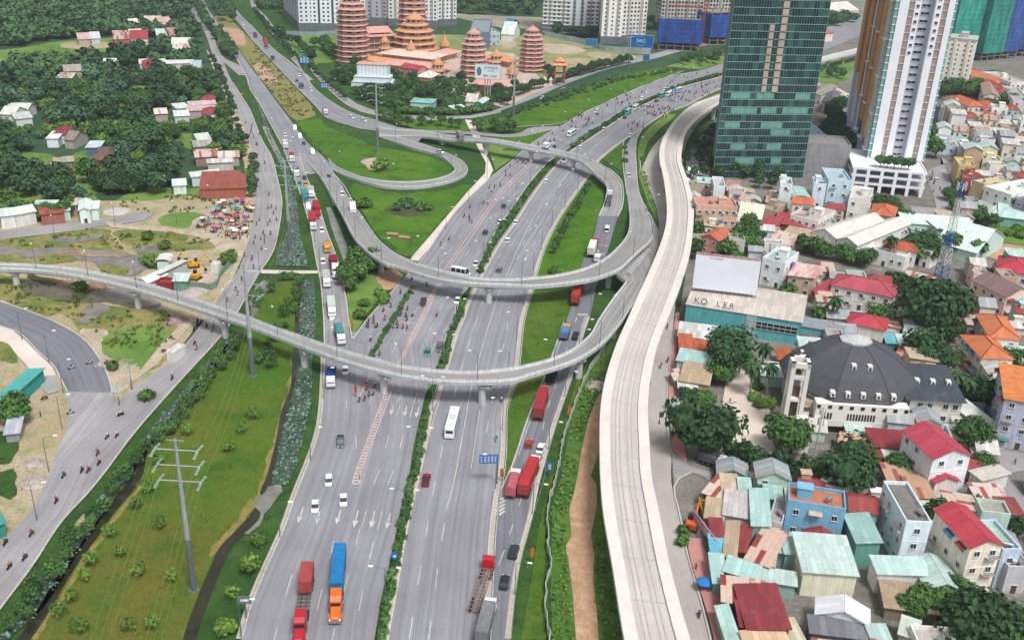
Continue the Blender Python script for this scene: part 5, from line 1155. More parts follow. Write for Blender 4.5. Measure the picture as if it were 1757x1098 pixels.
def vehicles():
 D=lambda kind,col,s,label,z=.07,g=None: (lambda pr: car(kind,col,tuple((pr[0])),pr[1],label,g))(VPm(s,z))
 def VPm(s,z):
  P=[G(x,y,z) for x,y in PX(s)];return (P[0]+P[1])/2,HD(P[1],P[0])
 def F(s,z=.07):
  P=[G(x,y,z) for x,y in PX(s)];return tuple(P[0]),HD(P[1],P[0])
 # foreground, towards the camera
 container_truck(*F('13 320,1150 395,640'),'bonneted red tractor with one short red container on a long bare trailer, bottom left lanes','#a81e30','#a34a48',6.1,boff=0.1)
 container_truck(*F('13 566,1000 603,560'),'orange bonneted tractor hauling a long bright blue container','#e0661c','#1f78b4',12.2)
 container_truck(*F('13 1600,600 1515,880'),'long empty flatbed trailer with a red cab driving away in the right lanes','#b3202c','#888888',conv=False,cargo=False,deck='#8d7a70',name='flatbed_truck')
 box_truck(*F('13 1610,885 1545,1150'),'grey topped box truck at the bottom edge behind the empty flatbed','#e6e6e6','#7d7e80',8.5,2.7)
 D('sedan','#e6e8ea','13 430,250 437,170','white sedan at the left, just above the first painted arrow');D('sedan','#e6e8ea','13 622,205 622,130','white sedan above the arrows, right of another white sedan');D('hatch','#dcdfe2','13 522,75 527,5','silver white hatchback, farthest of three light cars coming down the left lanes')
 D('pickup','#8c1620','13 1182,5 1170,65','dark red pickup driving away just right of the median');
 D('sedan','#22272c','13 1710,665 1690,775','black sedan at the bottom right beside the grass, lower of two');D('suv','#2c3236','23 95,475 72,560','dark grey car next to the grass verge, above the black sedan')
 container_truck(*F('22 232,1010 140,1250'),'white cab truck with a long bright red container beside the verge','#e4e4e4','#b03436',12.2,conv=False)
 box_truck(*F('23 100,15 55,170'),'pink covered truck beside the long red container','#eceae6','#b5606c',6.5,2.2,kind='canvas')
 container_truck(*F('22 292,540 225,800'),'dark red container truck with a cream cab in the right hand lane below the flyover','#d8cbb0','#9c3038',12.2,conv=False)
 D('hatch','#a82a24','22 190,850 178,905','small red hatchback behind the dark red container truck');D('sedan','#eceef0','22 278,870 250,940','white sedan next to the small red hatchback')
 box_truck(*F('22 440,120 408,200'),'yellow backed truck with a blue tarpaulin top near the lower flyover','#c8a040','#5c7da8',4.6,2.0,kind='canvas');D('pickup','#1c1e22','22 505,130 490,180','black pickup beside the blue tarpaulin truck')
 container_truck(*F('21 528,890 465,1080'),'orange red container truck between the two near flyovers','#a02828','#b03a30',12.2,conv=False)
 box_truck(*F('22 350,395 322,470'),'dark truck in the shade under the lower flyover','#20242c','#23283a',5,2,kind='canvas')
 D('pickup','#4c606c','12 602,905 602,820','blue grey pickup with a dark bed under the lower flyover shade');D('sedan','#e4e6e8','12 633,410 636,360','white sedan beside the blue tipper truck')
 box_truck(*F('12 538,505 548,360'),'blue bodied truck with a white cab under the lower flyover','#dfe3e6','#1f3f8c',6.5,1.8,kind='open');box_truck(*F('12 612,215 582,110'),'teal covered truck just beyond the lower flyover','#e0e4e4','#4c8c88',6.8,2.2,kind='canvas')
 D('hatch','#e8e8ea','12 548,40 546,0','white car following the teal covered truck')
 D('hatch','#1f8f66','12 1182,290 1188,240','green taxi between the two near flyovers');D('suv','#5a5c5e','12 1262,262 1272,212','grey car next to the green taxi by the hedge')
 bus(*(lambda p: (tuple(p[0]),p[1]))(VPm('12 1375,670 1325,860',.07)),'long white city bus with a blue rear driving away under the lower flyover','#e9ebee','#3f7ea8')
 D('suv','#2b2f34','11 1150,1010 1162,965','dark car just beyond the near lane hedge');D('sedan','#eceef0','11 1375,990 1395,950','white car next to the median under the upper flyover')
 D('sedan','#cfd2d6','11 1500,740 1515,705','light grey car beside the median just beyond the upper flyover');D('suv','#6d7278','11 1672,745 1658,785','grey car heading away just beyond the upper flyover');D('hatch','#e6e6e8','11 1728,550 1712,580','white car heading away right of the median');D('hatch','#e0e2e4','11 1662,460 1680,430','white car near the hedge coming down, beyond the upper flyover');D('hatch','#2a2c30','11 1685,355 1702,325','dark car in the fast lane, farthest one by the hedge');D('hatch','#33363a','11 1560,532 1580,505','dark car beside the lamp post beyond the upper flyover')
 D('minibus','#eef0f2','11 1450,797 1360,780','white minibus crossing on the upper curved flyover',6.9);box_truck(*F('11 688,392 680,330',3.0),'white box truck coming down the start of the upper flyover','#eceeee','#e2e2e0',4.5,2.2);D('hatch','#e4e4e6','11 616,272 610,240','white car entering the upper flyover',1.2);D('sedan','#2c3034','11 530,155 520,128','dark sedan where the loop ramp joins the upper flyover')
 q=[('sedan','#e4e6e8','11 480,515 475,480','white car beside the queue of red container trucks'),('hatch','#e4e6e8','11 488,730 482,690','white car alongside the red container in the queue'),('hatch','#24272b','11 366,163 358,137','dark car in the upper part of the truck queue'),('hatch','#c89428','11 372,202 368,178','yellow taxi in the truck queue'),('hatch','#3f8478','11 330,200 326,172','teal car in the truck queue'),('van','#e0e2e4','11 390,365 386,325','white van behind the teal bus in the queue')]
 for k,c,s,l in q: D(k,c,s,l)
 T=[('11 422,500 403,375','container_truck','red container truck with a white cab in the left lane of the queue','#d8dadc','#b03038',False),('11 452,420 425,300','container_truck','bright red container truck with a red cab in the queue','#b02030','#a82c38',False),('11 575,825 545,690','container_truck','white bonneted tractor with a dark red container at the foot of the queue','#e8e8ea','#8c2228',True)]
 for s,n,l,a,b,cv in T: container_truck(*F(s),l,a,b,6.1 if cv else 9,conv=cv,boff=5.8 if cv else 3.2)
 T=[('11 513,885 502,790','#e4e6e6','#b8bab8',6.5,'box','white box truck in the queue beside the trees'),('11 548,1085 535,960','#e8eaea','#c4ccc8',8,'box','long white truck with a pale teal top nearest the lower flyover in the queue'),('11 518,650 505,560','#c88c28','#b89048',5.5,'open','yellow open truck in the middle of the queue'),('11 410,280 400,215','#e2e4e4','#b4b8b4',5,'box','white truck beside the teal bus in the queue'),
         ('11 370,310 350,235','#2f7f7c','#3c8c86',7,'box','teal truck in the upper queue'),('11 310,140 303,90','#e0e0e2','#4a6890',4.5,'box','blue and white truck in the upper queue'),('11 280,42 275,0','#d8dadc','#9c3438',4.5,'box','red and white truck at the top of the queue'),('10 237,1005 230,955','#dcdee0','#c8cac8',4.5,'box','white truck far up the western carriageway'),('10 280,1090 273,1040','#c83030','#d8d8d8',4.5,'open','red cabbed truck entering the queue'),
         ('10 345,600 330,570','#3c4450','#5c6470',5,'open','dark truck on the north carriageway beside the slip road'),('10 108,330 95,300','#8c2c30','#7c3038',7,'box','dark red truck far up the north carriageway'),('10 100,290 78,250','#a03c3c','#7c2c34',7,'box','red truck behind the dark red one, far up the road'),('10 35,260 20,230','#5c3c40','#504048',6,'box','brownish truck at the top of the north carriageway'),('10 150,410 140,380','#30343c','#4a5058',4,'open','small dark truck high on the north carriageway'),('10 505,775 490,740','#c8ccd0','#a04048',5,'open','truck with a crane load before the far ramp fork'),
         ('21 640,715 660,680','#e0e2e4','#b8babc',2.6,'open','small white pickup truck beside the white container')]
 for s,a,b,L,k,l in T: box_truck(*F(s),l,a,b,L,2.1,kind=k)
 box_truck(*F('20 290,1005 340,990',7),'white truck with cargo crossing on the far flyover','#e6e8ea','#b0b0ac',6,2.0,kind='open');box_truck(*F('10 1415,945 1385,915',5.5),'grey truck climbing the far flyover','#70757c','#8c8c88',5,2.0,kind='box')
 container_truck(*F('21 628,590 575,745'),'white container truck with a red frame emerging beyond the upper flyover','#b03030','#e4e2de',9,conv=False,boff=0.2);container_truck(*F('21 728,265 700,370',1.2),'empty skeletal trailer truck on the far ramp','#d8dadc','#888888',conv=False,cargo=False,name='flatbed_truck',deck='#4a4a4c')
 for k,c,s,l,z in (('van','#eaeaec','21 714,470 704,520','white van behind the empty skeletal trailer',.3),('hatch','#e4e6e8','21 308,160 296,180','white car driving away beyond the green strip',.07),('sedan','#eceef0','21 105,430 88,460','white sedan driving away left of the green strip',.07),('sedan','#eceef0','21 52,545 38,580','white sedan following the other one away',.07),('hatch','#26292d','21 10,350 20,330','dark car at the hedge beyond the flyovers',.07),('hatch','#c8cacc','21 857,145 854,118','silver car on the right hand ramp road',.07),('hatch','#1f2226','21 838,48 838,20','black car on the right hand ramp road',.07),
  ('hatch','#e8e8ea','20 535,985 527,1005','white car right of the far median before the far flyover',.07),('suv','#d8dadc','20 692,865 682,885','beige white car right of the far median',.07),('hatch','#1c1e20','20 835,790 820,803','black car in the far lanes',.07),('hatch','#e4e6e8','20 862,930 860,905','white car at the mouth of the right ramp',.07),('hatch','#24272b','20 838,1050 838,1020','dark car going down the right ramp road',.07),('hatch','#eaeaec','20 625,760 645,745','white car in the far left carriageway',.07),('hatch','#7c8084','20 630,785 650,770','grey car beside the white one in the far left carriageway',.07),('suv','#e8eaec','20 930,680 952,660','white suv left of the far median',.07),('hatch','#eceef0','20 968,625 990,612','white car far up the left carriageway',.07),('hatch','#e4e6e8','20 265,668 285,658','white car on the road below the temple gate',.07),('hatch','#cdd0d2','20 995,715 975,725','silver car in the far right lanes',.07),('suv','#a83c34','20 1050,680 1030,692','reddish car in the far right lanes',.07),('hatch','#e4e4e4','20 1088,612 1105,602','white car beside the far median',.07),
  ('hatch','#e6e8ea','10 1285,1030 1255,1020','white car on the narrow loop ramp',2.2),('sedan','#e6e8ea','10 690,797 662,786','white car on the road before the far ramp fork',.07),('sedan','#d8dadc','10 770,817 745,808','second light car on the road before the far ramp fork',.07),('hatch','#e0e2e4','10 412,618 398,603','white car beside the dark truck of the north carriageway',.07),('hatch','#2c3034','10 315,565 305,540','dark car high on the north carriageway',.07),('van','#e6e8ea','10 300,885 295,855','white van far up the western carriageway',.07),('hatch','#dcdee0','10 234,922 230,908','light car left of the white van on the western carriageway',.07),('van','#e0e2e4','10 335,940 327,912','white van ahead of the other on the western carriageway',.07),('hatch','#3c4450','10 360,985 356,958','dark car by the tip of the green wedge',.07),('van','#eceef0','10 425,1050 405,1010','large white van by the green wedge',.07),('hatch','#e4e6e8','10 326,520 330,505','white car on the slip road',.07),('hatch','#c0c4c8','00 1632,512 1628,498','pale car at the crossover road',.07),('hatch','#e8e8e8','00 1320,98 1314,84','white car far up the service road',.07),('hatch','#f0f0f0','00 1634,176 1628,162','white car at the top of the north carriageway',.07)):
  D(k,c,s,l,z)
 B=[('20 495,895 445,930','#dfe6e4','#8cc0b8',9,'white and mint bus on the far left carriageway'),('20 862,758 835,778','#5fb0ae','#3c8c8c',7,'teal minibus right of the far median'),('20 912,730 885,748','#d8d8d4','#a8a8a0',7,'off white minibus right of the far median'),('20 1090,648 1060,662','#4f9fa4','#3c8c8c',7,'teal bus far up beside the median'),('20 1150,635 1108,655','#e4e6dc','#6c9c78',9,'white and green bus far up the road'),('20 1208,612 1168,632','#e4e6dc','#7c9c6c',9,'white bus in front of the others, far up the road'),('21 445,15 410,55','#d8dcdc','#90989c',8,'white bus emerging under the far flyover')]
 for s,a,b,L,l in B:
  p,h=VPm(s,.07);bus(tuple(p),h,l,a,b,L,2.9)
 # parked near city side
 box_truck(*F('22 1505,1045 1370,1000'),'white parked truck with a dark canopy by the cypress wall','#e8eaea','#55585c',4.5,1.9,kind='canvas');D('hatch','#a8242c','22 1590,1060 1530,1055','red parked car in front of the white truck')
 for i,s in enumerate(('21 1250,80 1262,95','21 1275,70 1288,85','21 1300,62 1312,78','21 1250,120 1262,135','21 1270,110 1283,126','21 1300,95 1312,112','21 1235,150 1248,166','21 1330,45 1342,60','21 1395,60 1400,80','21 1390,100 1396,120')): D('hatch',('#dfe1e3','#c8cacc','#e8e8ea','#8c9094')[i % 4],s,'light coloured car parked in the car park left of the glass tower',.09,'cars in the tower car park')
 D('suv','#3c4044','31 1500,610 1530,625','dark car on the dirt yard by the pale green roof');D('hatch','#e8e8ea','31 1180,150 1160,165','white car on the street beside the parking deck')
 D('hatch','#3fa08c','32 1440,870 1490,930','green and white taxi in the lane under the grey block')
 # motorbikes
 def cl(s,n,sp,hd,lab,grp):
  P=GP(s);h0=HD(*GP(hd))
  for k in range(n):
   c=P[k % len(P)];biker(c.x+R_.uniform(-sp,sp),c.y+R_.uniform(-sp,sp)*1.6,h0+R_.uniform(-.12,.12),lab,grp)
 def ln(s,hd,lab,grp):
  P=GP(s);h0=HD(*GP(hd))
  for c in P: biker(c.x,c.y,h0+R_.uniform(-.1,.1),lab,grp)
 dn='12 980,0 880,190'
 ln('12 790,60 790,95 825,40 825,65 835,95 848,90 780,85 900,40 805,180',dn,'in the bunch on the narrow lane left of the near hedge','narrow lane bunch')
 ln('12 955,95 980,70 985,95 1020,100 1048,100 1005,15 1040,20 1048,45 1088,15 865,280',dn,'in the bunch waiting right of the near hedge','hedge bunch');ln('12 835,490 778,510 795,550 822,545 765,580 730,590 775,490',dn,'in the bunch below the lower flyover','bunch below the flyover')
 ln('11 1005,920 940,1010 890,1040 1080,830 1180,870 1090,920 1050,1030 1085,1070 1010,1060 1248,1070 1330,560 1275,595 1430,405 1465,410 1468,435 1482,450 1470,345 1590,320 1560,315 1600,215 1615,240 1633,210 1672,200 1710,100 1708,130','11 1600,300 1400,580','on the left carriageway beyond the upper flyover','left carriageway riders')
 ln('21 30,100 30,130 60,70 110,40 145,45 165,50 60,130','11 1600,300 1400,580','just before the far flyover','riders before the far flyover')
 cl('20 500,830 540,800 550,820 570,790 520,850 440,870 380,900 270,965 300,970 330,960',26,5,'20 700,740 400,900','in the far left carriageway below the long lawn','far left riders');cl('20 760,690 790,690 800,700 690,740 840,650 870,640 900,640 1090,550 1060,590 1190,520 1250,520 1340,490',26,6,'20 900,650 700,740','in the upper part of the far left carriageway','upper left riders')
 cl('20 1010,740 1040,750 1060,740 1080,730 1100,730 1020,770 970,790 1050,770',34,6,'20 1000,790 1200,680','in the crowd on the far right carriageway near the metro curve','right crowd riders');cl('20 880,850 900,840 910,850 900,830 870,865',9,3,'20 870,900 1000,790','in the small group before the right ramp','ramp group riders')
 cl('20 1180,680 1240,670 1290,630 1300,620 1350,610 1370,600 1400,580 1430,570 1460,550 1210,650',42,8,'20 1200,680 1450,560','in the long crowd far up the right carriageway','far crowd riders')
 ln('02 1325,60 1320,80 1305,205 1320,240 1155,440 995,530 975,590 990,525 720,835 785,825 657,945 665,1010 552,1060 595,1060 1385,95 1425,120 1435,90 1300,110 1345,70','02 1500,100 700,1000','on the western service road below the lower flyover','service road riders');ln('03 430,10 380,180 215,400 170,560 68,620 40,460','02 1500,100 700,1000','at the bottom left of the service road','bottom left riders')
 ln('02 480,370 600,335 475,670 810,685','02 600,335 480,370','crossing the junction of the curved road','junction riders');ln('02 300,575','02 600,335 480,370','standing on the dirt by the junction',None)
 ln('11 125,262 120,350 140,345 170,355 130,440 118,465 85,520 95,545 70,560 95,580 135,525 175,430 155,385 75,625 97,50 40,200 10,690','11 120,100 100,560','on the western service road beside the canal crossing','canal crossing riders')
 ln('01 1720,460 1740,430 1710,550 1700,590 1640,670 1570,690 1580,900 1595,930 1525,970 1690,690 1700,750 1620,830','11 120,100 100,560','near the market on the service road','market road riders');cl('00 1670,830 1720,920 1740,980 1700,870 1600,660 10 20,950 40,890 60,1030',12,3,'00 1600,700 1740,980','far up the western service road','upper service road riders')
 ln('22 1112,95 1115,320 1068,360 1022,300 992,490 23 1325,940 1210,430 21 1090,240 1065,100','22 1068,360 1100,100','on the road beside the concrete viaduct','viaduct road riders');ln('12 1680,590 1645,850','12 1645,850 1700,500','close to the green strip edge under the lower flyover','strip edge riders')
 for s in ('31 1120,130 1140,150 1150,190 1180,240 1160,170',): cl(s,12,3,'31 1120,130 1180,240','on the street beside the parking deck','deck street riders')
 for s in ('22 1530,600 1555,430 1590,400 1620,380','02 275,690','23 1385,790 1300,640','32 1690,1010'):
  for p in GP(s): walker(p.x,p.y,{'22': 'person walking across the church square','02': 'person in red standing on the dirt at the left','23': 'person on the red pavement by the stalls','32': 'person in the lane at the right edge'}[s[:2]],{'22': 'people on the church square','23': 'people on the red pavement'}.get(s[:2]),.76 if s[:2] =='23' else .35)
 # market crowd
 MK=GP('01 1270,470 1400,420 1450,330 1570,300 1690,310 1700,420 1660,560 1520,560 1400,510')
 rnd=random.Random(9);P=scatter(MK,2.2,rnd)
 P.sort(key=lambda p: p.length);V=[];F=[];MI=[];off=0
 for i,p in enumerate(P):
  if i<42: walker(p.x,p.y,'shopper or seller on the near edge of the roadside market','market crowd')
  elif rnd.random() <.8:
   me=rnd.choice(WALK);a=rnd.random()*6.28;v=np.empty(len(me.vertices)*3,np.float32);me.vertices.foreach_get('co',v);v=v.reshape(-1,3);m=np.array([[math.cos(a),-math.sin(a),0],[math.sin(a),math.cos(a),0],[0,0,1]],np.float32);V.append(v@m.T+np.array([p.x,p.y,.25],np.float32))
   for q in me.polygons: F.append(tuple(j+off for j in q.vertices));MI.append(q.material_index+4*WALK.index(me))
   off+=len(v)
 me=bpy.data.meshes.new('market_crowd');me.from_pydata(np.concatenate(V).tolist(),[],F)
 for w in WALK:
  for m in w.materials: me.materials.append(m)
 me.polygons.foreach_set('material_index',MI);o=bpy.data.objects.new('market_crowd',me);COL.objects.link(o);o['kind'] ='stuff'
 U=[umb_mesh(c) for c in ('#b8566c','#c07888','#c08848','#9c3440','#7ca0b4','#e4dcd4','#8c3c7c','#d0a860','#2c8c80','#e8e0e0')]
 pl=MB();pl.cyl((0,0,0),(0,0,2.3),.03,.03,5);pl=pl.mesh('pole',CHROME)
 cols=['pink','rose','orange','red','pale blue','white','purple','tan','teal','off white']
 for i,p in enumerate(scatter(MK,4.0,rnd)):
  k=rnd.randrange(10)
  if rnd.random() <.4: k=rnd.choice((0,1,5,9,4))
  t=thing('parasol',cols[k]+' market parasol over a stall in the roadside market','parasol',(p.x,p.y,.05),0,cols[k]+' market parasols');inst('canopy',U[k],t,(0,0,2.3),rnd.random(),rnd.uniform(.7,1.15));inst('pole',pl,t)
  q=inst('stall_table',STALL[rnd.randrange(3)],None,(p.x+rnd.uniform(-1.5,1.5),p.y+1.2,.05),rnd.uniform(-.4,.4));tag(q,'low market table heaped with goods in the roadside market','market stall','market tables')
 p=G(*PX('23 1360,705')[0],2.3);t=thing('parasol','bright blue parasol on the red pavement by the tin roofs','parasol',(p.x,p.y,.16));inst('canopy',umb_mesh('#2a7cc8'),t,(0,0,2.3),0,1.3);inst('pole',pl,t)
def umb_mesh(c):
 m=MB();m.lathe([(1.25,0),(.9,.22),(.45,.4),(.03,.48)],(0,0,0),8);return m.mesh('canopy',mat(c,.8,.1,1))
STALL=[]
for c in ('#b8683c','#6c8c3c','#c8c0b4'):
 m_=MB();m_.box((0,0,.5),(1.8,1.1,.08),0,0);rr=random.Random(len(c))
 for k in range(4): m_.box(((k % 2-.5)*1.6,(k//2-.5)*.9,.25),(.08,.08,.5),0,0)
 for k in range(8): m_.box((rr.uniform(-.7,.7),rr.uniform(-.35,.35),.64),(.35,.3,.2),rr.random(),1)
 STALL.append(m_.mesh('stall_table',[mat('#7a6a58'),mat(c)]))
# ================================================================== BUILDING KIT
GLD=glassm('#20282e',.15);WFR=mat('#d9d9d6',.6,.05,2,name='window_frame');DOORM=mat('#5a4a40',.7,.15,2,name='door_wood')
def win_mesh(w,h,fc='#d9d9d6'):
 m=MB();f=.09
 m.box((0,.0,0),(w,.06,h),0,0)
 for s in (-1,1): m.box((s*(w/2),-.05,0),(f,.16,h+.1),0,1)
 m.box((0,-.05,h/2),(w+.1,.16,f),0,1);m.box((0,-.07,-h/2),(w+.2,.24,f),0,1);m.box((0,-.04,0),(.06,.08,h),0,1)
 return m.mesh('window',[GLD,mat(fc,.6,.05,2)])
WINS={}
def winm(w,h,fc='#d9d9d6'):
 k=(w,h,fc)
 if k not in WINS: WINS[k] =win_mesh(w,h,fc)
 return WINS[k]
dm_=MB();dm_.box((0,0,1.05),(1.1,.08,2.1),0,0);dm_.box((0,-.03,2.2),(1.3,.14,.12),0,1);DOOR=dm_.mesh('door',[DOORM,WFR])
tk=MB();tk.cyl((-.8,0,.9),(.8,0,.9),.5,.5,12);tk.box((-.5,0,.25),(.08,.9,.5));tk.box((.5,0,.25),(.08,.9,.5));TANK=tk.mesh('water_tank',mat('#b8bcbe',.3,.08,2,.8,name='steel_tank'))
tk=MB();tk.cyl((0,0,0),(0,0,1.3),.5,.5,12);tk.cyl((0,0,1.3),(0,0,1.5),.5,.15,12);TANKB=tk.mesh('water_tank',mat('#2f6ea8',.5,.08,2,name='blue_plastic'))
ac=MB();ac.box((0,0,.35),(.9,.5,.6));ac.cyl((0,-.26,.35),(0,-.3,.35),.22,.22,8);AC=ac.mesh('air_conditioner',mat('#c9c9c4',.6,.1,2))
q=MB();q.box((0,-.5,0),(2.6,1.0,.14));BALC=q.mesh('balcony',mat('#c4c0b8',.7,.15,1.2));q=MB();q.box((0,-.98,.5),(2.6,.06,.06));q.box((0,-.98,.95),(2.6,.06,.06))
for i in range(9): q.box((-1.26+i*.315,-.98,.5),(.05,.05,.9))
for sx in (-1,1): q.box((sx*1.27,-.5,.95),(.06,1,.06))
RAIL=q.mesh('railing',mat('#8c8c88',.7,.15,1.2));q=MB();q.face([(-1.4,0,0),(1.4,0,0),(1.4,-1.1,-.4),(-1.4,-1.1,-.4)]);q.face([(-1.4,-1.1,-.4),(1.4,-1.1,-.4),(1.4,-1.1,-.55),(-1.4,-1.1,-.55)]);AWN=[q.mesh('awning',mat(c,.8,.15,1)) for c in ('#8c3c3c','#4c7f78','#b8b0a0','#3f6890')]
def rmat(spec):
 k,c=spec.split(':') if ':' in spec else ('p',spec)
 c=c.split(',')
 if k in ('cor','rust'):
  for i,h in enumerate(c):
   r,g,b=[int(h[j:j+2],16) for j in (1,3,5)]
   if g>r+12 and g>120: r+=22;b=max(b,g-6)+6;g+=6
   c[i] ='#%02x%02x%02x' % (min(r,245),min(g,245),min(b,245))
 if k=='cor': return corr(c[0],c[1] if len(c) >1 else c[0],mixpos=.5,soft=.25)
 if k=='rust': return corr(c[0],c[1],mixpos=.42,soft=.06)
 if k=='tile':
  for i,h in enumerate(c):
   r,g,b=[int(h[j:j+2],16) for j in (1,3,5)];m_=(r+g+b)/3;c[i] ='#%02x%02x%02x' % tuple(int(v*.86+m_*.14) for v in (r,g,b))
 if k=='tile': return corr(c[0],c[1] if len(c) >1 else c[0],pan=.45,mixpos=.55,soft=.3,rough=.8)
 return mat(c[0],.85,.2,.5)
def roof_mb(kind,w,d,h,rise,ov=.45,th=.16):
 """returns (roof mesh builder, gable infill builder or None)"""
 r=MB();g=None;X,Y=w/2+ov,d/2+ov
 def slab(p):
  n=(Vector(p[1])-Vector(p[0])).cross(Vector(p[-1])-Vector(p[0])).normalized();n=n if n.z>0 else -n
  top=[tuple(Vector(q)+n*th) for q in p];r.face(top);r.face(list(reversed(p)))
  for i in range(len(p)): j=(i+1) % len(p);r.face([p[i],p[j],top[j],top[i]])
 if kind=='gx':
  k=ov*rise/(d/2);slab([(-X,-Y,h-k),(X,-Y,h-k),(X,0,h+rise),(-X,0,h+rise)]);slab([(X,Y,h-k),(-X,Y,h-k),(-X,0,h+rise),(X,0,h+rise)])
  g=MB();
  for s in (-1,1): g.face([(s*w/2,-d/2,h),(s*w/2,d/2,h),(s*w/2,0,h+rise)])
 elif kind=='gy':
  k=ov*rise/(w/2);slab([(X,-Y,h-k),(X,Y,h-k),(0,Y,h+rise),(0,-Y,h+rise)]);slab([(-X,Y,h-k),(-X,-Y,h-k),(0,-Y,h+rise),(0,Y,h+rise)])
  g=MB()
  for s in (-1,1): g.face([(-w/2,s*d/2,h),(w/2,s*d/2,h),(0,s*d/2,h+rise)])
 elif kind=='hip':
  m=min(X,Y);a=(X-m,0) if X>Y else (0,Y-m);P=[(-a[0],-a[1],h+rise),(a[0],a[1],h+rise)]
  if X>Y: slab([(-X,-Y,h),(X,-Y,h),P[1],P[0]]);slab([(X,Y,h),(-X,Y,h),P[0],P[1]]);slab([(X,-Y,h),(X,Y,h),P[1]]);slab([(-X,Y,h),(-X,-Y,h),P[0]])
  else: slab([(X,-Y,h),(X,Y,h),P[1],P[0]]);slab([(-X,Y,h),(-X,-Y,h),P[0],P[1]]);slab([(-X,-Y,h),(X,-Y,h),P[0]]);slab([(X,Y,h),(-X,Y,h),P[1]])
  for q in ((-X,-Y),(X,-Y),(X,Y),(-X,Y)):
   e=min(P,key=lambda p: (p[0]-q[0])**2+(p[1]-q[1])**2);r.cyl((q[0],q[1],h+.2),(e[0],e[1],h+rise+.2),.13,.13,5,1)
  r.cyl((P[0][0],P[0][1],h+rise+.2),(P[1][0]+.01,P[1][1],h+rise+.2),.16,.16,5,1)
 elif kind=='sy': slab([(-X,-Y,h),(X,-Y,h),(X,Y,h+rise),(-X,Y,h+rise)])
 elif kind=='sx': slab([(-X,-Y,h),(X,-Y,h+rise),(X,Y,h+rise),(-X,Y,h)])
 elif kind=='arc':
  n=8
  for i in range(n):
   a0,a1=math.pi*i/n,math.pi*(i+1)/n;slab([(-X*math.cos(a0),-Y,h+rise*math.sin(a0)),(-X*math.cos(a1),-Y,h+rise*math.sin(a1)),(-X*math.cos(a1),Y,h+rise*math.sin(a1)),(-X*math.cos(a0),Y,h+rise*math.sin(a0))])
 return r,g
RB=random.Random(21);OBB=[]
def frame(s,h,mind=2.5):
 P=PX(s);a,b,c=[G(x,y,h) for x,y in P[:3]];u=(b-a);w=u.length;u.normalize();v=Vector((-u.y,u.x,0));d=(c-b).dot(v)
 if d<0: v=-v;d=-d
 d=max(mind,d);ctr=a+u*w/2+v*d/2;return ctr,math.atan2(u.y,u.x),w,d
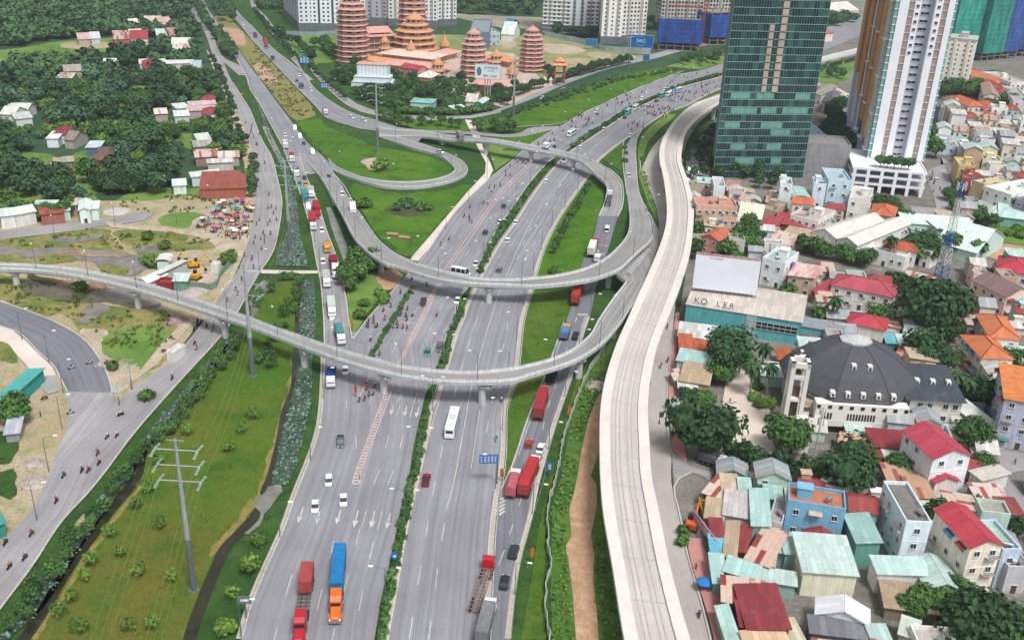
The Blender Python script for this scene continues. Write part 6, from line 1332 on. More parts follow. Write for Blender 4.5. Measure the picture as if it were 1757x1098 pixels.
def bld(name,label,s,h,wall,roof,win=1,group=None,cat='house',rise=None,z0=0.0,clutter=None,wc='#d9d9d6',ww=(1.2,1.3),door=True,wrow=None,base=None):
 if len(s) >3 and isinstance(s,tuple): ctr,rz,w,d=s
 else: ctr,rz,w,d=frame(s,h)
 t=thing(name,label,cat,(ctr.x,ctr.y,z0),rz,group);hh=h-z0;CLEAR.append((ctr.x,ctr.y,max(w,d)/2+2.0));OBB.append((ctr.x,ctr.y,rz,w,d))
 c_=[int(wall[i:i+2],16) for i in (1,3,5)]
 if min(c_) >165: wall='#%02x%02x%02x' % tuple(min(246,v+20) for v in c_)
 kind,rc=roof.split('|');wm_=mat(wall,.85,.10,.5);wb=MB();rise=rise if rise is not None else {'gx': d*.22,'gy': w*.22,'hip': min(w,d)*.25,'sy': .6,'sx': .6,'arc': w*.25}.get(kind,0)
 wb.prism([(-w/2,-d/2),(w/2,-d/2),(w/2,d/2),(-w/2,d/2)],-.2 if z0==0 else 0,hh-.02)
 if h>6:   # storey string courses
  for k in range(1,int(hh/3.4)): wb.box((0,0,k*3.4),(w+.12,d+.12,.14))
 wb.build('wall',wm_,t)
 if kind=='flat':
  r=MB();r.face([(-w/2,-d/2,hh+.02),(w/2,-d/2,hh+.02),(w/2,d/2,hh+.02),(-w/2,d/2,hh+.02)]);r.build('roof',rmat(rc),t)
  p=MB();ph=.8
  for x,y,sx,sy in ((0,-d/2+.12,w+.1,.26),(0,d/2-.12,w+.1,.26),(-w/2+.12,0,.26,d-.5),(w/2-.12,0,.26,d-.5)): p.box((x,y,hh+ph/2-.02),(sx,sy,ph))
  p.build('parapet',wm_,t)
 else:
  r,g=roof_mb(kind,w,d,hh,rise);m0=rmat(rc);r.build('roof',[m0,mat('#8c4030' if kind=='hip' else '#888888',.8,.1,1)],t)
  if g: g.build('gable',wm_,t)
 cl=clutter if clutter is not None else (kind=='flat' and w*d>22)
 if cl:
  bx,by=RB.uniform(-.25,.25)*w,RB.uniform(0,.3)*d;
  if RB.random() <.6 and w>4: b_=MB();b_.box((bx,by,hh+1.2),(min(3,w*.4),min(3.2,d*.35),2.4));b_.box((bx,by,hh+2.45),(min(3,w*.4)+.4,min(3.2,d*.35)+.4,.14));b_.build('stair_head',wm_,t)
  inst('water_tank',TANK if RB.random() <.75 else TANKB,t,(-bx*.8+.4,-abs(by)-d*.1,hh+.02 if kind=='flat' else hh+rise*.3),RB.random()*3)
 if win:
  wmsh=winm(*ww,wc);fl=max(1,int(hh/3.2));n_=0
  camv=Vector((-ctr.x,-ctr.y,0)).normalized();R_m=Matrix.Rotation(rz,2)
  for (nx,ny,L_,off) in ((0,-1,w,d/2),(1,0,d,w/2),(0,1,w,d/2),(-1,0,d,w/2)):
   wn=R_m @ Vector((nx,ny))
   if wn.dot(camv.xy) <-.1: continue
   k=max(1,int(L_/(2.6 if win>1 else 3.3)))
   for f in range(fl):
    for i in range(k):
     if n_>60: break
     if RB.random() <(.12 if win==1 else .02): continue
     s_=(i+.5)*L_/k-L_/2;z=f*hh/fl+hh/fl*.55
     if f==0 and i==k//2 and ny==-1 and door and z0==0: inst('door',DOOR,t,(s_,-off-.02,0));continue
     x,y=(s_*(-ny if ny else 0) if ny else nx*(off+.02),ny*(off+.02) if ny else s_)
     inst('window',wmsh,t,(x,y,z),math.atan2(ny,nx)+math.pi/2);n_+=1;q_=RB.random();an=math.atan2(ny,nx)+math.pi/2
     if f and q_<.16 and k>1: inst('railing',RAIL,inst('balcony',BALC,t,(x,y,z-.95),an))
     elif q_>.86: inst('awning',RB.choice(AWN),t,(x,y,z+.95),an)
     elif q_>.74: inst('air_conditioner',AC,t,(x+nx*.2+(1.1 if ny else 0),y+ny*.2+(1.1 if nx else 0),z-.5),an)
 return t
# ================================================================== HIGH-RISE KIT
def grid_windows(t,w,d,h,z0,fh,bay,ww,wh,wc='#cfd2d4',faces=('f','l','r'),skip=None,pane='#2a333b'):
 L=[]
 for f in faces:
  if f=='f': n=int(w/bay);L+=[((i+.5)*w/n-w/2,-d/2-.02,k,0) for i in range(n) for k in range(int((h-z0)/fh))]
  if f=='l': n=int(d/bay);L+=[(-w/2-.02,(i+.5)*d/n-d/2,k,-math.pi/2) for i in range(n) for k in range(int((h-z0)/fh))]
  if f=='r': n=int(d/bay);L+=[(w/2+.02,(i+.5)*d/n-d/2,k,math.pi/2) for i in range(n) for k in range(int((h-z0)/fh))]
 L.sort(key=lambda q: (q[2],abs(q[0])));me=winm(ww,wh,wc)
 for x,y,k,a in L[:100]: inst('window',me,t,(x,y,z0+(k+.55)*fh),a)
 if len(L) >100:
  m=MB()
  for x,y,k,a in L[100:]:
   z=z0+(k+.55)*fh;ca,sa=math.cos(a),math.sin(a);q=lambda u,e,dz: (x+u*ca+e*sa,y+u*sa-e*ca,z+dz)
   m.face([q(-ww/2,.05,-wh/2),q(ww/2,.05,-wh/2),q(ww/2,.05,wh/2),q(-ww/2,.05,wh/2)]);m.box(q(0,.08,-wh/2-.05),(ww+.2,.2,.1),a,1)
  o=m.build('windows',[GLD,mat(wc,.6,.05,2)],t);o['kind'] ='stuff'
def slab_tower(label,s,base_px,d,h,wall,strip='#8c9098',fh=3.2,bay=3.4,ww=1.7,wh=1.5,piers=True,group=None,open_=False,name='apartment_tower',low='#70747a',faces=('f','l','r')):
 A,B=[G(x,y,0) for x,y in PX(s)[:2]];u=B-A;w=u.length;u.normalize();v=Vector((-u.y,u.x,0));v=v if v.y>0 else -v;c=A+u*w/2+v*d/2
 t=thing(name,label,'apartment tower',(c.x,c.y,0),math.atan2(u.y,u.x),group);CLEAR.append((c.x,c.y,max(w,d)/2+3))
 b=MB();b.prism([(-w/2,-d/2),(w/2,-d/2),(w/2,d/2),(-w/2,d/2)],-.2,h);b.build('wall',mat(wall,.8,.06,.1),t)
 lo=MB();lo.box((0,0,3),(w+1.5,d+1.5,6));lo.build('ground_storeys',mat(low,.7,.15,.3),t)
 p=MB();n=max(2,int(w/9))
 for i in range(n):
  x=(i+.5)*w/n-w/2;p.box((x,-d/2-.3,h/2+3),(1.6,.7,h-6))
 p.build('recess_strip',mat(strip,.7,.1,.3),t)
 cap=MB();cap.box((0,0,h+.6),(w+.8,d+.8,1.2));cap.box((0,0,h+2.6),(w*.3,d*.5,3));cap.build('roof',mat('#b5b5b2',.8),t)
 grid_windows(t,w,d,h,6.5,fh,bay,ww,wh,faces=faces)
 if open_:
  q=MB()
  for k in range(int(h/fh)): q.box((0,-d/2-.5,k*fh+.1),(w+.2,1.2,.35));q.box((-w/2-.4,0,k*fh+.1),(1.0,d,.35))
  q.build('balcony_slab',mat('#cfcfcc',.8),t)
 return t
def netted(label,s,d,h,col,group=None,tail=6):
 A,B=[G(x,y,0) for x,y in PX(s)[:2]];u=B-A;w=u.length;u.normalize();v=Vector((-u.y,u.x,0));v=v if v.y>0 else -v;c=A+u*w/2+v*d/2
 t=thing('unfinished_building',label,'building site',(c.x,c.y,0),math.atan2(u.y,u.x),group);CLEAR.append((c.x,c.y,max(w,d)/2+3))
 f=MB();nf=int((h+4)/3.6)
 for k in range(nf): f.box((0,0,k*3.6),(w-1,d-1,.3))
 for i in range(int(w/6)+1):
  for j in (-1,0,1): f.box((-w/2+.8+i*(w-1.6)/max(1,int(w/6)),j*(d/2-.9),nf*1.8),(.6,.6,nf*3.6))
 f.build('concrete_frame',mat('#8f8a84',.9,.15,.4),t)
 n_=MB();m,nn,bb=nodes('scaffold_net');g=nn.nodes.new('ShaderNodeNewGeometry').outputs['Position'];c0=colr(col)
 mp=nn.nodes.new('ShaderNodeMapping');mp.inputs['Scale'].default_value=(.35,.35,.07);nn.links.new(g,mp.inputs[0])
 nn.links.new(ramp(nn,nz(nn,1,4,mp.outputs[0],.7),.35,.65,scl(c0,.6),scl(c0,1.5)).outputs[0],bb.inputs['Base Color']);bb.inputs['Roughness'].default_value=.9
 rr=random.Random(len(label))
 for (x0,y0,x1,y1) in ((-w/2-.4,-d/2-.4,w/2+.4,-d/2-.4),(w/2+.4,-d/2-.4,w/2+.4,d/2),(-w/2-.4,d/2,-w/2-.4,-d/2-.4)):
  L_=math.hypot(x1-x0,y1-y0);k=max(1,int(L_/3.2));kz=int((h-tail)/3.6)
  for i in range(k):
   for j in range(kz):
    e=lambda q: (x0+(x1-x0)*q/k,y0+(y1-y0)*q/k);a,b=e(i),e(i+1);z0=tail+j*3.6;o=rr.uniform(-.15,.15)
    n_.face([(a[0],a[1],z0),(b[0],b[1],z0),(b[0]+o,b[1]+o,z0+3.5),(a[0]+o,a[1]+o,z0+3.5)])
 n_.build('scaffold_net',m,t);return t
def text_part(t,txt,size,m,loc,rot,name='lettering',ext=.04,sx=1.0):
 c=bpy.data.curves.new('t','FONT');c.body=txt;c.size=size;c.align_x='CENTER';c.align_y='CENTER';c.extrude=ext;o=bpy.data.objects.new('t',c);COL.objects.link(o)
 dg=bpy.context.evaluated_depsgraph_get();dg.update();me=bpy.data.meshes.new_from_object(o.evaluated_get(dg));bpy.data.objects.remove(o);me.materials.clear();me.materials.append(m)
 r=inst(name,me,t,loc,0,(sx,1,1));r.rotation_euler=rot;return r
# ---- glass tower
def glass_tower():
 A=G(1223,306,0);B=G(1376,306,0);u=B-A;w=u.length;u.normalize();v=Vector((-u.y,u.x,0));d=30;h=132;c=A+u*w/2+v*d/2
 t=thing('glass_tower','dark green glass office tower with ribbed floors beside the concrete viaduct','office tower',(c.x,c.y,0),math.atan2(u.y,u.x));CLEAR.append((c.x,c.y,24))
 m,n,b=nodes('green_curtain_glass');g=n.nodes.new('ShaderNodeTexCoord').outputs['Object']
 ad=n.nodes.new('ShaderNodeVectorMath');ad.operation='ADD';ad.inputs[1].default_value=(.05,.05,.02);n.links.new(g,ad.inputs[0])
 sn=n.nodes.new('ShaderNodeVectorMath');sn.operation='SNAP';sn.inputs[1].default_value=(2.4,40,3.3);n.links.new(ad.outputs[0],sn.inputs[0])
 wn=n.nodes.new('ShaderNodeTexWhiteNoise');n.links.new(sn.outputs[0],wn.inputs['Vector'])
 r=ramp(n,wn.outputs['Value'],0,1,colr('#183434'),colr('#44706c'));e=r.color_ramp.elements.new(.72);e.color=colr('#26504a');e=r.color_ramp.elements.new(.85);e.color=colr('#3f726a')
 n.links.new(r.outputs[0],b.inputs['Base Color']);b.inputs['Roughness'].default_value=.12;b.inputs['Specular IOR Level'].default_value=.6;b.inputs['Metallic'].default_value=.15
 K=d*.30;ft=lambda e: [(-w/2-e,-d/2-e),(w/2+e,-d/2-e),(w/2+e+K,d/2+e),(-w/2-e+K,d/2+e)];q=MB();q.prism(ft(0),0,h);q.build('glass_wall',m,t)
 nf=int(h/3.3);q=MB()
 for k in range(nf+1): q.prism(ft(.25),k*3.3-.06,k*3.3+.16,bottom=True)
 q.build('floor_edge',mat('#8fa8a6',.5,.1,.3),t);q=MB()
 for k in range(nf):
  q.prism(ft(.15),k*3.3+1.25,k*3.3+1.35);q.prism(ft(.15),k*3.3+2.25,k*3.3+2.35)
 q.build('transom',mat('#3c5652',.5,.1,.3),t);q=MB()
 for i in range(int(w/1.2)+1): q.box((-w/2+i*1.2,-d/2-.12,h/2),(.1,.2,h))
 for i in range(int(d/1.2)+1):
  for s in (-1,1): q.box((s*(w/2+.12)+K*i*1.2/d,-d/2+i*1.2,h/2),(.2,.1,h))
 q.build('mullion',mat('#6c8a88',.45,.1,.3),t)
 # light terrace boxes in two columns, bright glazed bands lower down
 bx=MB();k0=int(42/3.3)
 for k in range(k0,k0+9): bx.box((-w/2+18.2,-d/2-.35,k*3.3+1.6),(2.1,.6,2.7))
 bx.build('terrace_box',mat('#b5a79e',.7,.15,.3),t);bx=MB()
 for k in range(k0,nf): bx.box((-w/2+23.3,-d/2-.35,k*3.3+1.6),(2.7,.6,2.7))
 bx.build('terrace_box',mat('#b5a79e',.7,.15,.3),t)
 lg=MB()
 for k,spans in ((k0-1,((-18,-9),(-6,2),(12,19))),(k0-3,((-17,-5),(-3,4),(7,19))),(k0-5,((-19,-12),(-2,8))),(k0-6,((3,12),)),(k0-8,((-15,-8),(2,9))),(2,((-12,-3),(5,10)))):
  for a,b2 in spans: lg.box(((a+b2)/2,-d/2-.05,k*3.3+1.75),(b2-a,.3,2.6))
 lg.build('mint_panel',mat('#6fa898',.3,.15,.3,spec=.6),t)
def striped_tower():
 z=11;A=G(1307+705/KZ,1055/KZ,z);B=G(1307+1075/KZ,1080/KZ,z);D=G(1307+562/KZ,745/KZ,z)
 u=B-A;w=u.length;u.normalize();v=(D-A);v.z=0;dep=v.length;v.normalize();h=140;c=A+u*w/2+v*dep/2
 t=thing('striped_apartment_tower','very tall white apartment tower with brown and orange vertical stripes, its top out of view','apartment tower',(A.x,A.y,0),math.atan2(u.y,u.x));CLEAR.append((c.x,c.y,36))
 vl=Matrix.Rotation(-math.atan2(u.y,u.x),3,'Z') @ v;V=lambda x,y,zz: (x+vl.x*y,vl.y*y,zz)
 W=mat('#e6e8ee',.7,.05,.1);BR=mat('#a3928e',.8,.1,.3);GR=mat('#b3b6c2',.8,.08,.2);OR=mat('#dc965a',.8,.1,.2);OB=mat('#e6b870',.8,.1,.2)
 def col(name,x0,x1,y0,y1,m,z0=z,z1=h):
  q=MB();P=[V(x0,y0,0),V(x1,y0,0),V(x1,y1,0),V(x0,y1,0)];q.prism([(p[0],p[1]) for p in P],z0,z1);return q.build(name,m,t)
 col('core',.6,w-.6,3,dep,GR,0)
 col('white_fin',1.6,5.6,-.5,4,W);col('brown_strip',5.6,8.0,-.2,4,BR);col('white_fin',8.0,10.6,-.5,6,W)
 col('white_fin',16.6,19.6,-.5,6,W);col('brown_strip',19.6,22.0,-.2,4,BR);col('white_fin',22.0,w-.2,-.6,5,W)
 GT=mat('#7fb5a8',.25,.12,.3,spec=.6);col('glazed_corner',0,1.6,.1,3,GT);col('glazed_corner',w-.4,w+1.2,1.5,4,GT)
 k=int((h-z)/3.3);q=MB()
 for i in range(k): inst('recess_window',winm(3.6,1.2),t,(13.6,2.9,z+i*3.3+1.7))
 q=MB()
 for i in range(k):
  q.box((.8,.05,z+i*3.3),(1.8,.4,.35));q.box((w+.4,1.4,z+i*3.3),(1.8,.4,.3))
  for xx in (6.8,20.8): q.box((xx,-.32,z+i*3.3+.2),(2.3,.3,.12))
 q.build('floor_band',W,t)
 for i in range(14,k):
  for xx in (9.3,18.1): inst('window',winm(1.3,1.3),t,(xx,-.56,z+i*3.3+1.7))
 # side face: fins running up the flank
 segs=[('white_frame',4,10,W,.2),('orange_fin',10,15,OB,1.0),('white_frame',15,17,W,.6),('orange_fin',18,24,OR,1.2),('glazed_strip',24,30,mat('#49706a',.25,.15,.3,spec=.6),.1),('white_frame',30,32,W,.6),('orange_fin',33,39,OR,1.4),('white_frame',40,42,W,.8),('orange_fin',46,52,OR,1.6),('white_frame',55,58,W,.6)]
 for nm,y0,y1,m,o_ in segs:
  y0 *= dep/62;y1 *= dep/62
  if y1<dep: col(nm,-o_,1.0,y0,y1,m,z+(y0*.35 if 'orange' in nm else 2))
 q=MB();
 for i in range(0,k,5):
  for (y0,y1) in ((3,10),(26,32),(42,48)):
   P=[V(-1.8,y0,0),V(.5,y0,0),V(.5,y1,0),V(-1.8,y1,0)];q.prism([(p[0],p[1]) for p in P],z+i*3.3+2.6,z+i*3.3+3.0)
 q.build('balcony_beam',W,t)
 # side windows
 for i in range(k-1):
  p=V(-.22,6.2,z+i*3.3+1.9);inst('window',winm(1.2,1.4),t,p,math.atan2(vl.y,vl.x)+math.pi)
 # podium: open parking deck
 rz=math.atan2(u.y,u.x);pa=G(*PX('31 612,68')[0],11);pb=G(*PX('31 1108,112')[0],11);pu=(pb-pa);pw=pu.length;pu.normalize();pv=Vector((-pu.y,pu.x,0));pd=36;pc=pa+pu*pw/2+pv*pd/2
 p=thing('parking_podium','white open sided parking podium under the striped tower','parking deck',(pc.x,pc.y,0),math.atan2(pu.y,pu.x));CLEAR.append((pc.x,pc.y,40))
 q=MB()
 for k2,zz in enumerate((3.7,7.2,10.4)): q.box((0,0,zz),(pw,pd,.5));q.box((0,-pd/2,zz+.55),(pw+.4,.3,.9));q.box((pw/2,0,zz+.55),(.3,pd,.9));q.box((-pw/2,0,zz+.55),(.3,pd,.9))
 q.build('deck_slab',W,p);q=MB()
 for i in range(6): q.box((-pw/2+1+i*(pw-2)/5,-pd/2+.2,5.3),(1.4,.8,10.6));q.box((-pw/2+1+i*(pw-2)/5,-pd/2+12,5.3),(1,.8,10.6))
 for i in range(3): q.box((pw/2-.3,-pd/2+8+i*12,5.3),(.6,1.0,10.6))
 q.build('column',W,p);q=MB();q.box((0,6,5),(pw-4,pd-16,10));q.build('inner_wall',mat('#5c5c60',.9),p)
 for i in range(5): tree('mid',*(pa+pu*(12+i*3)+pv*5).xy,.9,'roof garden tree on the parking podium between the tower legs','podium garden trees',z=10.7)
# ---- pagodas
SAL=corr('#cc8f84','#d8a497',pan=.4,mixpos=.5,soft=.3,rough=.8);ORT=corr('#cf8a5c','#dba074',pan=.4,mixpos=.5,soft=.3,rough=.8);CRM=mat('#dcc4b6',.85,.12,.6,name='temple_wall');RSE=mat('#a8625c',.85,.15,.6,name='temple_rose')
def pagoda(label,bx,by,R,h,n,m=SAL,sides=8,taper=.72,bulge=0,group=None,top=.16,name='pagoda',z0=0):
 p=G(bx,by,z0);t=thing(name,label,'pagoda',(p.x,p.y,z0),.3,group);CLEAR.append((p.x,p.y,R+4));fh=h/n
 w=MB();b=MB();r0=MB()
 for i in range(n):
  k=1-(1-taper)*(i/n)**1.4;
  if i >= n-2: k *= .82 if i==n-2 else .62
  r=R*k;z=i*fh
  w.lathe([(r*.83,z),(r*.83,z+fh*.7)],(0,0,0),sides);b.lathe([(r*.9,z+.05),(r*.93,z+.4),(r*.93,z+.75),(r*.9,z+.75)],(0,0,0),sides)
  r0.lathe([(r*1.0,z+fh*.60),(r*1.03,z+fh*.68),(r*.96,z+fh*.78),(r*.88,z+fh*.92),(r*.84,z+fh*1.0)],(0,0,0),sides)
  for s in range(sides):
   a=2*math.pi*s/sides;e=(math.cos(a),math.sin(a));w.cyl((e[0]*r*.88,e[1]*r*.88,z),(e[0]*r*.88,e[1]*r*.88,z+fh*.66),.18,.18,5)
   r0.box((e[0]*r*1.03,e[1]*r*1.03,z+fh*.74),(.9,.35,.5),a)
   a2=a+math.pi/sides;w.box((math.cos(a2)*r*.77,math.sin(a2)*r*.77,z+fh*.35),(.2,r*.28,fh*.45),a2,1)
 w.build('wall',[CRM,mat('#5c3c38',.8)],t);b.build('balcony',mat('#c9a89a',.85,.1,.6),t);r0.build('eaves',m,t)
 f=MB();z=n*fh;r=R*taper*.5;f.lathe([(r*1.25,z-.3),(r*.8,z+fh*.25),(r*.4,z+fh*.55),(.3,z+fh*.8),(.25,z+fh*1.0),(.08,z+fh*1.2)],(0,0,0),sides);f.build('spire',m,t);return t
def hall(label,s,h,m=ORT,tiers=2,wall='#c9a08c',name='temple_hall',group=None):
 ctr,rz,w,d=frame(s,h);t=thing(name,label,'temple hall',(ctr.x,ctr.y,0),rz,group);CLEAR.append((ctr.x,ctr.y,max(w,d)/2+3));b=MB();n=max(1,int(h/4));
 b.prism([(-w*.44,-d*.42),(w*.44,-d*.42),(w*.44,d*.42),(-w*.44,d*.42)],-.2,h);b.build('wall',mat(wall,.85,.12,.5),t);q=MB()
 for k in range(n):
  for i in range(max(2,int(w/4))): q.cyl((-w*.48+i*w*.96/max(1,int(w/4)-1),-d*.48,k*h/n),(-w*.48+i*w*.96/max(1,int(w/4)-1),-d*.48,(k+1)*h/n-.4),.25,.25,6)
  q.box((0,0,(k+1)*h/n-.2),(w*1.02,d*1.02,.35))
 q.build('gallery',CRM,t)
 for k in range(tiers):
  f=1-.3*k;r,g=roof_mb('hip' if k<tiers-1 or tiers==1 else 'gx',w*f,d*f,h+k*2.2,2.6 if k==tiers-1 else 1.8,1.2);r.build('roof',[m,m],t)
  e=MB();z=h+k*2.2
  for sx in (-1,1):
   for sy in (-1,1): e.cyl((sx*(w*f/2+.9),sy*(d*f/2+.9),z+.1),(sx*(w*f/2+2.1),sy*(d*f/2+1.9),z+1.0),.25,.08,5)
  e.build('upturned_eave',m,t)
 return t
# ================================================================== BUILDINGS, PLACED
def places():
 glass_tower();striped_tower()
 # --- high-rises of the north
 S=slab_tower
 S('white apartment slab at the top left of the temple, nearest the highway','10 328,205 600,210',None,16,70,'#eef1f6','#4c5058');S('long low white wing of the apartment slab, seen side on beside the highway','10 225,100 328,208',None,12,30,'#e2e6ec','#9aa0a6',piers=False)
 S('white slab between the leftmost slab and the tall round pagoda','10 600,190 770,190',None,16,75,'#e4e7ec','#55585f');S('grey apartment slab behind the pagodas','10 770,165 925,170',None,16,75,'#b4b3ba','#8f9098',bay=5);S('cream striped apartment slab behind the domed hall','10 925,175 1110,180',None,16,75,'#dedcd6','#a0a0a2')
 S('white apartment slab right of the rear pagoda','10 1110,185 1250,190',None,18,75,'#e6e6e4','#a8a8ac');S('rightmost white slab of the row behind the temple','10 1255,180 1378,175',None,18,75,'#eaeae8','#94969c')
 S('white stepped tower left of the blue glazed bay in the middle top','20 275,215 455,225',None,22,80,'#f0f0ee','#9498a0',open_=True);S('tower with a tall arched blue glazed bay at the middle top','20 455,222 560,228',None,18,72,'#e8eaec','#76868f',bay=5,ww=2.6);S('white tower right of the arched bay','20 560,222 680,225',None,20,76,'#eeeeec','#94969a',open_=True)
 S('blank white end tower beside the small blue hoarding','20 665,295 800,300',None,22,80,'#f0eeea','#a8a8ac',bay=5,ww=1.2);S('pale apartment tower with a regular window grid behind the blue hoarding','20 800,290 960,285',None,22,80,'#e4e0d8','#b4b0aa',bay=2.8)
 S('unfinished tower with open grid above the left blue netted block','20 1060,210 1335,215',None,20,72,'#c8c1b8','#97938f',bay=2.8,ww=2.0,wh=2.0);S('unfinished tower with open grid behind the red crane','20 1335,200 1560,200',None,20,74,'#cdc5bc','#97938f',bay=2.8,ww=2.0,wh=2.0)
 netted('blue netted building block on bare concrete legs left of the glass tower','20 1045,335 1330,350',22,24,'#24458c');netted('blue netted block partly behind the glass tower','20 1390,305 1560,300',22,26,'#24458c')
 netted('green netted tower behind the cream apartment block, left of the crane','30 1250,410 1450,405',16,52,'#2c8c7c');netted('taller green netted tower right of the crane mast','30 1465,415 1600,405',18,56,'#287c70');netted('blue netted tower at the top right corner','30 1590,400 1700,395',20,75,'#31508c');netted('blue netted tower cut by the right edge','30 1700,385 1830,380',20,75,'#2c4886')
 S('orange and white building cut off at the right edge below the blue nets','30 1735,340 1860,330',None,14,34,'#b59a88','#d8d4cc')
 # cream block
 S('cream apartment block with a dark band under its roof, in front of the green nets','30 1190,600 1362,620',None,20,33,'#efe9de','#e2dbd0',fh=3.1,bay=3.6,ww=1.0,wh=1.2,low='#b8b0a4',faces=('f','r'))
 # --- temple
 pagoda('tallest salmon pink round pagoda at the left of the temple',*PX('10 688,425')[0],11.5,44,13,taper=.86);pagoda('salmon pagoda behind the domed hall, top touching the apartment slabs',*PX('10 1085,330')[0],12.5,50,13,taper=.72)
 pagoda('great domed hall with four wide orange roofs in the middle of the temple',*PX('10 1100,385')[0],17.5,28,7,ORT,taper=.50,name='temple_dome');pagoda('salmon pagoda right of the temple, left of the white billboard',*PX('10 1490,520')[0],9.6,29,9,taper=.72);pagoda('rightmost salmon pagoda, beside the pasture',*PX('20 200,480')[0],9.2,28,10,taper=.78)
 for s,r,h,l in (('10 900,395',6,13,'small three tier pavilion left of the domed hall'),('10 1075,420',6,11,'small pavilion in front of the domed hall'),('10 1300,350',6.5,7,'small pavilion right of the domed hall'),('10 1255,500',7,8,'orange pavilion beside the white tent roof'),('10 1645,440',7.5,8,'orange pavilion behind the white billboard'),('20 75,510',6.5,5,'low orange pavilion under the rightmost pagoda'),('10 1757,530',5,5,'small orange pavilion right of the billboard')):
  pagoda(l,*PX(s)[0],r,h,max(1,int(h/4)),ORT,taper=.8,name='pavilion')
 hall('wide temple hall with a salmon double roof between the round pagoda and the dome','10 775,250 985,240 930,200',14,SAL,2);hall('long terrace gallery in front of the domed hall','10 860,360 1225,400 1225,360',6,CRM,1,'#c9a898');hall('lower terrace gallery along the temple front','10 870,430 1290,470 1290,440',3.5,SAL,1)
 bld('temple_office','orange walled hall with a crimson roof below the temple terraces','10 1005,450 1120,470 1140,450',7,'#c98a62','gx|cor:#b0404c,#a03848',2);bld('temple_kiosk','white tent roofed kiosk in front of the temple','10 1110,515 1205,525 1220,495',4,'#b0705c','hip|#dcdcda',1,rise=3)
 hall('covered walk with orange roof running along the temple foot','10 740,400 960,430 960,415',3,ORT,1);hall('red roofed gallery right of the dome','10 1240,390 1400,350 1370,320',4,SAL,1);hall('pink roofed hall beneath the white billboard','10 1490,565 1700,580 1690,540',5,SAL,1);hall('orange roofed gallery right of the middle pavilion','10 1570,385 1740,420 1740,400',4,ORT,1)
 # white stepped building
 t=thing('stepped_white_building','white and pale blue stepped building like a grandstand in front of the round pagoda','building',tuple(G(*PX('10 815,585')[0])),-.02);CLEAR.append((t.location.x,t.location.y,16))
 q=MB();q.box((0,4,1.6),(25,14,3.2));q.box((0,5,4.6),(22.5,12,3));q.build('lower_storey',mat('#c3d6dc',.8,.08,.4),t);q=MB();q.box((0,7,9.5),(19.5,8,7));q.build('upper_storey',mat('#d2dde2',.8,.06,.4),t)
 q=MB();
 for i in range(9): q.box((-9+i*2.25,2.95,9.5),(.18,.2,6.6))
 q.box((0,7,13.1),(20,8.6,.4));q.box((0,-3.1,3.3),(25.3,.4,.3));q.box((0,-1.1,6.2),(22.8,.4,.3));q.build('cornice',mat('#cfa8a0',.8),t)
 bld('green_roofed_shed','flat teal roofed filling station canopy by the road below the temple','10 1070,685 1215,695 1220,665',4,'#a8c8bc','hip|cor:#5cae94,#6ab8a0',0,rise=1.2,cat='shed');bld('green_roofed_shed','small teal gabled hut right of the filling station','10 1500,690 1550,695 1560,660',4,'#4fb09a','gy|cor:#c8d4cc,#a8b8b0',0,cat='shed');bld('shed','long cream roofed shed behind the teal hut','10 1440,680 1510,685 1530,650',3,'#b8b4a8','gx|cor:#d0cfc4,#b8b4a8',0,cat='shed');bld('shed','mint canopy by the white statues at the roadside','10 1370,735 1450,725 1480,700',3,'#c8d4cc','sy|cor:#cfe0d8,#a8c4b8',0,cat='shed')
 bld('factory_shed','blue glass fronted hall right of the apartment slabs','10 1465,220 1600,225 1580,140',12,'#6a7c92','flat|#8c949c',0,cat='factory');bld('factory_shed','grey office block beside the blue glass hall','10 1595,225 1670,225 1665,160',9,'#a8b4bc','flat|#b0b4b4',2,cat='factory');bld('factory_shed','small blue roofed shed at the far factory yard','20 10,170 60,175 60,150',4,'#3c6c9c','gx|cor:#3f78b0,#386a9c',0,cat='shed');bld('factory_shed','white hall in the far factory yard','20 0,230 80,235 70,190',5,'#c8ccc8','gx|cor:#d8dcd8,#c0c8c4',0,cat='shed')
 # temple gate
 for s,l in (('20 385,560','tall orange roofed temple gate tower'),):
  p=G(*PX(s)[0]);t=thing('temple_gate',l,'gate',tuple(p),.1);q=MB()
  for sx in (-1,1):
   for sy in (-1,1): q.box((sx*3.2,sy*2.2,6),(.9,.9,12))
  q.box((0,0,11.6),(8,6,.8));q.box((0,0,6.4),(8,6,.5));q.build('pillar',RSE,t);r,g=roof_mb('hip',8.6,6.6,12,2.6,1.2);r.build('roof',[ORT,ORT],t);r,g=roof_mb('hip',5,4,14.2,2.2,.8);r.build('upper_roof',[ORT,ORT],t)
 for s in ('20 150,590','20 190,600','20 290,570','20 330,575','20 470,500'):
  p=G(*PX(s)[0]);t=thing('stone_shrine','pale stone shrine figure by the temple gate','shrine',tuple(p),0,'stone shrines at the gate');q=MB();q.lathe([(1.6,0),(1.6,.8),(1.1,1),(1.0,3.2),(1.5,3.4),(.9,4.4),(.2,5.4)],(0,0,0),6);q.build('body',mat('#d4cbbf',.85),t)
 # --- grey block beside the glass tower etc
 bld('grey_block','grey panelled block between the glass tower and the parking podium','30 283,965 600,985 640,930',16,'#98979a','flat|#8c8a8a',0,cat='building',clutter=False);
 bld('pool_roof','pale sky blue flat roof building beside the glass tower','30 318,912 440,915 430,765',8,'#a8bccc','sy|#a9c6de',0,cat='building',clutter=False)
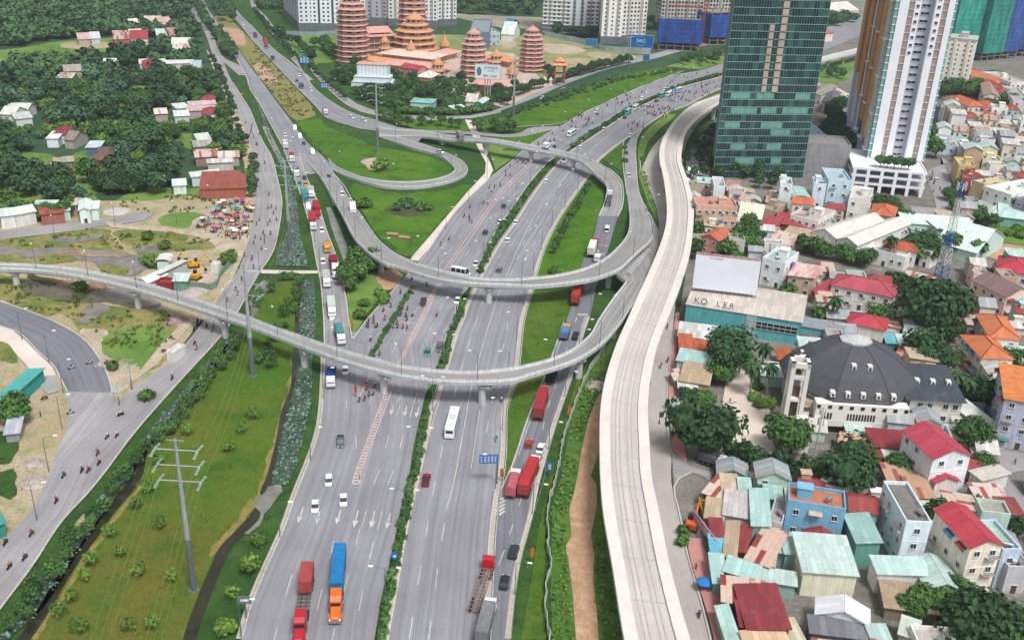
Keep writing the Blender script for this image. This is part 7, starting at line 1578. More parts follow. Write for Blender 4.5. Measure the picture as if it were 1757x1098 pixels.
 bld('villa','small villa with grey tiled roof above the pale blue roof','30 410,680 500,690 500,610',7,'#c9b4a4','hip|tile:#5c5c64,#6c6c74',1);bld('villa','white gabled villa beside the grey roofed one','30 345,620 400,640 400,560',6,'#d8d4cc','gx|tile:#a8a49c,#8c8880',1);bld('villa','cream walled house at the foot of the orange stripes','30 500,640 545,640 545,570',7,'#cfc8b8','flat|#98948c',1)
 bld('villa','pink roofed villa in the far park','30 410,230 480,225 480,190',7,'#d8c8c0','hip|tile:#c0605c,#b05450',0);bld('warehouse','long white warehouse roof beyond the far park','30 480,85 650,70 650,30',6,'#c8c8c8','gx|cor:#dcd8d4,#c8c0b8',0,cat='warehouse')
 flyover('viaduct_far','distant concrete viaduct between the glass tower and the striped tower','30 340,405 450,370 620,330 760,290','30 340,450 450,415 620,372 760,330',[(0,7),(1,7)],MCON,24,fas=1.2,cat='viaduct',piers=(.3,.5,.7))
 # --- upper right villas
 V=[('30 1385,715 1500,715 1480,655',8,'#d8cfc4','hip|tile:#cf6a42,#c05c38','villa with an orange hip roof and a white gable below the cream block'),('30 1500,720 1600,725 1590,690',6,'#d8cfc4','hip|tile:#d4693e,#c45c34','low orange roofed villa right of the gabled one'),('30 1305,720 1400,720 1400,680',6,'#a8b090','gx|tile:#a5ac86,#8f9674','green tiled villa left of the orange ones'),('30 1200,725 1310,720 1310,680',7,'#8c8ca0','hip|tile:#74748a,#666678','slate blue roofed villa at the foot of the cream block'),('30 1240,690 1310,690 1310,665',8,'#c8c0b8','gx|tile:#8c5c50,#7c5048','brown roofed villa behind the slate one'),
         ('30 1490,640 1590,650 1570,570',9,'#dccdc0','gy|tile:#a88c80,#987c70','cream gabled villa with dark windows below the green nets'),('30 1560,560 1660,560 1660,480',9,'#d4c0b0','hip|tile:#d07850,#c06c48','villa with a salmon hip roof near the green netted tower'),('30 1585,620 1680,625 1680,560',9,'#c8c0b8','hip|tile:#b04c44,#a0443c','villa with a dark red roof beside the cream one'),('30 1670,560 1800,560 1800,490',11,'#d8d4d0','flat|#b8b4b0','white flat roofed villa near the right edge under the nets'),('30 1685,680 1800,690 1800,600',10,'#cfc4c8','flat|#a8a4a8','lilac white block at the right edge below the villas'),('30 1500,780 1550,785 1545,750',8,'#c8c8c4','hip|tile:#c85c4c,#b85044','small red pyramid roofed house in the dense quarter')]
 for s,h,w,r,l in V: bld('villa',l,s,h,w,r,1)
 # --- dense quarter, house by house
 rnd=random.Random(77);WC=[('white','#e4e3e0'),('cream','#d8d0c2'),('pale blue','#b9ccd6'),('grey','#a8a6a4'),('beige','#c4ab92'),('pale pink','#cfb8b0'),('pale yellow','#d8cfae')];RC=[('a concrete roof','flat|#9c9894'),('a white roof','sy|cor:#d2d2ce,#b8b4ae'),('a rusty tin roof','gx|rust:#8c4a3c,#a89488'),('a mint tin roof','gy|cor:#a3c9bd,#8fb5a8'),('a grey tin roof','gx|cor:#a4a8aa,#8c9092'),('a red tiled roof','hip|tile:#b5503c,#a04434')]
 Q=GP('30 1180,760 1560,760 1757,720 1950,740 31 1950,30 1757,60 1420,90 1300,30 30 1290,1090 1190,1010 1170,850')
 EX=[frame(s[0],s[1]) for s in V];n=0;ang=HD(*GP('30 1180,1000 1600,1040'))
 ca,sa=math.cos(ang),math.sin(ang);c0=sum(Q,Vector())/len(Q);gx,gy=9.0,11.0
 for j in range(-16,17):
  for i in range(-22,23):
   x=c0.x+i*gx*ca-j*gy*sa;y=c0.y+i*gx*sa+j*gy*ca;x+=rnd.uniform(-.8,.8);p=Vector((x,y,0))
   if not inpoly(p,Q) or any(abs(p.x-e[0].x) <e[2]/2+5 and abs(p.y-e[0].y) <e[3]/2+5 for e in EX) or rnd.random() <.06: continue
   w_,d_=rnd.uniform(6,8.6),rnd.uniform(8,10.6);h=rnd.choice((4.5,7,8,9,11,12.5));a,b=WC[min(6,int(rnd.random()**1.9*7))],RC[rnd.choice((0,0,0,1,1,2,3,4,5,0,1))]
   zone='right edge' if i>8 else 'left side' if i<-8 else 'middle';dep_='of the lower dense quarter' if j<-4 else 'of the upper dense quarter' if j>4 else 'of the central dense quarter'
   bld('house',f'{a[0]} house with {b[0]}, {zone} {dep_}',(p,ang+rnd.uniform(-.05,.05),w_,d_),h,b_wall(a[1],rnd),b[1],1 if n % 3 else 0,f'{a[0]} dense quarter houses with {b[0]} {zone} {dep_}',door=False);n+=1
 # --- middle right: houses traced one by one
 H_=[
     ('house','21 1310,335 1585,345 1582,285',12,'#cdaf9c','flat|#c98f80',2,'tan five storey apartment house with rows of small square windows'),
     ('house','21 1342,530 1455,560 1500,500',6.5,'#d39c92','gy|tile:#c96a4a,#b85c3e',1,'pink house with an orange gable roof in front of the tan apartments'),
     ('shed','21 1590,395 1740,415 1757,335',4,'#c8c4b4','gx|cor:#d9d8c8,#c8c8b8',0,'pale cream roofed shed right of the tan apartments'),
     ('house','21 1425,200 1500,205 1510,145',7,'#d4dadc','flat|#c0c8c8',1,'small white block at the foot of the glass tower'),('shed','21 1250,225 1330,240 1350,195',4,'#8c8078','gx|tile:#9a8878,#8a7a6c',0,'brown roofed shed left of the tan apartments'),('shed','21 1500,200 1580,210 1580,170',5,'#b88880','sy|cor:#b88c84,#a87c74',0,'dusty pink roofed shed at the glass tower foot'),
     ('house','31 125,185 205,192 215,148',13,'#d3dde4','flat|#b8bcc0',1,'slim white tower house left of the mint barrel roof'),('shed','31 190,285 330,295 335,235',4,'#9cbcb0','arc|cor:#9cc9bc,#8cb8ac',0,'mint barrel roofed shed behind the orange roofed terrace house'),
     ('house','31 448,160 600,170 610,95',12,'#b5cdd8','flat|#a8bcc4',1,'pale blue tall block in front of the grey panelled block'),('house','31 350,185 435,192 440,150',10,'#c9d2de','flat|#b4bcc4',1,'pale lilac block left of the pale blue one'),
     ('house','31 585,275 718,295 732,215',9,'#dedcd8','flat|#c8c4bc',1,'white house with a balustraded roof left of the small orange villa'),('villa','31 730,378 885,402 910,338',6,'#d8bfa4','hip|tile:#cc6a48,#bc5c3c',1,'small villa with a layered orange roof in front of the parking podium'),
     ('warehouse','31 340,492 500,545 800,425',6,'#dadada','gy|cor:#dad8d0,#c8c6bc',0,'left bay of the long white twin roofed warehouse'),('warehouse','31 505,548 640,590 965,440',6,'#dadada','gy|cor:#dcdad4,#cac8c0',1,'right bay of the long white twin roofed warehouse'),
     ('warehouse','31 1165,565 1440,640 1430,480',5,'#b8cfc8','gx|cor:#bfdcd4,#b0d0c8',0,'large pale mint roofed warehouse below the street'),('warehouse','31 955,440 1430,478 1480,425',5,'#b8cfc8','sy|cor:#c2ded6,#b2d2ca',0,'long pale mint roof along the street behind the mast'),('warehouse','31 1180,480 1430,480 1430,430',5.4,'#b8cfc8','sy|cor:#c2ded6,#b2d2ca',0,'middle strip of the pale mint roofs beside the mast') ,
     ('villa','31 820,605 1040,640 1090,600',6,'#dcdad6','hip|tile:#c45f40,#b45236',1,'white villa with an orange hip roof right of the warehouse'),('house','31 695,612 960,680 1000,640',5,'#dedede','flat|#d8d8d4',2,'white flat roofed front wing of the orange roofed villa'),('house','31 1070,625 1140,645 1155,590',6,'#dedede','flat|#d4d4d0',1,'white wing at the back of the orange roofed villa'),
     ('house','31 5,685 155,722 228,645',9,'#dcdfe2','flat|#a9bcb8',1,'white three storey house beside the teal hall'),('house','31 180,790 345,822 415,745',6.5,'#d0b8a0','sx|cor:#c68a8c,#d4c0b4',1,'beige house with balconies and a dusty pink roof'),
     ('villa','31 468,855 880,940 915,868',7,'#d8d6d2','hip|cor:#b34f5c,#a44652',1,'large house with a long crimson hip roof behind the church'),('house','31 335,895 420,920 465,830',4.5,'#8c6058','sx|cor:#b04854,#9c404c',0,'low crimson roof joined to the long red roofed house'),('villa','32 575,55 825,105 845,35',6,'#d0c8c0','hip|cor:#b8404c,#a83a46',0,'crimson hip roof right behind the church dome'),
     ('villa','31 1575,748 1800,790 1800,705',5.5,'#e0dcd8','hip|cor:#b8384c,#a83044',1,'white house with a bright crimson roof at the right edge'),('villa','31 1415,825 1640,935 1700,850',8,'#ddc0ae','gx|tile:#8c6a6a,#7c5e5e',1,'peach house with a mauve tiled gable roof'),('house','31 1680,965 1800,990 1800,890',6,'#9cb8cc','gy|cor:#a0c8d4,#90b8c8',1,'light blue roofed house at the right edge beside the peach one'),
     ('shed','31 130,530 330,570 340,500',4,'#a89888','sy|cor:#b8a48c,#a8947c',0,'long brown beige roofed shed left of the twin warehouse'),('shed','31 0,455 100,475 140,420',3.5,'#8c5048','gx|cor:#a4464c,#943c44',0,'dark red tin roof left of the beige long shed'),('shed','31 260,480 400,500 420,460',3.5,'#8c5048','sy|cor:#a8444c,#983c44',0,'red tin roof under the orange roofed terrace house'),('shed','31 100,440 270,460 280,400',4,'#8c4c44','gx|cor:#a0444a,#8c3a40',0,'brick red tin roof beside the terrace house'),
     ('house','31 190,395 375,440 520,375',6.5,'#d6d2cc','flat|#b8b0a8',2,'white terrace house with railings left of the ornate white house'),('villa','31 205,305 340,320 345,285',9,'#d8d0c8','gx|tile:#cf6a48,#be5c3c',1,'orange roofed upper storey behind the white terrace house'),('house','31 0,350 90,370 100,300',6,'#b8a890','flat|#a89c8c',1,'weathered beige house left of the slim white tower house'),('shed','31 30,300 110,310 110,250',4,'#a09890','gx|rust:#9c5c54,#b0a090',0,'low rusty shed below the glass tower trees'),('shed','31 60,560 200,590 210,520',3.5,'#a09488','gx|rust:#a88c84,#c4b4a8',0,'patched low tin roof left of the warehouse plot'),
     ('house','31 1490,205 1670,262 1702,135',11,'#dcdcda','flat|#d8d8d4',1,'big white block with a blank flat roof near the right edge'),('house','31 1415,165 1488,190 1492,110',9,'#dcd0a0','flat|#c8c0a8',1,'yellow walled house joined to the big white block'),('villa','31 1490,225 1640,245 1640,200',7.5,'#e0dcda','hip|tile:#cf6848,#be5a3c',1,'white villa with two small orange gables below the big white block'),('house','31 1340,145 1405,155 1420,85',8,'#a85c50','flat|#b05c54',1,'red brick coloured house by the crossing'),('house','31 1320,60 1430,70 1440,20',9,'#d6c080','flat|#c8b490',1,'yellow house above the red brick coloured one'),
     ('house','31 1700,290 1820,310 1820,200',10,'#8a8c98','flat|#7c7c84',2,'dark grey block at the right edge below the big white block'),('shed','31 1590,395 1790,420 1790,350',4,'#8cb8b0','gx|cor:#a3ccc4,#93bcb4',0,'mint roofed shop row at the right edge by the crossing'),('shed','31 1400,330 1500,370 1530,320',3.5,'#9c9c94','gx|cor:#b4bcb4,#9ca49c',0,'grey green roofed shed under the crossing trees'),('shed','31 1500,380 1560,400 1580,330',3.5,'#9c9c94','gx|cor:#c8d0cc,#b0b8b4',0,'pale small shed next to the crossing trees'),
     ('shed','31 960,790 1150,830 1160,810',2.5,'#b8a89c','sy|rust:#a8604c,#c0b0a4',0,'narrow rusty roof below the blue and white mast'),('shed','31 1440,720 1540,740 1540,700',3,'#8c8078','gx|cor:#8c8078,#7c7068',0,'brown shed on the dirt yard'),
     # around the church
     ('shed','32 957,60 1190,90 1195,60',3.5,'#c8ccc8','gx|cor:#d6d6d0,#c4c4bc',0,'long narrow white shed behind the church'),('shed','32 955,120 1090,145 1100,90',3,'#c4d4d4','gx|cor:#c9dcd8,#a8c4c0',0,'mint white shed below the long narrow one'),('shed','32 840,190 900,195 905,140',3,'#4ca0b0','sy|cor:#5fb0bc,#4ca0ac',0,'small turquoise roof behind the church dome'),('shed','32 885,290 940,305 960,215',2.8,'#a4604c','sy|rust:#b0604c,#c89080',0,'orange brown roofed lean-to behind the church'),
     ('villa','32 1475,290 1685,298 1620,150',7,'#e2d8ce','hip|tile:#d47444,#c4683c',1,'white villa with a broad orange hip roof, lower of two'),('villa','32 1530,150 1730,170 1660,20',8,'#e2d8ce','hip|tile:#d87a48,#c86c40',1,'white villa with a broad orange hip roof, upper of two'),('shed','32 1330,270 1400,290 1420,230',3,'#c8a880','sx|cor:#c8a070,#b89060',0,'ochre porch roof left of the lower orange villa'),
     ('house','32 1632,560 1850,600 1850,385',13.5,'#a9adc0','sy|#d4824c',2,'lilac grey four storey block with a flat orange roof at the right edge'),('shed','32 1480,762 1578,752 1500,570',4,'#b8c4b8','sx|cor:#c6d8cc,#b4c8bc',0,'pale mint roof left of the lilac grey block'),
     ('villa','32 1150,962 1400,940 1372,742',10.5,'#d6dde8','gy|cor:#b84456,#a83c4c',1,'tall white house with a bright red roof and a round balcony'),('shed','32 742,880 1040,905 1060,805',4,'#8c4038','sy|cor:#8c3238,#7c2c32',0,'dark maroon shed roof below the church front'),('shed','32 850,1000 1020,1010 1030,915',3,'#b8c0b8','sy|cor:#c8ccc0,#b4b8ac',0,'pale green white roof under the maroon one'),('shed','32 520,855 730,900 640,825',3,'#8c5c4c','sy|rust:#a05c48,#c09878',0,'striped rusty roof below the church hall'),('shed','32 660,930 830,960 800,880',3,'#8c4c40','sy|cor:#944038,#843830',0,'dark red roof beside the large dark tree'),
     ('shed','32 845,1105 1080,1120 1060,1025',3.5,'#8c6858','sy|rust:#98584a,#b89480',0,'big rust striped roof left of the tall red roofed house'),('shed','32 1170,640 1290,720 1230,655',3,'#d0d4d8','sx|cor:#dce0e4,#d0d4d8',0,'white canopy roof right of the church wing'),('house','32 1165,1120 1320,1110 1300,1040',5,'#d8ccc8','gy|cor:#b84456,#a83c4c',1,'low red gabled porch in front of the tall red roofed house'),('shed','32 1400,1050 1480,1110 1450,930',3.5,'#c8c8c4','sy|#c4bfb8',0,'narrow pale roof right of the tall red roofed house'),
     ('shed','32 0,405 178,425 185,345',3.4,'#a8c0bc','sy|cor:#c0d8d2,#b0c8c2',0,'long pale mint roof between the palms and the church'),('shed','32 110,300 195,310 200,250',3,'#a86848','sy|tile:#c0582e,#a84a28',0,'little orange roof tucked behind the bell tower'),
     # teal hall and sheds left of the square
     ('shed','22 1188,140 1440,172 1450,92',3.8,'#a8b8b4','sy|cor:#d2dad8,#b4b0a8',0,'weathered pale blue white roof in front of the teal hall'),('shed','22 1198,238 1275,245 1280,148',3.4,'#a0685a','sy|tile:#c86440,#b05030',0,'bright orange tiled roof, left of two beside the pavement'),('shed','22 1288,228 1410,240 1412,192',3.4,'#a0685a','sy|tile:#c4603c,#ac4c2c',0,'narrow orange tiled roof, right of two'),('house','22 1180,305 1385,340 1388,270',4.2,'#c0d0cc','sy|cor:#93c6b8,#84b6a8',1,'mint roofed house between the orange and the beige roofs'),('house','22 1200,440 1388,470 1390,350',3.8,'#b4a48c','sy|cor:#b8a48a,#a8947a',0,'beige roofed house above the big square tree'),('shed','22 1165,440 1210,440 1215,375',3,'#a89c90','sx|rust:#a05c50,#c8bcb0',0,'patched awning at the left of the beige roof'),('shed','22 1190,490 1310,500 1312,465',2.8,'#c4c0b8','sy|cor:#d8d4cc,#c0bcb4',0,'thin white awning under the beige roof'),('shed','22 1190,650 1250,640 1250,560',2.5,'#7c9c90','sy|cor:#90a8a0,#80988c',0,'small green grey lean-to by the rubble'),
     # bottom right
     ('house','33 175,170 562,235 562,115',9,'#7db4d4','flat|#b87a62',1,'sky blue house with a terracotta roof terrace and a small red tower'),('house','33 965,315 1135,322 945,50',11,'#cddbe8','flat|#7c7874',1,'tall white house with a long dark grey flat roof'),('villa','33 1400,470 1612,452 1530,190',12,'#e0d8c8','gy|cor:#b8404c,#a83844',1,'tall cream house with a steep red roof at the lower right'),('house','33 1612,505 1735,500 1640,300',9,'#b8c8dc','flat|#a8c8b8',1,'pale blue house with a mint terrace beside the cream one'),('house','33 1650,620 1800,620 1790,500',6,'#b8b8bc','flat|#b4b0ac',1,'grey white house at the right edge beside the pale blue one'),
     ('house','33 282,632 640,660 592,420',6,'#d6d4bc','sy|cor:#a8ccbc,#98bcac',0,'cream walled house with a wide mint roof'),('shed','33 640,442 795,450 702,262',6,'#6ca898','sx|cor:#86b8a4,#78a894',0,'long green roofed shed between the blue and the tall white house'),('house','33 780,645 1120,657 1112,562',5,'#d8d8dc','sy|cor:#a4d0c0,#94c0b0',0,'mint roofed house with a blue hatch under the tall white house'),('house','33 1112,745 1338,752 1245,560',4.5,'#d0d0c8','gy|cor:#a5c8b4,#95b8a4',0,'low mint gabled house beside the cream red roofed one'),('shed','33 832,870 1178,918 1108,752',3,'#8c8074','sy|#a8957f',0,'large flat beige canopy near the bottom right'),
     ('house','33 372,912 712,988 705,888',4.6,'#c8d4d8','gy|cor:#ccdde0,#bccfd4',0,'pale ice blue gabled roof near the bottom edge'),('shed','33 332,1040 742,1090 745,1000',3.8,'#6c6c74','sy|cor:#7c7c82,#6a6a70',0,'dark grey lean-to roof below the ice blue one'),('house','33 1040,1125 1405,1150 1388,1035',5,'#d4d4d0','flat|#bcb6b0',1,'white flat roofed house at the bottom edge'),('shed','33 925,1050 1032,1085 1018,975',4,'#c8ccc4','sy|cor:#c8d0c4,#b8c0b4',0,'small grey green roof left of the bottom white house'),('shed','33 745,1100 862,1100 860,1010',4,'#9cb8ac','sy|cor:#98c0b0,#88b0a0',0,'small mint roof at the bottom edge'),
     ('shed','33 -90,1020 182,1030 290,745',5,'#a05048','sx|cor:#8c3a3e,#7c3236',0,'big dark red tin roof at the bottom left of the tin quarter'),('shed','33 -100,1140 180,1120 185,1035',4.4,'#c8a888','sy|cor:#cfb294,#bfa284',0,'tan roof strip below the big dark red roof'),('shed','33 185,1120 290,1110 290,960',3,'#c4bfa8','sy|cor:#c8c4ac,#b0ac94',0,'narrow cream shed right of the tan strip'),
     ('shed','23 1355,105 1482,155 1482,22',4,'#8c4840','sy|rust:#94463c,#cbb8a8',0,'half rusty half beige roof at the top of the tin quarter'),('shed','23 1490,112 1590,120 1590,5',4.2,'#b8a890','sy|cor:#c4b098,#b4a088',0,'beige tin roof next to the half rusty one'),('shed','23 1602,118 1672,125 1672,30',4.6,'#88b8ac','sy|cor:#94c4b8,#84b4a8',0,'narrow mint roof in the upper tin quarter'),('shed','23 1368,270 1482,290 1482,172',3.8,'#a89884','sy|cor:#b8a690,#a89680',0,'plain beige roof beside the yellow lattice'),('shed','23 1492,250 1680,282 1682,130',4.4,'#b0acb0','sy|cor:#c4bcbc,#b4acac',0,'large silver grey roof in the middle of the tin quarter'),('shed','23 1685,325 1795,340 1792,100',5.5,'#90c0b4','sx|cor:#9cccc0,#8cbcb0',0,'tall mint roof right of the silver one'),
     ('shed','23 1418,398 1490,402 1490,300',3.9,'#8c3c38','sy|cor:#8c3a3c,#7c3234',0,'small dark red roof beside the lattice'),('shed','23 1495,532 1565,545 1568,312',4,'#a89884','sx|cor:#b8a68e,#a8967e',0,'long beige roof, left of the red strip'),('shed','23 1570,500 1632,515 1628,330',4.3,'#8c4038','sx|cor:#94403c,#843634',0,'narrow brick red roof strip'),('shed','23 1640,545 1790,600 1790,355',4.6,'#8c4840','sy|rust:#8c3a38,#c4a898',0,'rust and white striped roof, upper right of the tin quarter'),('shed','23 1412,512 1492,518 1495,410',3.4,'#4c9cb4','sy|cor:#58aec4,#4c9eb4',0,'small sky blue tin roof'),('shed','23 1412,622 1490,628 1490,540',3.6,'#88b8ac','sy|cor:#94c4b8,#84b4a8',0,'square mint roof under the sky blue one'),('shed','23 1495,628 1705,690 1712,605',3.9,'#88b8ac','sy|cor:#98c8bc,#88b8ac',0,'long mint roof running to the right'),('shed','23 1425,708 1482,712 1485,635',3.2,'#88b8ac','sy|cor:#94c4b8,#84b4a8',0,'little mint roof beside the blue parasol'),
     ('shed','23 1485,830 1760,868 1762,720',4.2,'#8c4840','sy|rust:#8a3836,#c8b0a0',0,'rust and cream striped roof, lower part of the tin quarter'),('shed','23 1608,1000 1765,1010 1760,865',4.4,'#8c3c3c','sy|cor:#8c3438,#7c2c30',0,'dark maroon roof beside the yellow gutter'),('shed','23 1520,1110 1590,1110 1575,875',3.6,'#98c4b0','sx|cor:#a0ccb8,#90bca8',0,'long mint strip roof at the bottom of the tin quarter'),
     ('shed','33 25,140 132,152 132,82',4.4,'#8cb8ac','sy|cor:#8cbcac,#7cac9c',0,'small green roof left of the blue house'),('house','33 40,308 132,332 138,160',5,'#b4b0b4','flat|#a8a4a4',0,'grey flat roof left of the blue house'),('shed','33 55,488 152,510 162,395',3.8,'#88b8ac','sy|cor:#90c4b4,#80b4a4',0,'mint roof below the grey flat one'),('shed','33 160,512 348,522 350,410',4.2,'#90bcb0','sy|cor:#94c4b4,#84b4a4',0,'mint roof at the foot of the blue house'),('shed','33 -60,580 75,612 40,350',4,'#8c4840','sx|rust:#8c3a38,#c4a898',0,'rust striped roof left of the mint ones'),('shed','33 -20,690 225,728 150,650',3.5,'#98b8b0','sy|cor:#a0c4bc,#90b4ac',0,'pale mint strip above the dark red roof'),
     ('shed','33 1440,145 1645,155 1590,70',3.5,'#94706c','sy|rust:#a05048,#c8b8b0',0,'rusty and cream roof behind the steep red roof'),('shed','33 1625,250 1750,255 1712,160',4,'#8cb8ac','sy|cor:#8c4440,#7c3c38',0,'dark red roof at the right edge with mint walls'),('shed','33 1000,140 1150,155 1060,5',4,'#98604c','sx|rust:#a0604c,#b89478',0,'rusty orange brown roof behind the tall white house'),('shed','33 1060,205 1148,212 1145,150',3.4,'#c8d0c0','sy|cor:#ccd8c4,#bcc8b4',0,'pale green white canopy behind the tall white house'),
     # west
     ('shed','01 1285,135 1475,120 1475,88',4,'#c0ccc8','sx|cor:#c4d8d0,#b4c8c0',0,'pale mint long roof behind the brick yard at the left road'),('shed','01 1340,215 1640,205 1630,100',4.4,'#a86450','sy|tile:#8f4038,#9c5040',0,'broad brick red tiled roof beside the western road'),('shed','01 1160,190 1245,185 1250,150',4,'#d4dcd8','gx|cor:#b8d4cc,#a8c4bc',0,'small white walled hut with a mint roof'),('shed','01 1630,140 1670,135 1665,95',3.5,'#b8ccc4','sy|cor:#b8d4cc,#a8c4bc',0,'little mint roof beside the western road'),
     ('house','01 0,395 95,385 90,345',5,'#d0d4d0','gx|cor:#ccd6d4,#b8c4c0',0,'white roofed shack at the left edge of the village road'),('house','01 98,385 235,360 230,320',5,'#c8ccc8','gx|cor:#c4d4cc,#b4c4bc',0,'grey white roofed shack, second from the left edge'),('house','01 230,318 370,318 360,300',4.5,'#c0c8c4','sy|cor:#c8d4cc,#b8c4bc',0,'pale roof behind the red roofed shack'),('house','01 272,385 425,370 400,335',4.5,'#a0685c','sy|rust:#8c3a38,#a04c44',0,'shack with a dark red roof by the village road'),('house','01 405,320 510,320 495,285',4.5,'#a89488','sy|rust:#8c4840,#c4b4a8',0,'shack with a brown and white roof behind the mint house'),('house','01 400,360 465,355 470,322',4,'#b8d0c8','sy|cor:#b8d8cc,#a8c8bc',0,'small mint roof between the shacks'),('house','01 530,355 600,350 595,285',5.5,'#d0e0dc','gy|cor:#c4e0d8,#b4d0c8',1,'mint white roofed house, left of the pair at the village road'),('house','01 600,348 655,345 650,305',4.5,'#d0e0dc','sy|cor:#c4e0d8,#b4d0c8',1,'lower mint roofed house, right of the pair'),
     ('shed','01 1030,780 1075,790 1170,685',4,'#a8b0ac','sx|cor:#c4d4cc,#b4c4bc',0,'long pale shed roof on the fenced work site'),('shed','01 915,820 990,840 1060,770',3.5,'#c8d4cc','gy|cor:#cddcd4,#bdccc4',0,'white roofed shed at the lower corner of the work site'),('shed','01 1160,830 1250,830 1255,790',3.5,'#6f9a88','sy|cor:#c8d4d0,#b8c4c0',0,'green sided container office on the work site'),('shed','01 1050,700 1130,700 1140,665',3.5,'#b8ccc4','arc|cor:#cddcd8,#bdccc8',0,'small arched tent at the top of the work site'),('shed','01 1045,850 1145,855 1145,820',2.8,'#8c3034','flat|#9c343c',0,'red container on the work site'),('shed','01 1410,725 1460,730 1460,712',2.6,'#c8c8c4','flat|#ccd0cc',0,'small white cabin on the work site'),
     ('shed','02 -40,570 65,578 62,360',3.4,'#3c9c94','sx|cor:#3aa89c,#349a90',0,'turquoise tin roof at the left edge'),('shed','02 35,800 125,790 150,695',2.6,'#9c9ca0','sy|cor:#b8b8bc,#8ca4b4',0,'patched grey and blue canopy at the left edge'),('shed','03 -60,350 30,320 90,230',3,'#3c8c84','sx|cor:#2f8c80,#287c70',0,'teal tarpaulin roof at the lower left edge'),('cargo_cart','02 1115,260 1165,270 1190,205',2.6,'#c8c8c4','flat|#d0d0cc',0,'white box trailer parked on the dirt shoulder'),
 ]
 for nm,s,h,w,r,wi,l in H_: bld(nm,l,s,h,w,r,wi,cat={'shed': 'shed','warehouse': 'warehouse','cargo_cart': 'trailer'}.get(nm,'house'),clutter=None if nm in ('house','villa') else False)
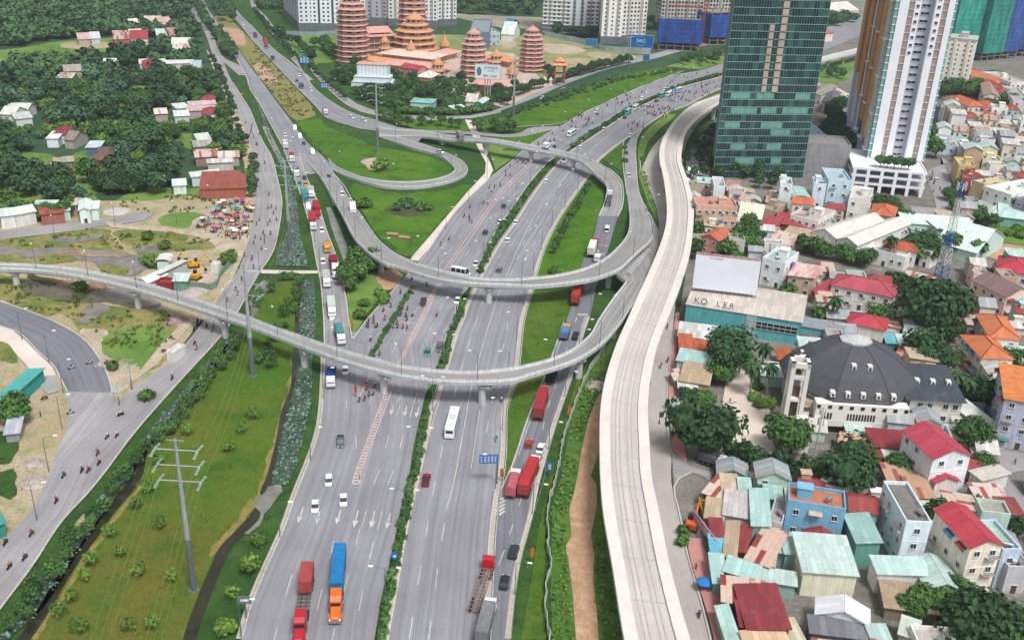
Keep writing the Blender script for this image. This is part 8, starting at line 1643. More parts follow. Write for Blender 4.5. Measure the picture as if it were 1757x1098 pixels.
 # forest hamlets
 F_=[('00 0,765 90,770 100,730','#d8d8d0','gx|cor:#d4d8d0,#c4c8c0','white roofed'),('00 30,730 185,735 180,705','#c8c8c0','gx|cor:#cfd0c4,#bfc0b4','pale roofed'),('00 105,800 215,790 210,755','#c8ccc8','sy|cor:#c8d0cc,#b0b8b4','grey white roofed'),('00 290,785 350,790 340,750','#a85c50','hip|tile:#b8563c,#a44c34','orange brown roofed'),('00 400,775 490,770 480,740','#d0c8c0','gx|rust:#a84c48,#d0c8c0','red and white roofed'),('00 345,905 430,905 430,855','#d8dcd8','hip|tile:#93303c,#842c36','crimson roofed'),('00 310,930 385,930 370,890','#d0dcdc','sy|cor:#cfdcdc,#bfcccc','mint white roofed'),('00 430,935 490,940 485,890','#b0a8a4','gx|cor:#8c847c,#7c746c','grey brown roofed'),('00 575,990 665,990 650,955','#5c7090','sy|cor:#c8d4d8,#b8c4c8','pale roofed blue walled'),('00 660,1035 755,1030 740,995','#7c6860','gx|tile:#6c5850,#5c4c44','brown roofed'),('00 630,1075 720,1070 710,1040','#7c5c50','gx|tile:#7c5448,#6c483e','dark brown roofed'),('00 425,1085 490,1080 480,1055','#8c8478','gx|cor:#a8a090,#988f80','small grey roofed'),
          ('00 430,480 545,475 530,450','#b0a098','gx|cor:#a89c94,#988c84','dusty roofed'),('00 375,525 480,525 470,495','#a89484','sy|cor:#cfc8bc,#8c7468','beige and white roofed'),('00 690,435 770,435 765,410','#c8ccc8','gx|cor:#d0d8d4,#c0c8c4','lone white roofed'),('00 525,265 605,262 600,240','#b8a8a4','gx|cor:#c8aca8,#b89c98','dull pink roofed'),('00 610,260 670,258 665,235','#b0bcc4','gx|cor:#b8c8d0,#a8b8c0','blue grey roofed'),('00 765,265 865,262 860,232','#a06860','gx|rust:#8c4844,#b49c94','rusty roofed'),('00 875,262 990,260 985,230','#c8c4c0','gx|cor:#a03c44,#90343c','red roofed white walled'),('00 870,225 950,222 945,208','#c8d0cc','gx|cor:#c0d0c8,#b0c0b8','mint roofed'),
          ('00 890,165 945,160 940,140','#d0d0cc','gx|cor:#dcdcd8,#ccccc8','bright white roofed'),('00 965,155 1075,155 1070,132','#c8bcb0','gx|cor:#c8bcb0,#b8aca0','cream roofed'),('00 1085,175 1165,170 1160,140','#b8a8a0','gx|cor:#c4a8a0,#b49890','pale brown roofed'),('00 1050,240 1140,238 1135,215','#c0c8c4','gx|cor:#c4d0cc,#b4c0bc','grey mint roofed'),('00 1145,250 1240,245 1235,212','#98605c','gx|rust:#94444a,#a88078','dark red roofed'),('00 1150,300 1290,300 1285,275','#d0ccc8','gx|cor:#d8d4d0,#c8c4c0','long white roofed'),('00 1165,325 1270,320 1260,305','#a89890','gx|rust:#a08078,#c8bcb4','patched roofed'),('00 1160,350 1240,348 1240,330','#c0c0bc','gx|cor:#d4d4d0,#c4c4c0','small white roofed'),
          ('00 935,430 1110,425 1100,400','#b8b4b0','sy|cor:#d4d4d0,#c4c4c0','long flat white roofed'),('00 970,460 1090,455 1080,410','#c8a49c','hip|tile:#a8343c,#983038','bright red roofed'),('00 1115,430 1300,425 1290,408','#c8c4c0','sy|cor:#dcd8d4,#ccc8c4','long cream roofed'),('00 1275,465 1340,465 1330,430','#a8b0c0','gx|cor:#b0bcc8,#a0acb8','blue grey fronted'),('00 1340,685 1425,685 1410,650','#b8746c','hip|tile:#a83c48,#98343f','small crimson roofed'),('00 1185,730 1270,722 1265,695','#c8c8c4','sy|cor:#d8dcd8,#c8ccc8','white roofed roadside'),('00 1270,710 1450,700 1440,680','#c0b8b4','sy|cor:#c8bcb8,#b8aca8','long pinkish roofed'),('00 1250,745 1480,738 1470,715','#b8a8a4','sy|cor:#ccaeac,#bc9e9c','pale rose roofed'),('00 1365,765 1480,760 1475,730','#dcdcdc','hip|tile:#a83844,#98303c','white walled red roofed'),('00 1170,780 1265,775 1260,750','#c0c8c4','gx|cor:#d0dcd8,#c0ccc8','mint white roofed roadside'),('00 1040,765 1120,760 1115,735','#b8a8a0','gx|rust:#b09088,#d0c4bc','mottled roofed'),
          ('00 1325,940 1410,930 1430,895','#a8b8b0','gx|cor:#b4ccc4,#a4bcb4','grey green roofed'),('00 1300,985 1425,975 1420,945','#a89c94','gx|cor:#a4a49c,#8c8c84','grey roofed'),('00 1310,1055 1460,1045 1440,1010','#a0847c','gx|rust:#8c544c,#c0a89c','rust striped roofed'),('00 1465,1055 1600,1050 1590,1020','#b0a49c','gx|rust:#a88c84,#ccc0b8','long patched roofed'),('00 1390,1093 1560,1085 1550,1065','#b8b0ac','gx|cor:#c8c8c4,#a8a8a4','pale grey roofed')]
 infill()
 for s,w,r,l in F_: bld('hamlet_house',l+' house among the trees of the western wood',s,4.2,w,r,0,cat='house',clutter=False)
 # --- teal hall with the big white hoarding
 ctr,rz,w,d=frame('21 1245,985 1757,1030 1757,900',7.5)
 a=G(*PX('21 1240,985')[0],7.5);b=G(*PX('32 270,55')[0],7.5);u=(b-a);w=u.length;u.normalize();v=Vector((-u.y,u.x,0));d=20;c=a+u*w/2+v*d/2;rz=math.atan2(u.y,u.x)
 t=thing('teal_hall','turquoise walled showroom hall with black roof letters and a barred window band','showroom',(c.x,c.y,0),rz);CLEAR.append((c.x,c.y,26));TE=mat('#62b2b8',.8,.14,.3)
 q=MB();q.prism([(-w/2,-d/2),(w/2,-d/2),(w/2,d/2),(-w/2,d/2)],-.2,7.5);q.build('wall',TE,t);r,g=roof_mb('sy',w,d,7.52,.8,.3);r.build('roof',corr('#c9c0b6','#b8afa6'),t)
 q=MB();q.box((w/2-8,-d/2-.05,4.6),(14,.2,2.4));q.build('window_band',GLD,t);q=MB()
 for i in range(9): q.box((w/2-15+i*1.75,-d/2-.18,4.6),(.12,.12,2.5))
 for zz in (3.4,4.6,5.8): q.box((w/2-8,-d/2-.18,zz),(14.2,.12,.12))
 q.build('window_bars',mat('#c8d0d0',.6),t)
 q=MB();q.box((-w/2+20,-d/2-.1,3.7),(3.2,.12,7.4));q.build('pale_panel',mat('#9fb4ba',.7,.1,.5),t)
 for k,ch in enumerate('KO'): text_part(t,ch,2.6,mat('#1c1c1e',.6),(-w/2+3+k*2.2,-d/2+.6,9.0),(math.radians(75),0,0),'letter_'+ch.lower(),.1)
 for k,ch in enumerate('LER'): text_part(t,ch,2.3,mat('#1c1c1e',.6),(-w/2+9.6+k*2.0,-d/2+.6,9.0),(math.radians(75),0,0),'letter_'+ch.lower(),.1)
 q=MB();q.box((w/2+6,-d/2+3.5,3.2),(12,7,6.4));q.build('annex_wall',TE,t);q=MB();q.box((w/2+6.2,-d/2+3.5,6.5),(12.6,7.6,.2));q.build('annex_roof',mat('#8c9498',.8,.15,.5),t)
 # hoarding on the hall
 zc=9.3;A=G(*PX('21 1280,872')[0],zc);B=G(*PX('21 1708,922')[0],zc);u=B-A;w2=u.length;u.normalize();v=Vector((-u.y,u.x,0));hh=11.5;c=(A+B)/2;rz=math.atan2(u.y,u.x)
 t=thing('hoarding','huge blank white hoarding on a steel frame above the turquoise hall','billboard',(c.x,c.y,0),rz);q=MB();q.box((0,0,zc+hh/2),(w2,.35,hh));q.build('panel',mat('#e0e5ee',.6,.05,.2),t)
 q=MB();q.box((0,-.02,zc+hh+.15),(w2,.5,.5));q.build('top_strip',mat('#c09898',.8,.25,1.2),t);q=MB()
 for i in range(16): q.cyl((-w2/2+i*w2/15,.5,7.6),(-w2/2+i*w2/15,.5,zc+hh),.07,.07,4)
 for k in range(5): q.box((0,.3,7.9+k*.5),(w2,.12,.09))
 for i in range(8): q.cyl((-w2/2+1+i*w2/8,.6,zc+hh-1),(-w2/2+1+i*w2/8,4.5,7.6),.07,.07,4)
 for i in range(6): q.cyl((-w2/2+3+i*w2/6.5,0,zc+hh),(-w2/2+3+i*w2/6.5,-.6,zc+hh+1.6),.05,.05,4)
 q.build('steel_frame',mat('#6c6460',.7,.2,1),t);text_part(t,'pro places',1.0,mat('#c05c64',.7),(-w2/2+6.3,-.2,zc+hh-.9),(math.pi/2,0,0),'red_lettering',.01)
 # --- church
 church()
 # --- masts, pylons, signs, lamps
 street_stuff()
def b_wall(c,rnd): return c
def infill():
 rnd=random.Random(31);Q=GP('22 1215,0 1205,560 1290,560 23 1490,10 1500,1093 g 1262,1180 1900,1180 1900,150 31 1330,230 1130,430 420,380 300,320 21 1290,200')
 EX=[GP(s) for s in ('22 1440,330 1440,130 1757,190 32 200,190 190,560 110,940 440,1100 0,1100 22 1500,1100 1240,960 1240,560','31 100,590 760,720 960,800 900,860 420,780 220,720','31 900,640 1400,640 1420,1093 900,1093','31 1430,440 1900,440 1900,690 1430,680','32 960,60 1260,60 1480,350 1560,520 1180,560 1120,300','32 1400,860 1900,1000 1900,1100 33 1757,300 1500,0 32 1500,880','31 600,200 1330,150 1330,430 1000,420','33 850,880 1500,760 1900,760 1900,1200 850,1200','22 1140,800 1450,980 1450,1080 1140,1093 23 1260,20')]
 WC=[('white','#dcdad6'),('cream','#d3c8b6'),('pale blue','#b9ccd6'),('grey','#b0aca8'),('beige','#c4ab92'),('pink','#cfb8b0'),('green','#a8c0b4')];RC=[('grey concrete','flat|#a19d98'),('rust patched tin','sy|rust:#96504a,#c0ac9c'),('pale tin','gx|cor:#cfcfca,#b8b4ae'),('mint tin','sy|cor:#a9cfc3,#94bcb0'),('dull red tin','gy|cor:#9c4440,#8a3a38'),('beige tin','sy|cor:#bfae98,#ae9c86'),('grey tin','gx|cor:#a8acae,#94989a')]
 EX+=[GP(s) for s in ('22 1150,0 1500,0 32 300,60 480,150 200,200 22 1757,260 1450,600 1150,600','22 1400,800 1757,860 32 0,880 520,980 480,1093 33 430,95 170,45 0,60 23 1757,30 1290,0','21 1200,620 1757,700 31 340,980 340,1093 21 1200,1093')]
 for p in scatter(Q,5.8,rnd,EX,.3,False):
  if any((p.x-a)**2+(p.y-b)**2<w_*w_ for a,b,w_ in CLEAR if w_>15): continue
  if any(abs((p.x-a)*math.cos(r)+(p.y-b)*math.sin(r)) <w_/2+2.7 and abs((p.y-b)*math.cos(r)-(p.x-a)*math.sin(r)) <d_/2+2.7 for a,b,r,w_,d_ in OBB): continue
  w_,d_=rnd.uniform(4.4,6.6),rnd.uniform(4.6,7.4);b=rnd.choice(RC);z='in the tin quarter' if p.y<190 and p.x<75 else 'at the lower right' if p.y<215 else 'near the church' if p.y<300 else 'near the glass tower'
  wc=rnd.choice(WC)
  bld('lean_to','small '+wc[0]+' building with a '+b[0]+' roof squeezed '+z,(p,math.radians(rnd.choice((-8,-6,82,84))),w_,d_),rnd.choice((2.8,3.2,3.6,5.5,6.5)),wc[1],b[1],1 if rnd.random() <.5 else 0,wc[0]+' '+b[0]+' roofed infill '+z,cat='small building',door=False,clutter=rnd.random() <.25)
def church():
 p=G(*PX('32 570,470')[0],6);cx,cy=p.x,p.y;t=thing('church','church with a huge dark slate cone roof, white walls and a long annex','church',(cx,cy,0),math.radians(-3));CLEAR.append((cx,cy,24))
 SL=corr('#373d47','#3f4650',pan=.5,mixpos=.5,soft=.3,rough=.75);W=mat('#dcd9d3',.8,.06,.3)
 P=[G(*q,9) for q in PX('32 190,320 255,500 400,600 960,632 1000,590 850,310 700,190')]
 # octagonal body
 R=16.6;n=8;q=MB();q.lathe([(R*.9,-.2),(R*.9,8.6)],(0,0,0),n,0,math.pi/8,1.12,.95);q.build('wall',W,t)
 q=MB();q.lathe([(R*1.0,8.2),(R*1.0,8.6),(R*.93,10.5),(R*.8,13.2),(R*.6,16.0),(R*.36,18.2),(R*.22,19.2)],(0,0,0),n,0,math.pi/8,1.12,.95)
 for k in range(8):
  a=k*math.pi/4+math.pi/8;pr=[(R*1.0,8.65),(R*.93,10.55),(R*.8,13.25),(R*.6,16.05),(R*.36,18.25),(R*.24,19.2)]
  for (r0_,z0_),(r1_,z1_) in zip(pr,pr[1:]): q.cyl((math.cos(a)*r0_*1.12,math.sin(a)*r0_*.95,z0_),(math.cos(a)*r1_*1.12,math.sin(a)*r1_*.95,z1_),.16,.16,5)
 q.build('roof',SL,t)
 q=MB();q.lathe([(R*.23,18.9),(R*.23,19.6),(R*.02,20.8)],(0,0,0),n,0,math.pi/8,1.12,.95);q.box((0,0,22),(.16,.16,2.6));q.box((0,0,22.6),(1.2,.18,.18));q.build('lantern',mat('#b9bcbc',.7,.1,1),t)
 # dormers
 D=MB();D.box((0,0,.55),(1.15,1.6,1.35),0,0);D.box((0,-.82,.45),(.55,.06,.7),0,1);D.box((0,.1,1.12),(1.1,1.7,.14),0,2);D=D.mesh('dormer',[W,GLD,SL])
 for x in (-8.4,-4.2,0,4.2,8.4): inst('dormer',D,t,(x*.9,-13.6,9.9),0)
 for x in (-2,2): inst('dormer',D,t,(x,-8.6,15.3),0)
 for x,y in ((-12.2,2),(-13.0,-1)): inst('dormer',D,t,(x,y,13.2),-math.pi/2)
 # front facade
 q=MB();q.box((0,-14.0,4.2),(23,3.2,8.4));q.box((0,-15.8,2.8),(22.5,1.2,.5));q.box((0,-16.3,3.6),(22.5,.15,1.3));q.build('front_wall',W,t)
 q=MB();
 for i in range(9): q.box((-10.8+i*2.7,-15.65,7.6),(.95,.15,.9))
 for x,n_ in ((-8.6,4),(0,10),(8.6,4)):
  for i in range(n_): q.box((x+(i-(n_-1)/2)*.72,-15.65,5.0),(.4,.15,1.8))
 q.box((0,-15.65,1.4),(20,.15,1.9));q.build('windows',GLD,t)
 # annex right
 q=MB();q.prism([(13,-11),(26,-11),(25,7),(13,7)],-.2,9.0);q.build('annex_wall',W,t);q=MB();X0,X1=11.5,26.8
 q.face([(X0,-12,9.0),(X1,-12,9.0),(X1-1,3,12.2),(X0,3,12.2)]);q.face([(X0,3,12.2),(X1-1,3,12.2),(X1-1.5,8,9.0),(X0,8,9.0)]);q.face([(X1,-12,9.0),(X1-1.5,8,9.0),(X1-1,3,12.2)]);q.build('annex_roof',SL,t)
 for x in (16,20,24): inst('dormer',D,t,(x,-4.5,10.2),0)
 for x in (15.6,18,22,24.4):
  for z in (3.8,7.2): inst('window',winm(1.3,1.5),t,(x,-11.04,z),0)
 # left low wing
 q=MB();q.box((-15.5,-11.5,2.6),(6,5,5.2));q.build('side_wing',W,t);q=MB();q.box((-15.5,-11.5,5.3),(6.4,5.4,.25));q.build('side_roof',mat('#4a4a4c',.8),t)
 # bell tower
 zt=21;a=G(*PX('32 262,300')[0],zt);b=thing('bell_tower','slender white open bell tower left of the church roof','bell tower',(a.x,a.y,0),math.radians(-6));q=MB()
 for sx in (-1,1):
  for sy in (-1,1): q.box((sx*1.75,sy*1.75,zt/2),(1.05,1.05,zt))
 for z in (4.0,10.5): q.box((0,0,z),(3.6,3.6,.7))
 for s in (-1,1): q.box((0,s*1.9,zt-.7),(4.6,.8,1.4));q.box((s*1.9,0,zt-.7),(.8,4.6,1.4));q.box((0,s*1.95,zt-4),(3,.5,1.0))
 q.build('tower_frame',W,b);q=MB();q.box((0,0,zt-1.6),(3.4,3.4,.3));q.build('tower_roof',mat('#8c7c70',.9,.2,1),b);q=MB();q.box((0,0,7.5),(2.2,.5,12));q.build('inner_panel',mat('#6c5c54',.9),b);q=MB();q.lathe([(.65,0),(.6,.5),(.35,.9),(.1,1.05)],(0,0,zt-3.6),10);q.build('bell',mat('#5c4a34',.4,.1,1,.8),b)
 # curved white wall of the square
 w_=MB();kerb_mb(curve('22 1500,880 1600,900 1757,990 32 0,960 120,1020 330,1060 440,1090',0,30),.3,1.5,w_);o=w_.build('courtyard_wall',mat('#d4d0c8',.85,.08,.5));tag(o,'low white curved wall along the bottom of the church square','wall')
 w_=MB();kerb_mb(curve('32 1170,480 1260,520 1340,600 1420,660 1500,780 1600,860 1757,900',0,30),.3,2.0,w_);o=w_.build('painted_wall',mat('#7fb5b8',.85,.25,.4));tag(o,'curving turquoise painted wall behind the church','wall')
def street_stuff():
 GALV=mat('#5c7884',.45,.1,.6,.3,name='painted_steel');STL=mat('#a2abb0',.5,.14,.5,0.0,name='galvanised_steel');LAMP=mat('#e4e4e0',.4,0,1,name='lamp_shade')
 # street lamps
 def lampm(h,arms):
  p=MB();p.cyl((0,0,0),(0,0,h),.11,.07,6);a=MB();s=MB()
  for k in range(arms):
   sg=1 if k==0 else -1;a.cyl((0,0,h-.05),(sg*1.3,0,h+.45),.05,.04,5);a.cyl((sg*1.3,0,h+.45),(sg*2.2,0,h+.5),.04,.04,5)
  s.box((2.6,0,h+.5),(1.0,.38,.16),0,0,.8)
  return p.mesh('pole',GALV),a.mesh('arm',GALV),s.mesh('lamp_head',LAMP),arms
 LM={(10,2): lampm(10,2),(9,1): lampm(9,1),(8,1): lampm(8,1),(8.01,2): lampm(8,2)}
 def lamp(p,rz,k,label,group):
  m=LM[k];t=thing('street_lamp',label,'street lamp',(p.x,p.y,p.z),rz,group);inst('pole',m[0],t);inst('arm',m[1],t)
  for q in range(m[3]): inst('lamp_head',m[2],t,(0,0,0),math.pi*q)
 def lrow(s,n,k,flip,label,group,z=0.0):
  P=resample(smooth([G(x,y,z) for x,y in PX(s)],6),n)
  for i,p in enumerate(P):
   d=P[min(i+1,n-1)]-P[max(i-1,0)];lamp(p,math.atan2(d.y,d.x)-math.pi/2+(math.pi if flip else 0),k,label,group)
 lrow('13 905,900 12 1300,340 11 1440,980 1545,770 1757,390 21 0,460 200,210 330,45 20 480,990 610,900 780,780 910,705 1050,650 1200,575 1480,490',26,(10,2),False,'double armed street lamp rising from the highway median hedge','median street lamps')
 lrow('13 -60,1090 160,520 300,150 12 450,850 490,600 490,240 11 480,880 410,480 350,280 250,0',12,(9,1),False,'blue grey street lamp along the left edge of the highway','left edge lamps')
 lrow('11 1075,690 1240,560 1370,410 1490,270 1610,120 20 60,1090 400,860 900,612 1330,482',13,(9,1),False,'street lamp between the footpath and the left carriageway','footpath lamps');lrow('13 1640,90 12 1668,1090 1700,620 21 135,1080 215,800 280,600 360,440 590,120',11,(9,1),True,'street lamp on the edge of the green strip','green strip lamps')
 lrow('22 595,20 380,705 265,1093 23 200,300 90,800',6,(8,1),True,'street lamp on the right edge of the truck lane','truck lane lamps');lrow('20 1130,770 930,900 905,1090 21 930,230 1000,380',5,(8,1),True,'street lamp beside the right ramp road','right ramp lamps')
 lrow('02 -100,60 205,210 370,390 440,650 345,990 03 250,300',7,(9,1),True,'tall lamp on the pavement of the curved road at the left','curved road lamps');lrow('01 0,560 180,600 665,470 1100,470 1440,330',5,(8,1),True,'lamp along the village road by the marsh','village lamps')
 lrow('10 140,215 245,300 385,450 550,600 780,755',7,(9,1),False,'street lamp beside the north carriageway','north road lamps');lrow('00 1640,640 10 100,890 230,1020 11 200,560 60,770',7,(8,1),True,'street lamp on the canal verge','verge lamps')
 for nm,(R_,L_,Rr),grp,fr in (('lower',F2,'lower flyover lamps',(.07,.14,.205,.27,.335,.40,.47,.54,.61,.68,.75,.82,.89)),('upper',F1,'upper flyover lamps',(.1,.17,.24,.31,.38,.45,.53,.61,.69,.77,.86)),('far',F3,'far flyover lamps',(.2,.35,.5,.65,.8)),('loop',F4,'loop ramp lamps',(.1,.3,.5,.7,.9))):
  for f in fr:
   i=int(f*(len(L_)-1));p=Rr[i].copy();d=L_[i]-Rr[i];lamp(p+Vector((0,0,.3)),math.atan2(d.y,d.x),(8,1),{'lower': 'slim street lamp on the parapet of the lower flyover','upper': 'slim street lamp on the parapet of the upper flyover','far': 'slim street lamp on the far flyover','loop': 'slim lamp on the loop ramp'}[nm],grp)
 # transmission poles
 def pylon(s,h,label,r=.75,n=3,al=3.9,rz=.0,name='transmission_pole',base='#5c5c58'):
  p=G(*PX(s)[0]);t=thing(name,label,'power pylon',tuple(p),rz);q=MB();q.cyl((0,0,0),(0,0,h*.36),r,r*.8,10,1);q.cyl((0,0,h*.36),(0,0,h),r*.8,r*.38,10,0);q.cyl((0,0,0),(0,0,.5),r*1.7,r*1.6,12,1);q.build('shaft',[STL,mat('#6d7478',.6,.15,.6)],t)
  a=MB();IM=mat('#9cc4b8',.3,.05,1,spec=.6)
  for k in range(n):
   z=h-2.2-k*3.3;a.cyl((-al,0,z),(al,0,z),.11,.11,5)
   for sx in (-1,1):
    for sy in (-1,1):
     ins=MB()
     for e in (0,.28): ins.cyl((sx*al+e-.14,sy*.3,z),(sx*al+e-.14,sy*2.2,z-.25),.06,.06,5)
     ins.box((sx*al,sy*.35,z),(.5,.12,.1));ins.box((sx*al,sy*2.15,z-.25),(.5,.12,.1));ins.build('insulator',IM,t)
  a.cyl((-1.6,0,h-.2),(1.6,0,h-.2),.07,.07,5)
  a.build('cross_arm',mat('#b8c0c2',.45,.1,.6,.3),t);return p,h,al,rz,n
 PY=[pylon('03 1300,765',34,'tall steel power pole with green insulators standing at the bottom left of the grass field',.62,rz=math.radians(-2)),pylon('02 1695,415',33,'steel power pole beside the lower flyover, in a ring of shrubs',.7,rz=math.radians(-12)),pylon('11 265,645',34,'steel power pole standing between the two lotus beds',.7,rz=math.radians(-6)),pylon('10 850,1030',34,'steel power pole on the bright loop lawn',.7,rz=math.radians(-30)),pylon('20 80,795',34,'steel power pole with a brick base on the long lawn',.7,rz=.9),pylon('20 850,480',32,'steel power pole beside the pasture hedge',.6,rz=.9)]
 cm=mat('#76844c',.5,.1,1,name='conductor')
 ends=[]
 for (p,h,al,rz,n) in PY[:4]: ends.append([Vector((p.x+sx*al*math.cos(rz),p.y+sx*al*math.sin(rz),h-2.2-k*3.3)) for k in range(n) for sx in (-1,1)])
 d0=(PY[0][0]-PY[1][0]).normalized();ends.insert(0,[e+d0*150 for e in ends[0]])
 for j in range(len(ends)-1):
  q=MB()
  for a,b in zip(ends[j],ends[j+1]):
   P=[a.lerp(b,i/24)-Vector((0,0,5*4*(i/24)*(1-i/24))) for i in range(25)]
   for x,y in zip(P,P[1:]): q.cyl(x,y,.035,.035,4,0,False)
  o=q.build('power_line',cm);tag(o,('sagging power lines running from the nearest pole out of the bottom of the view','sagging power lines over the yellow green field','power lines over the lower flyover and the lotus beds','power lines from the lotus beds to the loop lawn')[j],'power line')
 pylon('02 885,500',9,'short dark utility pole in weeds at the junction',.18,1,1.2,name='utility_pole');pylon('02 800,610',7,'small utility pole at the road edge of the junction',.14,1,1.0,name='utility_pole')
 # telephone mast (blue and white lattice)
 p=G(*PX('31 1195,820')[0]);t=thing('lattice_mast','blue and white lattice telephone mast rising over the huge tree','mast',tuple(p),.4);h=36;BL=mat('#2c5fa8',.5,.1,1);WH=mat('#dcdcdc',.5,.1,1)
 for k in range(6):
  q=MB();z0,z1=h*k/6,h*(k+1)/6;f=lambda z: 1.9*(1-z/h)+.5
  for i in range(4):
   a=math.pi/4+i*math.pi/2;b=a+math.pi/2;e=lambda an,z: (math.cos(an)*f(z),math.sin(an)*f(z),z);q.cyl(e(a,z0),e(a,z1),.12,.12,5)
   for m_ in range(3): za=z0+(z1-z0)*m_/3;zb=z0+(z1-z0)*(m_+1)/3;q.cyl(e(a,za),e(b,zb),.06,.06,4);q.cyl(e(b,za),e(a,zb),.06,.06,4);q.cyl(e(a,zb),e(b,zb),.06,.06,4)
  q.build('blue_section' if k in (0,2,5) else 'white_section',BL if k in (0,2,5) else WH,t)
 q=MB();
 for i in range(6): a=i*1.047;q.box((math.cos(a)*1.5,math.sin(a)*1.5,h-1.6),(.25,.35,2.6),a)
 q.build('antenna',WH,t)
 for s,h,l in (('32 325,1090',19,'slim grey antenna pole in front of the church'),):
  p=G(*PX(s)[0]);t=thing('antenna_pole',l,'mast',tuple(p));q=MB();q.cyl((0,0,0),(0,0,h),.28,.16,8);q.build('pole',STL,t);q=MB()
  for z in (h-1.2,h-4):
   for i in range(3): a=i*2.09;q.box((math.cos(a)*.7,math.sin(a)*.7,z),(.25,.35,1.9),a)
  q.build('antenna',WH,t)
 # tower cranes
 for s,h,l,rz,c in (('20 1335,340',62,'red tower crane mast beside the left blue netted block',2.8,'#a85c50'),('30 1465,400',70,'orange brown crane mast between the green netted towers',.4,'#a87058')):
  p=G(*PX(s)[0]);t=thing('tower_crane',l,'crane',tuple(p),rz);q=MB()
  for sx in (-1,1):
   for sy in (-1,1): q.box((sx*.8,sy*.8,h/2),(.22,.22,h))
  for k in range(int(h/2)): q.box((0,-.8,k*2),(1.6,.12,.12));q.cyl((-.8,-.8,k*2),(.8,-.8,k*2+2),.07,.07,4);q.cyl((.8,.8,k*2),(-.8,.8,k*2+2),.07,.07,4)
  q.build('mast',mat(c,.6),t);q=MB();q.box((10,0,h-30 if 'red' in l else h),(34,.7,.7));q.build('jib',mat('#b8343c',.6),t)
 # billboards
 def board(s,w,h,zb,rz,label,col,legs=3,lm_='#a8acac',name='billboard'):
  p=G(*PX(s)[0]);t=thing(name,label,'billboard',tuple(p),rz);q=MB();q.box((0,0,zb+h/2),(w,.5,h));q.build('panel',mat(col,.5,.04,.5),t);q=MB()
  for i in range(legs): q.cyl(((i-(legs-1)/2)*1.6,.4,0),((i-(legs-1)/2)*1.6,.4,zb+1),.3,.26,8)
  for s2 in (-1,1): q.box((0,.02,zb+h/2+s2*(h/2+.12)),(w+.4,.6,.24));q.box((s2*(w/2+.1),.02,zb+h/2),(.24,.6,h))
  q.build('post',mat(lm_,.6),t);return t
 t=board('10 1585,690',15,8.2,14,math.radians(-6),'white roadside billboard on three posts in front of the salmon pagoda','#d9dfe4');q=MB();q.lathe([(1.6,0),(1.6,.05)],(0,0,0),20);o=q.build('picture_disc',mat('#5c8c9c',.6,.4,1.0),t);o.rotation_euler=(math.pi/2,0,0);o.location=(-5.2,-.27,18.1);o.scale=(.85,1.6,1)
 DKT=mat('#44505c',.7);text_part(t,'LUTONCH',1.7,DKT,(1.8,-.3,20.3),(math.pi/2,0,0));text_part(t,'0901 1 0241',1.7,DKT,(1.4,-.3,15.6),(math.pi/2,0,0));text_part(t,'CHO THUE',.8,DKT,(1.8,-.3,18.6),(math.pi/2,0,0))
 t=board('20 928,375',18,9,6,math.radians(-5),'deep blue hoarding with a pale ring and letters beside the tower blocks','#145a9c',2);
 q=MB()
 for i in range(32): a,b=2*math.pi*i/32,2*math.pi*(i+1)/32;q.cyl((math.cos(a)*3.4,-.35,10.6+math.sin(a)*3.4),(math.cos(b)*3.4,-.35,10.6+math.sin(b)*3.4),.18,.18,5)
 q.build('ring',mat('#4cc0d8',.5),t);text_part(t,'NBC',3.0,mat('#bfe8f0',.6),(0,-.32,10.8),(math.pi/2,0,0))
 board('20 600,335',9,5,3,-.1,'small blue hoarding at the edge of the pasture','#2c6c9c',2);board('20 968,425',4.5,4.5,2,0,'little blue sign beside the pasture road','#2a6a98',2)
 # overhead road signs
 def sign(s,w,h,z,rz,label,rows,cols,post_off=0.0,col='#1f6cb4'):
  p=G(*PX(s)[0]);t=thing('road_sign',label,'road sign',tuple(p),rz);q=MB();q.box((-w/2+post_off,0,z+h/2),(w,.15,h));q.build('panel',mat(col,.5,.04,1),t);q=MB()
  for i in range(cols):
   for j in range(rows): q.box((-w+.12+post_off+(i+.5)*(w-.2)/cols,-.1,z+.25+(j+.5)*(h-.5)/rows),((w-.2)/cols*.62,.04,(h-.4)/rows*.42))
  q.build('white_legend',mat('#e4e8ea',.6),t);q=MB();q.cyl((0,.15,0),(0,.15,z+h),.16,.12,8);q.cyl((0,.15,z+h*.5),(-w+post_off,.15,z+h*.5),.09,.07,6);q.build('post',GALV,t)
 sign('13 1650,60',4.2,2.2,6.2,math.radians(8),'blue overhead direction sign with white blocks at the tip of the green strip',4,5);sign('13 965,590',1.2,1.6,1.5,0,'small blue sign by the median hedge near the orange truck',1,1,.6);sign('22 320,1090',1.2,2,2,0,'little blue sign on the verge right of the truck lane',3,1,.6)
 sign('10 365,500',6,4,7,0,'blue overhead sign high on the north carriageway',3,3,3);sign('10 520,660',4,2.4,6,0,'blue sign on an arm over the north carriageway',2,3);sign('20 1160,690',4.5,2.6,6,.3,'blue sign over the far right carriageway',2,2,2.2);sign('03 1650,960',2.6,1.6,4,0,'grey back of a sign on striped posts at the bottom left road edge',1,1,1.3,'#6c7478')
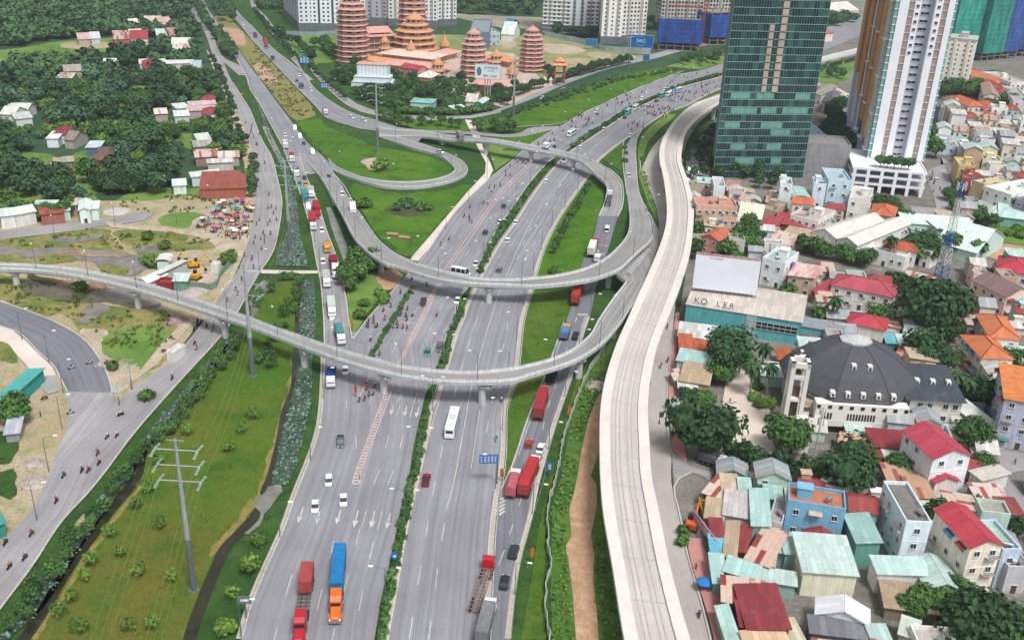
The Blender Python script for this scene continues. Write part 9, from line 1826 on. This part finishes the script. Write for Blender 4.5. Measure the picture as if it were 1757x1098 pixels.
 for s,l in (('22 450,700','orange chevron marker board right of the truck lane, upper one'),('23 205,580','orange chevron marker board right of the truck lane, lower one'),('12 705,560','red round sign on the pier island under the lower flyover'),('12 682,110','orange warning board at the nose of the verge'),('13 1680,40','red round sign under the blue direction sign')):
  p=G(*PX(s)[0]);t=thing('marker_board',l,'road sign',tuple(p));q=MB()
  for k in range(3): q.cyl((0,-.06,2.0+k*.75),(0,.06,2.0+k*.75),.38,.38,12)
  q.build('discs',mat('#c8482c' if 'orange' not in l else '#d0642c',.5),t);q=MB();q.cyl((0,0,0),(0,0,3.8),.06,.06,6);q.build('post',GALV,t)
 # corrugated site fence, railings
 q=MB();P=curve('22 700,225 580,405 500,600 425,820 372,1093 23 363,20 315,230 312,500 330,620 300,760 300,950 320,1093 g 945,1250',0,120);rr=random.Random(4)
 P=[p+Vector((rr.uniform(-.25,.25),0,0)) for p in P];kerb_mb(P,.12,2.1,q);o=q.build('site_fence',corr('#a8bfae','#c4cfc6'));tag(o,'wavering pale green corrugated fence between the mown verge and the weeds','fence')
 q=MB();kerb_mb(curve('01 900,850 1150,865 1350,880 1430,890 1480,800 1550,720',0,20),.1,2.2,q);o=q.build('site_fence',mat('#7f9c8c',.7,.2,.5));tag(o,'green sheet fence round the work site by the marsh','fence')
 q=MB();kerb_mb(curve('20 290,245 560,300 700,345 860,355 1000,360',0,20),.3,4,q);o=q.build('site_hoarding',mat('#a5b4b4',.8,.2,.2));tag(o,'long grey site hoarding in front of the white tower blocks','fence');q=MB();kerb_mb(curve('10 240,235 420,240 590,230',0,12),.3,3,q);o=q.build('site_hoarding',mat('#93a4a8',.8,.2,.2));tag(o,'grey hoarding at the foot of the leftmost apartment slab','fence')
 q=MB();kerb_mb(curve('20 0,760 200,685 450,575 700,485 950,425 1080,400',0,40),.2,1.6,q);o=q.build('green_fence',mat('#3f6f5c',.8,.15,.5));tag(o,'low dark green mesh fence below the temple road','fence')
 # guard rails along the near highway edges
 for s,l in (('13 -60,1085 0,868 70,688 160,488 230,328 300,118 12 347,1080 434,850 470,680 485,450 490,250','steel guard rail along the left highway kerb'),('22 596,22 536,202 486,402 386,702 296,1002 23 291,0 206,300 136,560 96,800 66,1093','steel guard rail right of the truck lane'),('22 413,60 343,260 283,430 173,700 75,1000','steel guard rail along the right side of the green strip')):
  q=MB();P=curve(s,0,90);R2=[p+Vector((0,0,.75)) for p in P]
  for a,b in zip(R2,R2[1:]): q.cyl(a,b,.06,.06,4,0,False)
  for p in P[::2]: q.box((p.x,p.y,.45),(.1,.1,.9))
  o=q.build('guard_rail',mat('#8a9a94',.5,.1,1));tag(o,l,'guard rail')
 # planters on the lawn, lettering strips
 for s,l in (('11 950,520','brick edged planter on the flyover lawn, left of two'),('11 1030,542','brick edged planter on the flyover lawn, right of two')):
  p=G(*PX(s)[0]);t=thing('planter',l,'planter',tuple(p),-.2);q=MB();q.box((0,0,.25),(5.4,3.0,.5));q.build('edge',mat('#6a5844',.9),t);q=MB();q.box((0,0,.56),(4.4,2.1,.16));q.build('paving',mat('#a88c6c',.9),t)
 # work-site machines
 def digger(s,rz,label,c='#d8a020',z=0.0):
  p=G(*PX(s)[0],z);t=thing('excavator',label,'excavator',(p.x,p.y,z+.05),rz);q=MB()
  for sy in (-1,1): loft(q,[(-1.8,.01,[0,0],[1,1]),(-1.79,.01,[0,0],[1,1])]);q.box((0,sy*1.1,.45),(3.6,.6,.8),0,0,.85)
  q.build('track',CHAS,t);q=MB();q.box((-.4,0,1.5),(3,2.4,1.1));q.box((-1.5,0,2.1),(1,2.2,.5));q.build('body',mat(c,.5,.1,1),t);q=MB();q.box((.6,.6,2.5),(1.3,1,1.3),0,0,.85);q.build('cab',WIND,t);q=MB()
  q.cyl((.9,-.3,1.8),(3.6,-.3,4.4),.28,.22,6);q.cyl((3.6,-.3,4.4),(5.4,-.3,2.2),.22,.16,6);q.build('boom',mat(c,.5,.1,1),t);q=MB();q.box((5.4,-.3,1.6),(.8,.9,.9),0,0,.7);q.build('bucket',CHAS,t)
 digger('01 1270,735',2.6,'yellow excavator on the work site, left of two parked side by side');digger('01 1305,740',.4,'yellow excavator on the work site, right of two parked side by side');digger('01 1315,820',1.3,'yellow excavator at the lower end of the work site');digger('23 1275,345',1.2,'orange excavator on the pavement beside the tin roofs','#d8602c')
 # yellow lattice and banner on the pavement
 a=G(*PX('23 1345,140')[0],2.5);b=G(*PX('23 1412,400')[0],2.5);t=thing('yellow_lattice','yellow steel lattice lying along the edge of the tin roofs','lattice',((a+b)/2).to_tuple());d=(b-a);n=Vector((d.y,-d.x,0)).normalized()*.7;q=MB();o_=(a+b)/2
 for s2 in (-1,1): q.cyl(a-o_+n*s2,b-o_+n*s2,.12,.12,5)
 for k in range(14): q.cyl(a-o_+d*k/14+n,a-o_+d*(k+1)/14-n,.07,.07,4);q.cyl(a-o_+d*k/14-n,a-o_+d*k/14+n,.07,.07,4)
 q.build('bars',mat('#c8a83c',.6,.1,1),t)
 a=G(*PX('23 1330,330')[0],2.4);t=thing('shop_banner','long white and pink shop banner leaning over the red pavement','banner',(a.x,a.y,0),math.radians(-73));q=MB();q.box((2,0,3.2),(11,.15,2.2));q.build('panel',mat('#cdb4c8',.6,.35,.6),t);q=MB();q.box((-3,.2,1.6),(.12,.12,3.2));q.box((7,.2,1.6),(.12,.12,3.2));q.build('post',CHROME,t)
 # pier island detail and lily rubble heaps
 RBL=mat('#b8ada4',.9,.35,1.5,name='rubble')
 def heap(s,r,h,label,m=RBL,n=26):
  p=G(*PX(s)[0]);rr=random.Random(int(r*100)+len(label));q=MB()
  for k in range(n): a=rr.random()*6.28;e=r*math.sqrt(rr.random());z=h*(1-e/r)*.7;sz=rr.uniform(.25,.8);q.box((math.cos(a)*e,math.sin(a)*e,z+sz*.2),(sz,sz*rr.uniform(.5,1),sz*.7),rr.random()*3,0,.7)
  q.lathe([(r,0),(r*.6,h*.5),(r*.15,h)],(0,0,0),9);o=q.build('rubble_heap',m);o.location=(p.x,p.y,.02);tag(o,label,'rubble')
 heap('22 640,480',3.6,1.4,'heap of pale rubble beside the viaduct above the dirt track');heap('22 1225,590',2.4,.8,'small rubble pile by the pavement above the square tree');heap('02 1180,40',4,1,'pinkish rubble along the shoulder by the lower flyover',mat('#a08880',.9,.3,1.5));heap('02 700,330',2.6,.7,'rubble and litter on the dirt island of the junction');heap('01 1300,900',5,1,'pale stone heap under the lower flyover near the work site');heap('03 230,40',3.4,.9,'white rubble heap at the left roadside');heap('02 230,1000',2.6,.8,'scattered white stones at the left edge of the junction');heap('01 780,365',5.5,.8,'long heap of grey white debris by the village road',mat('#c4c0bc',.9,.2,1.5),40);heap('32 700,120',6,2,'scaffold and rubble behind the church roof',RBL,60);heap('01 640,870',4,.7,'dry reeds heap beside the creek',mat('#a07f68',.9,.3,1.5));heap('01 440,855',4,.7,'brown reeds heap at the creek bend',mat('#a07f68',.9,.3,1.5));heap('10 150,510',4,.6,'broken soil and rubble on the dry median',mat('#a88f80',.9,.3,1.5))
places()
plant_forest()
veg()
far_trees()
vehicles()
# ================================================================== HAZE
hz=MB();hz.box((0,4100,74.8),(12200,10000,152));m,n,b=nodes('haze_air');n.nodes.remove(b);v=n.nodes.new('ShaderNodeVolumePrincipled');v.inputs['Density'].default_value=.00011;v.inputs['Color'].default_value=(.78,.86,1,1);v.inputs['Anisotropy'].default_value=.2
n.links.new(v.outputs[0],n.nodes['Material Output'].inputs['Volume']);o=hz.build('haze',m);o['kind'] ='stuff'
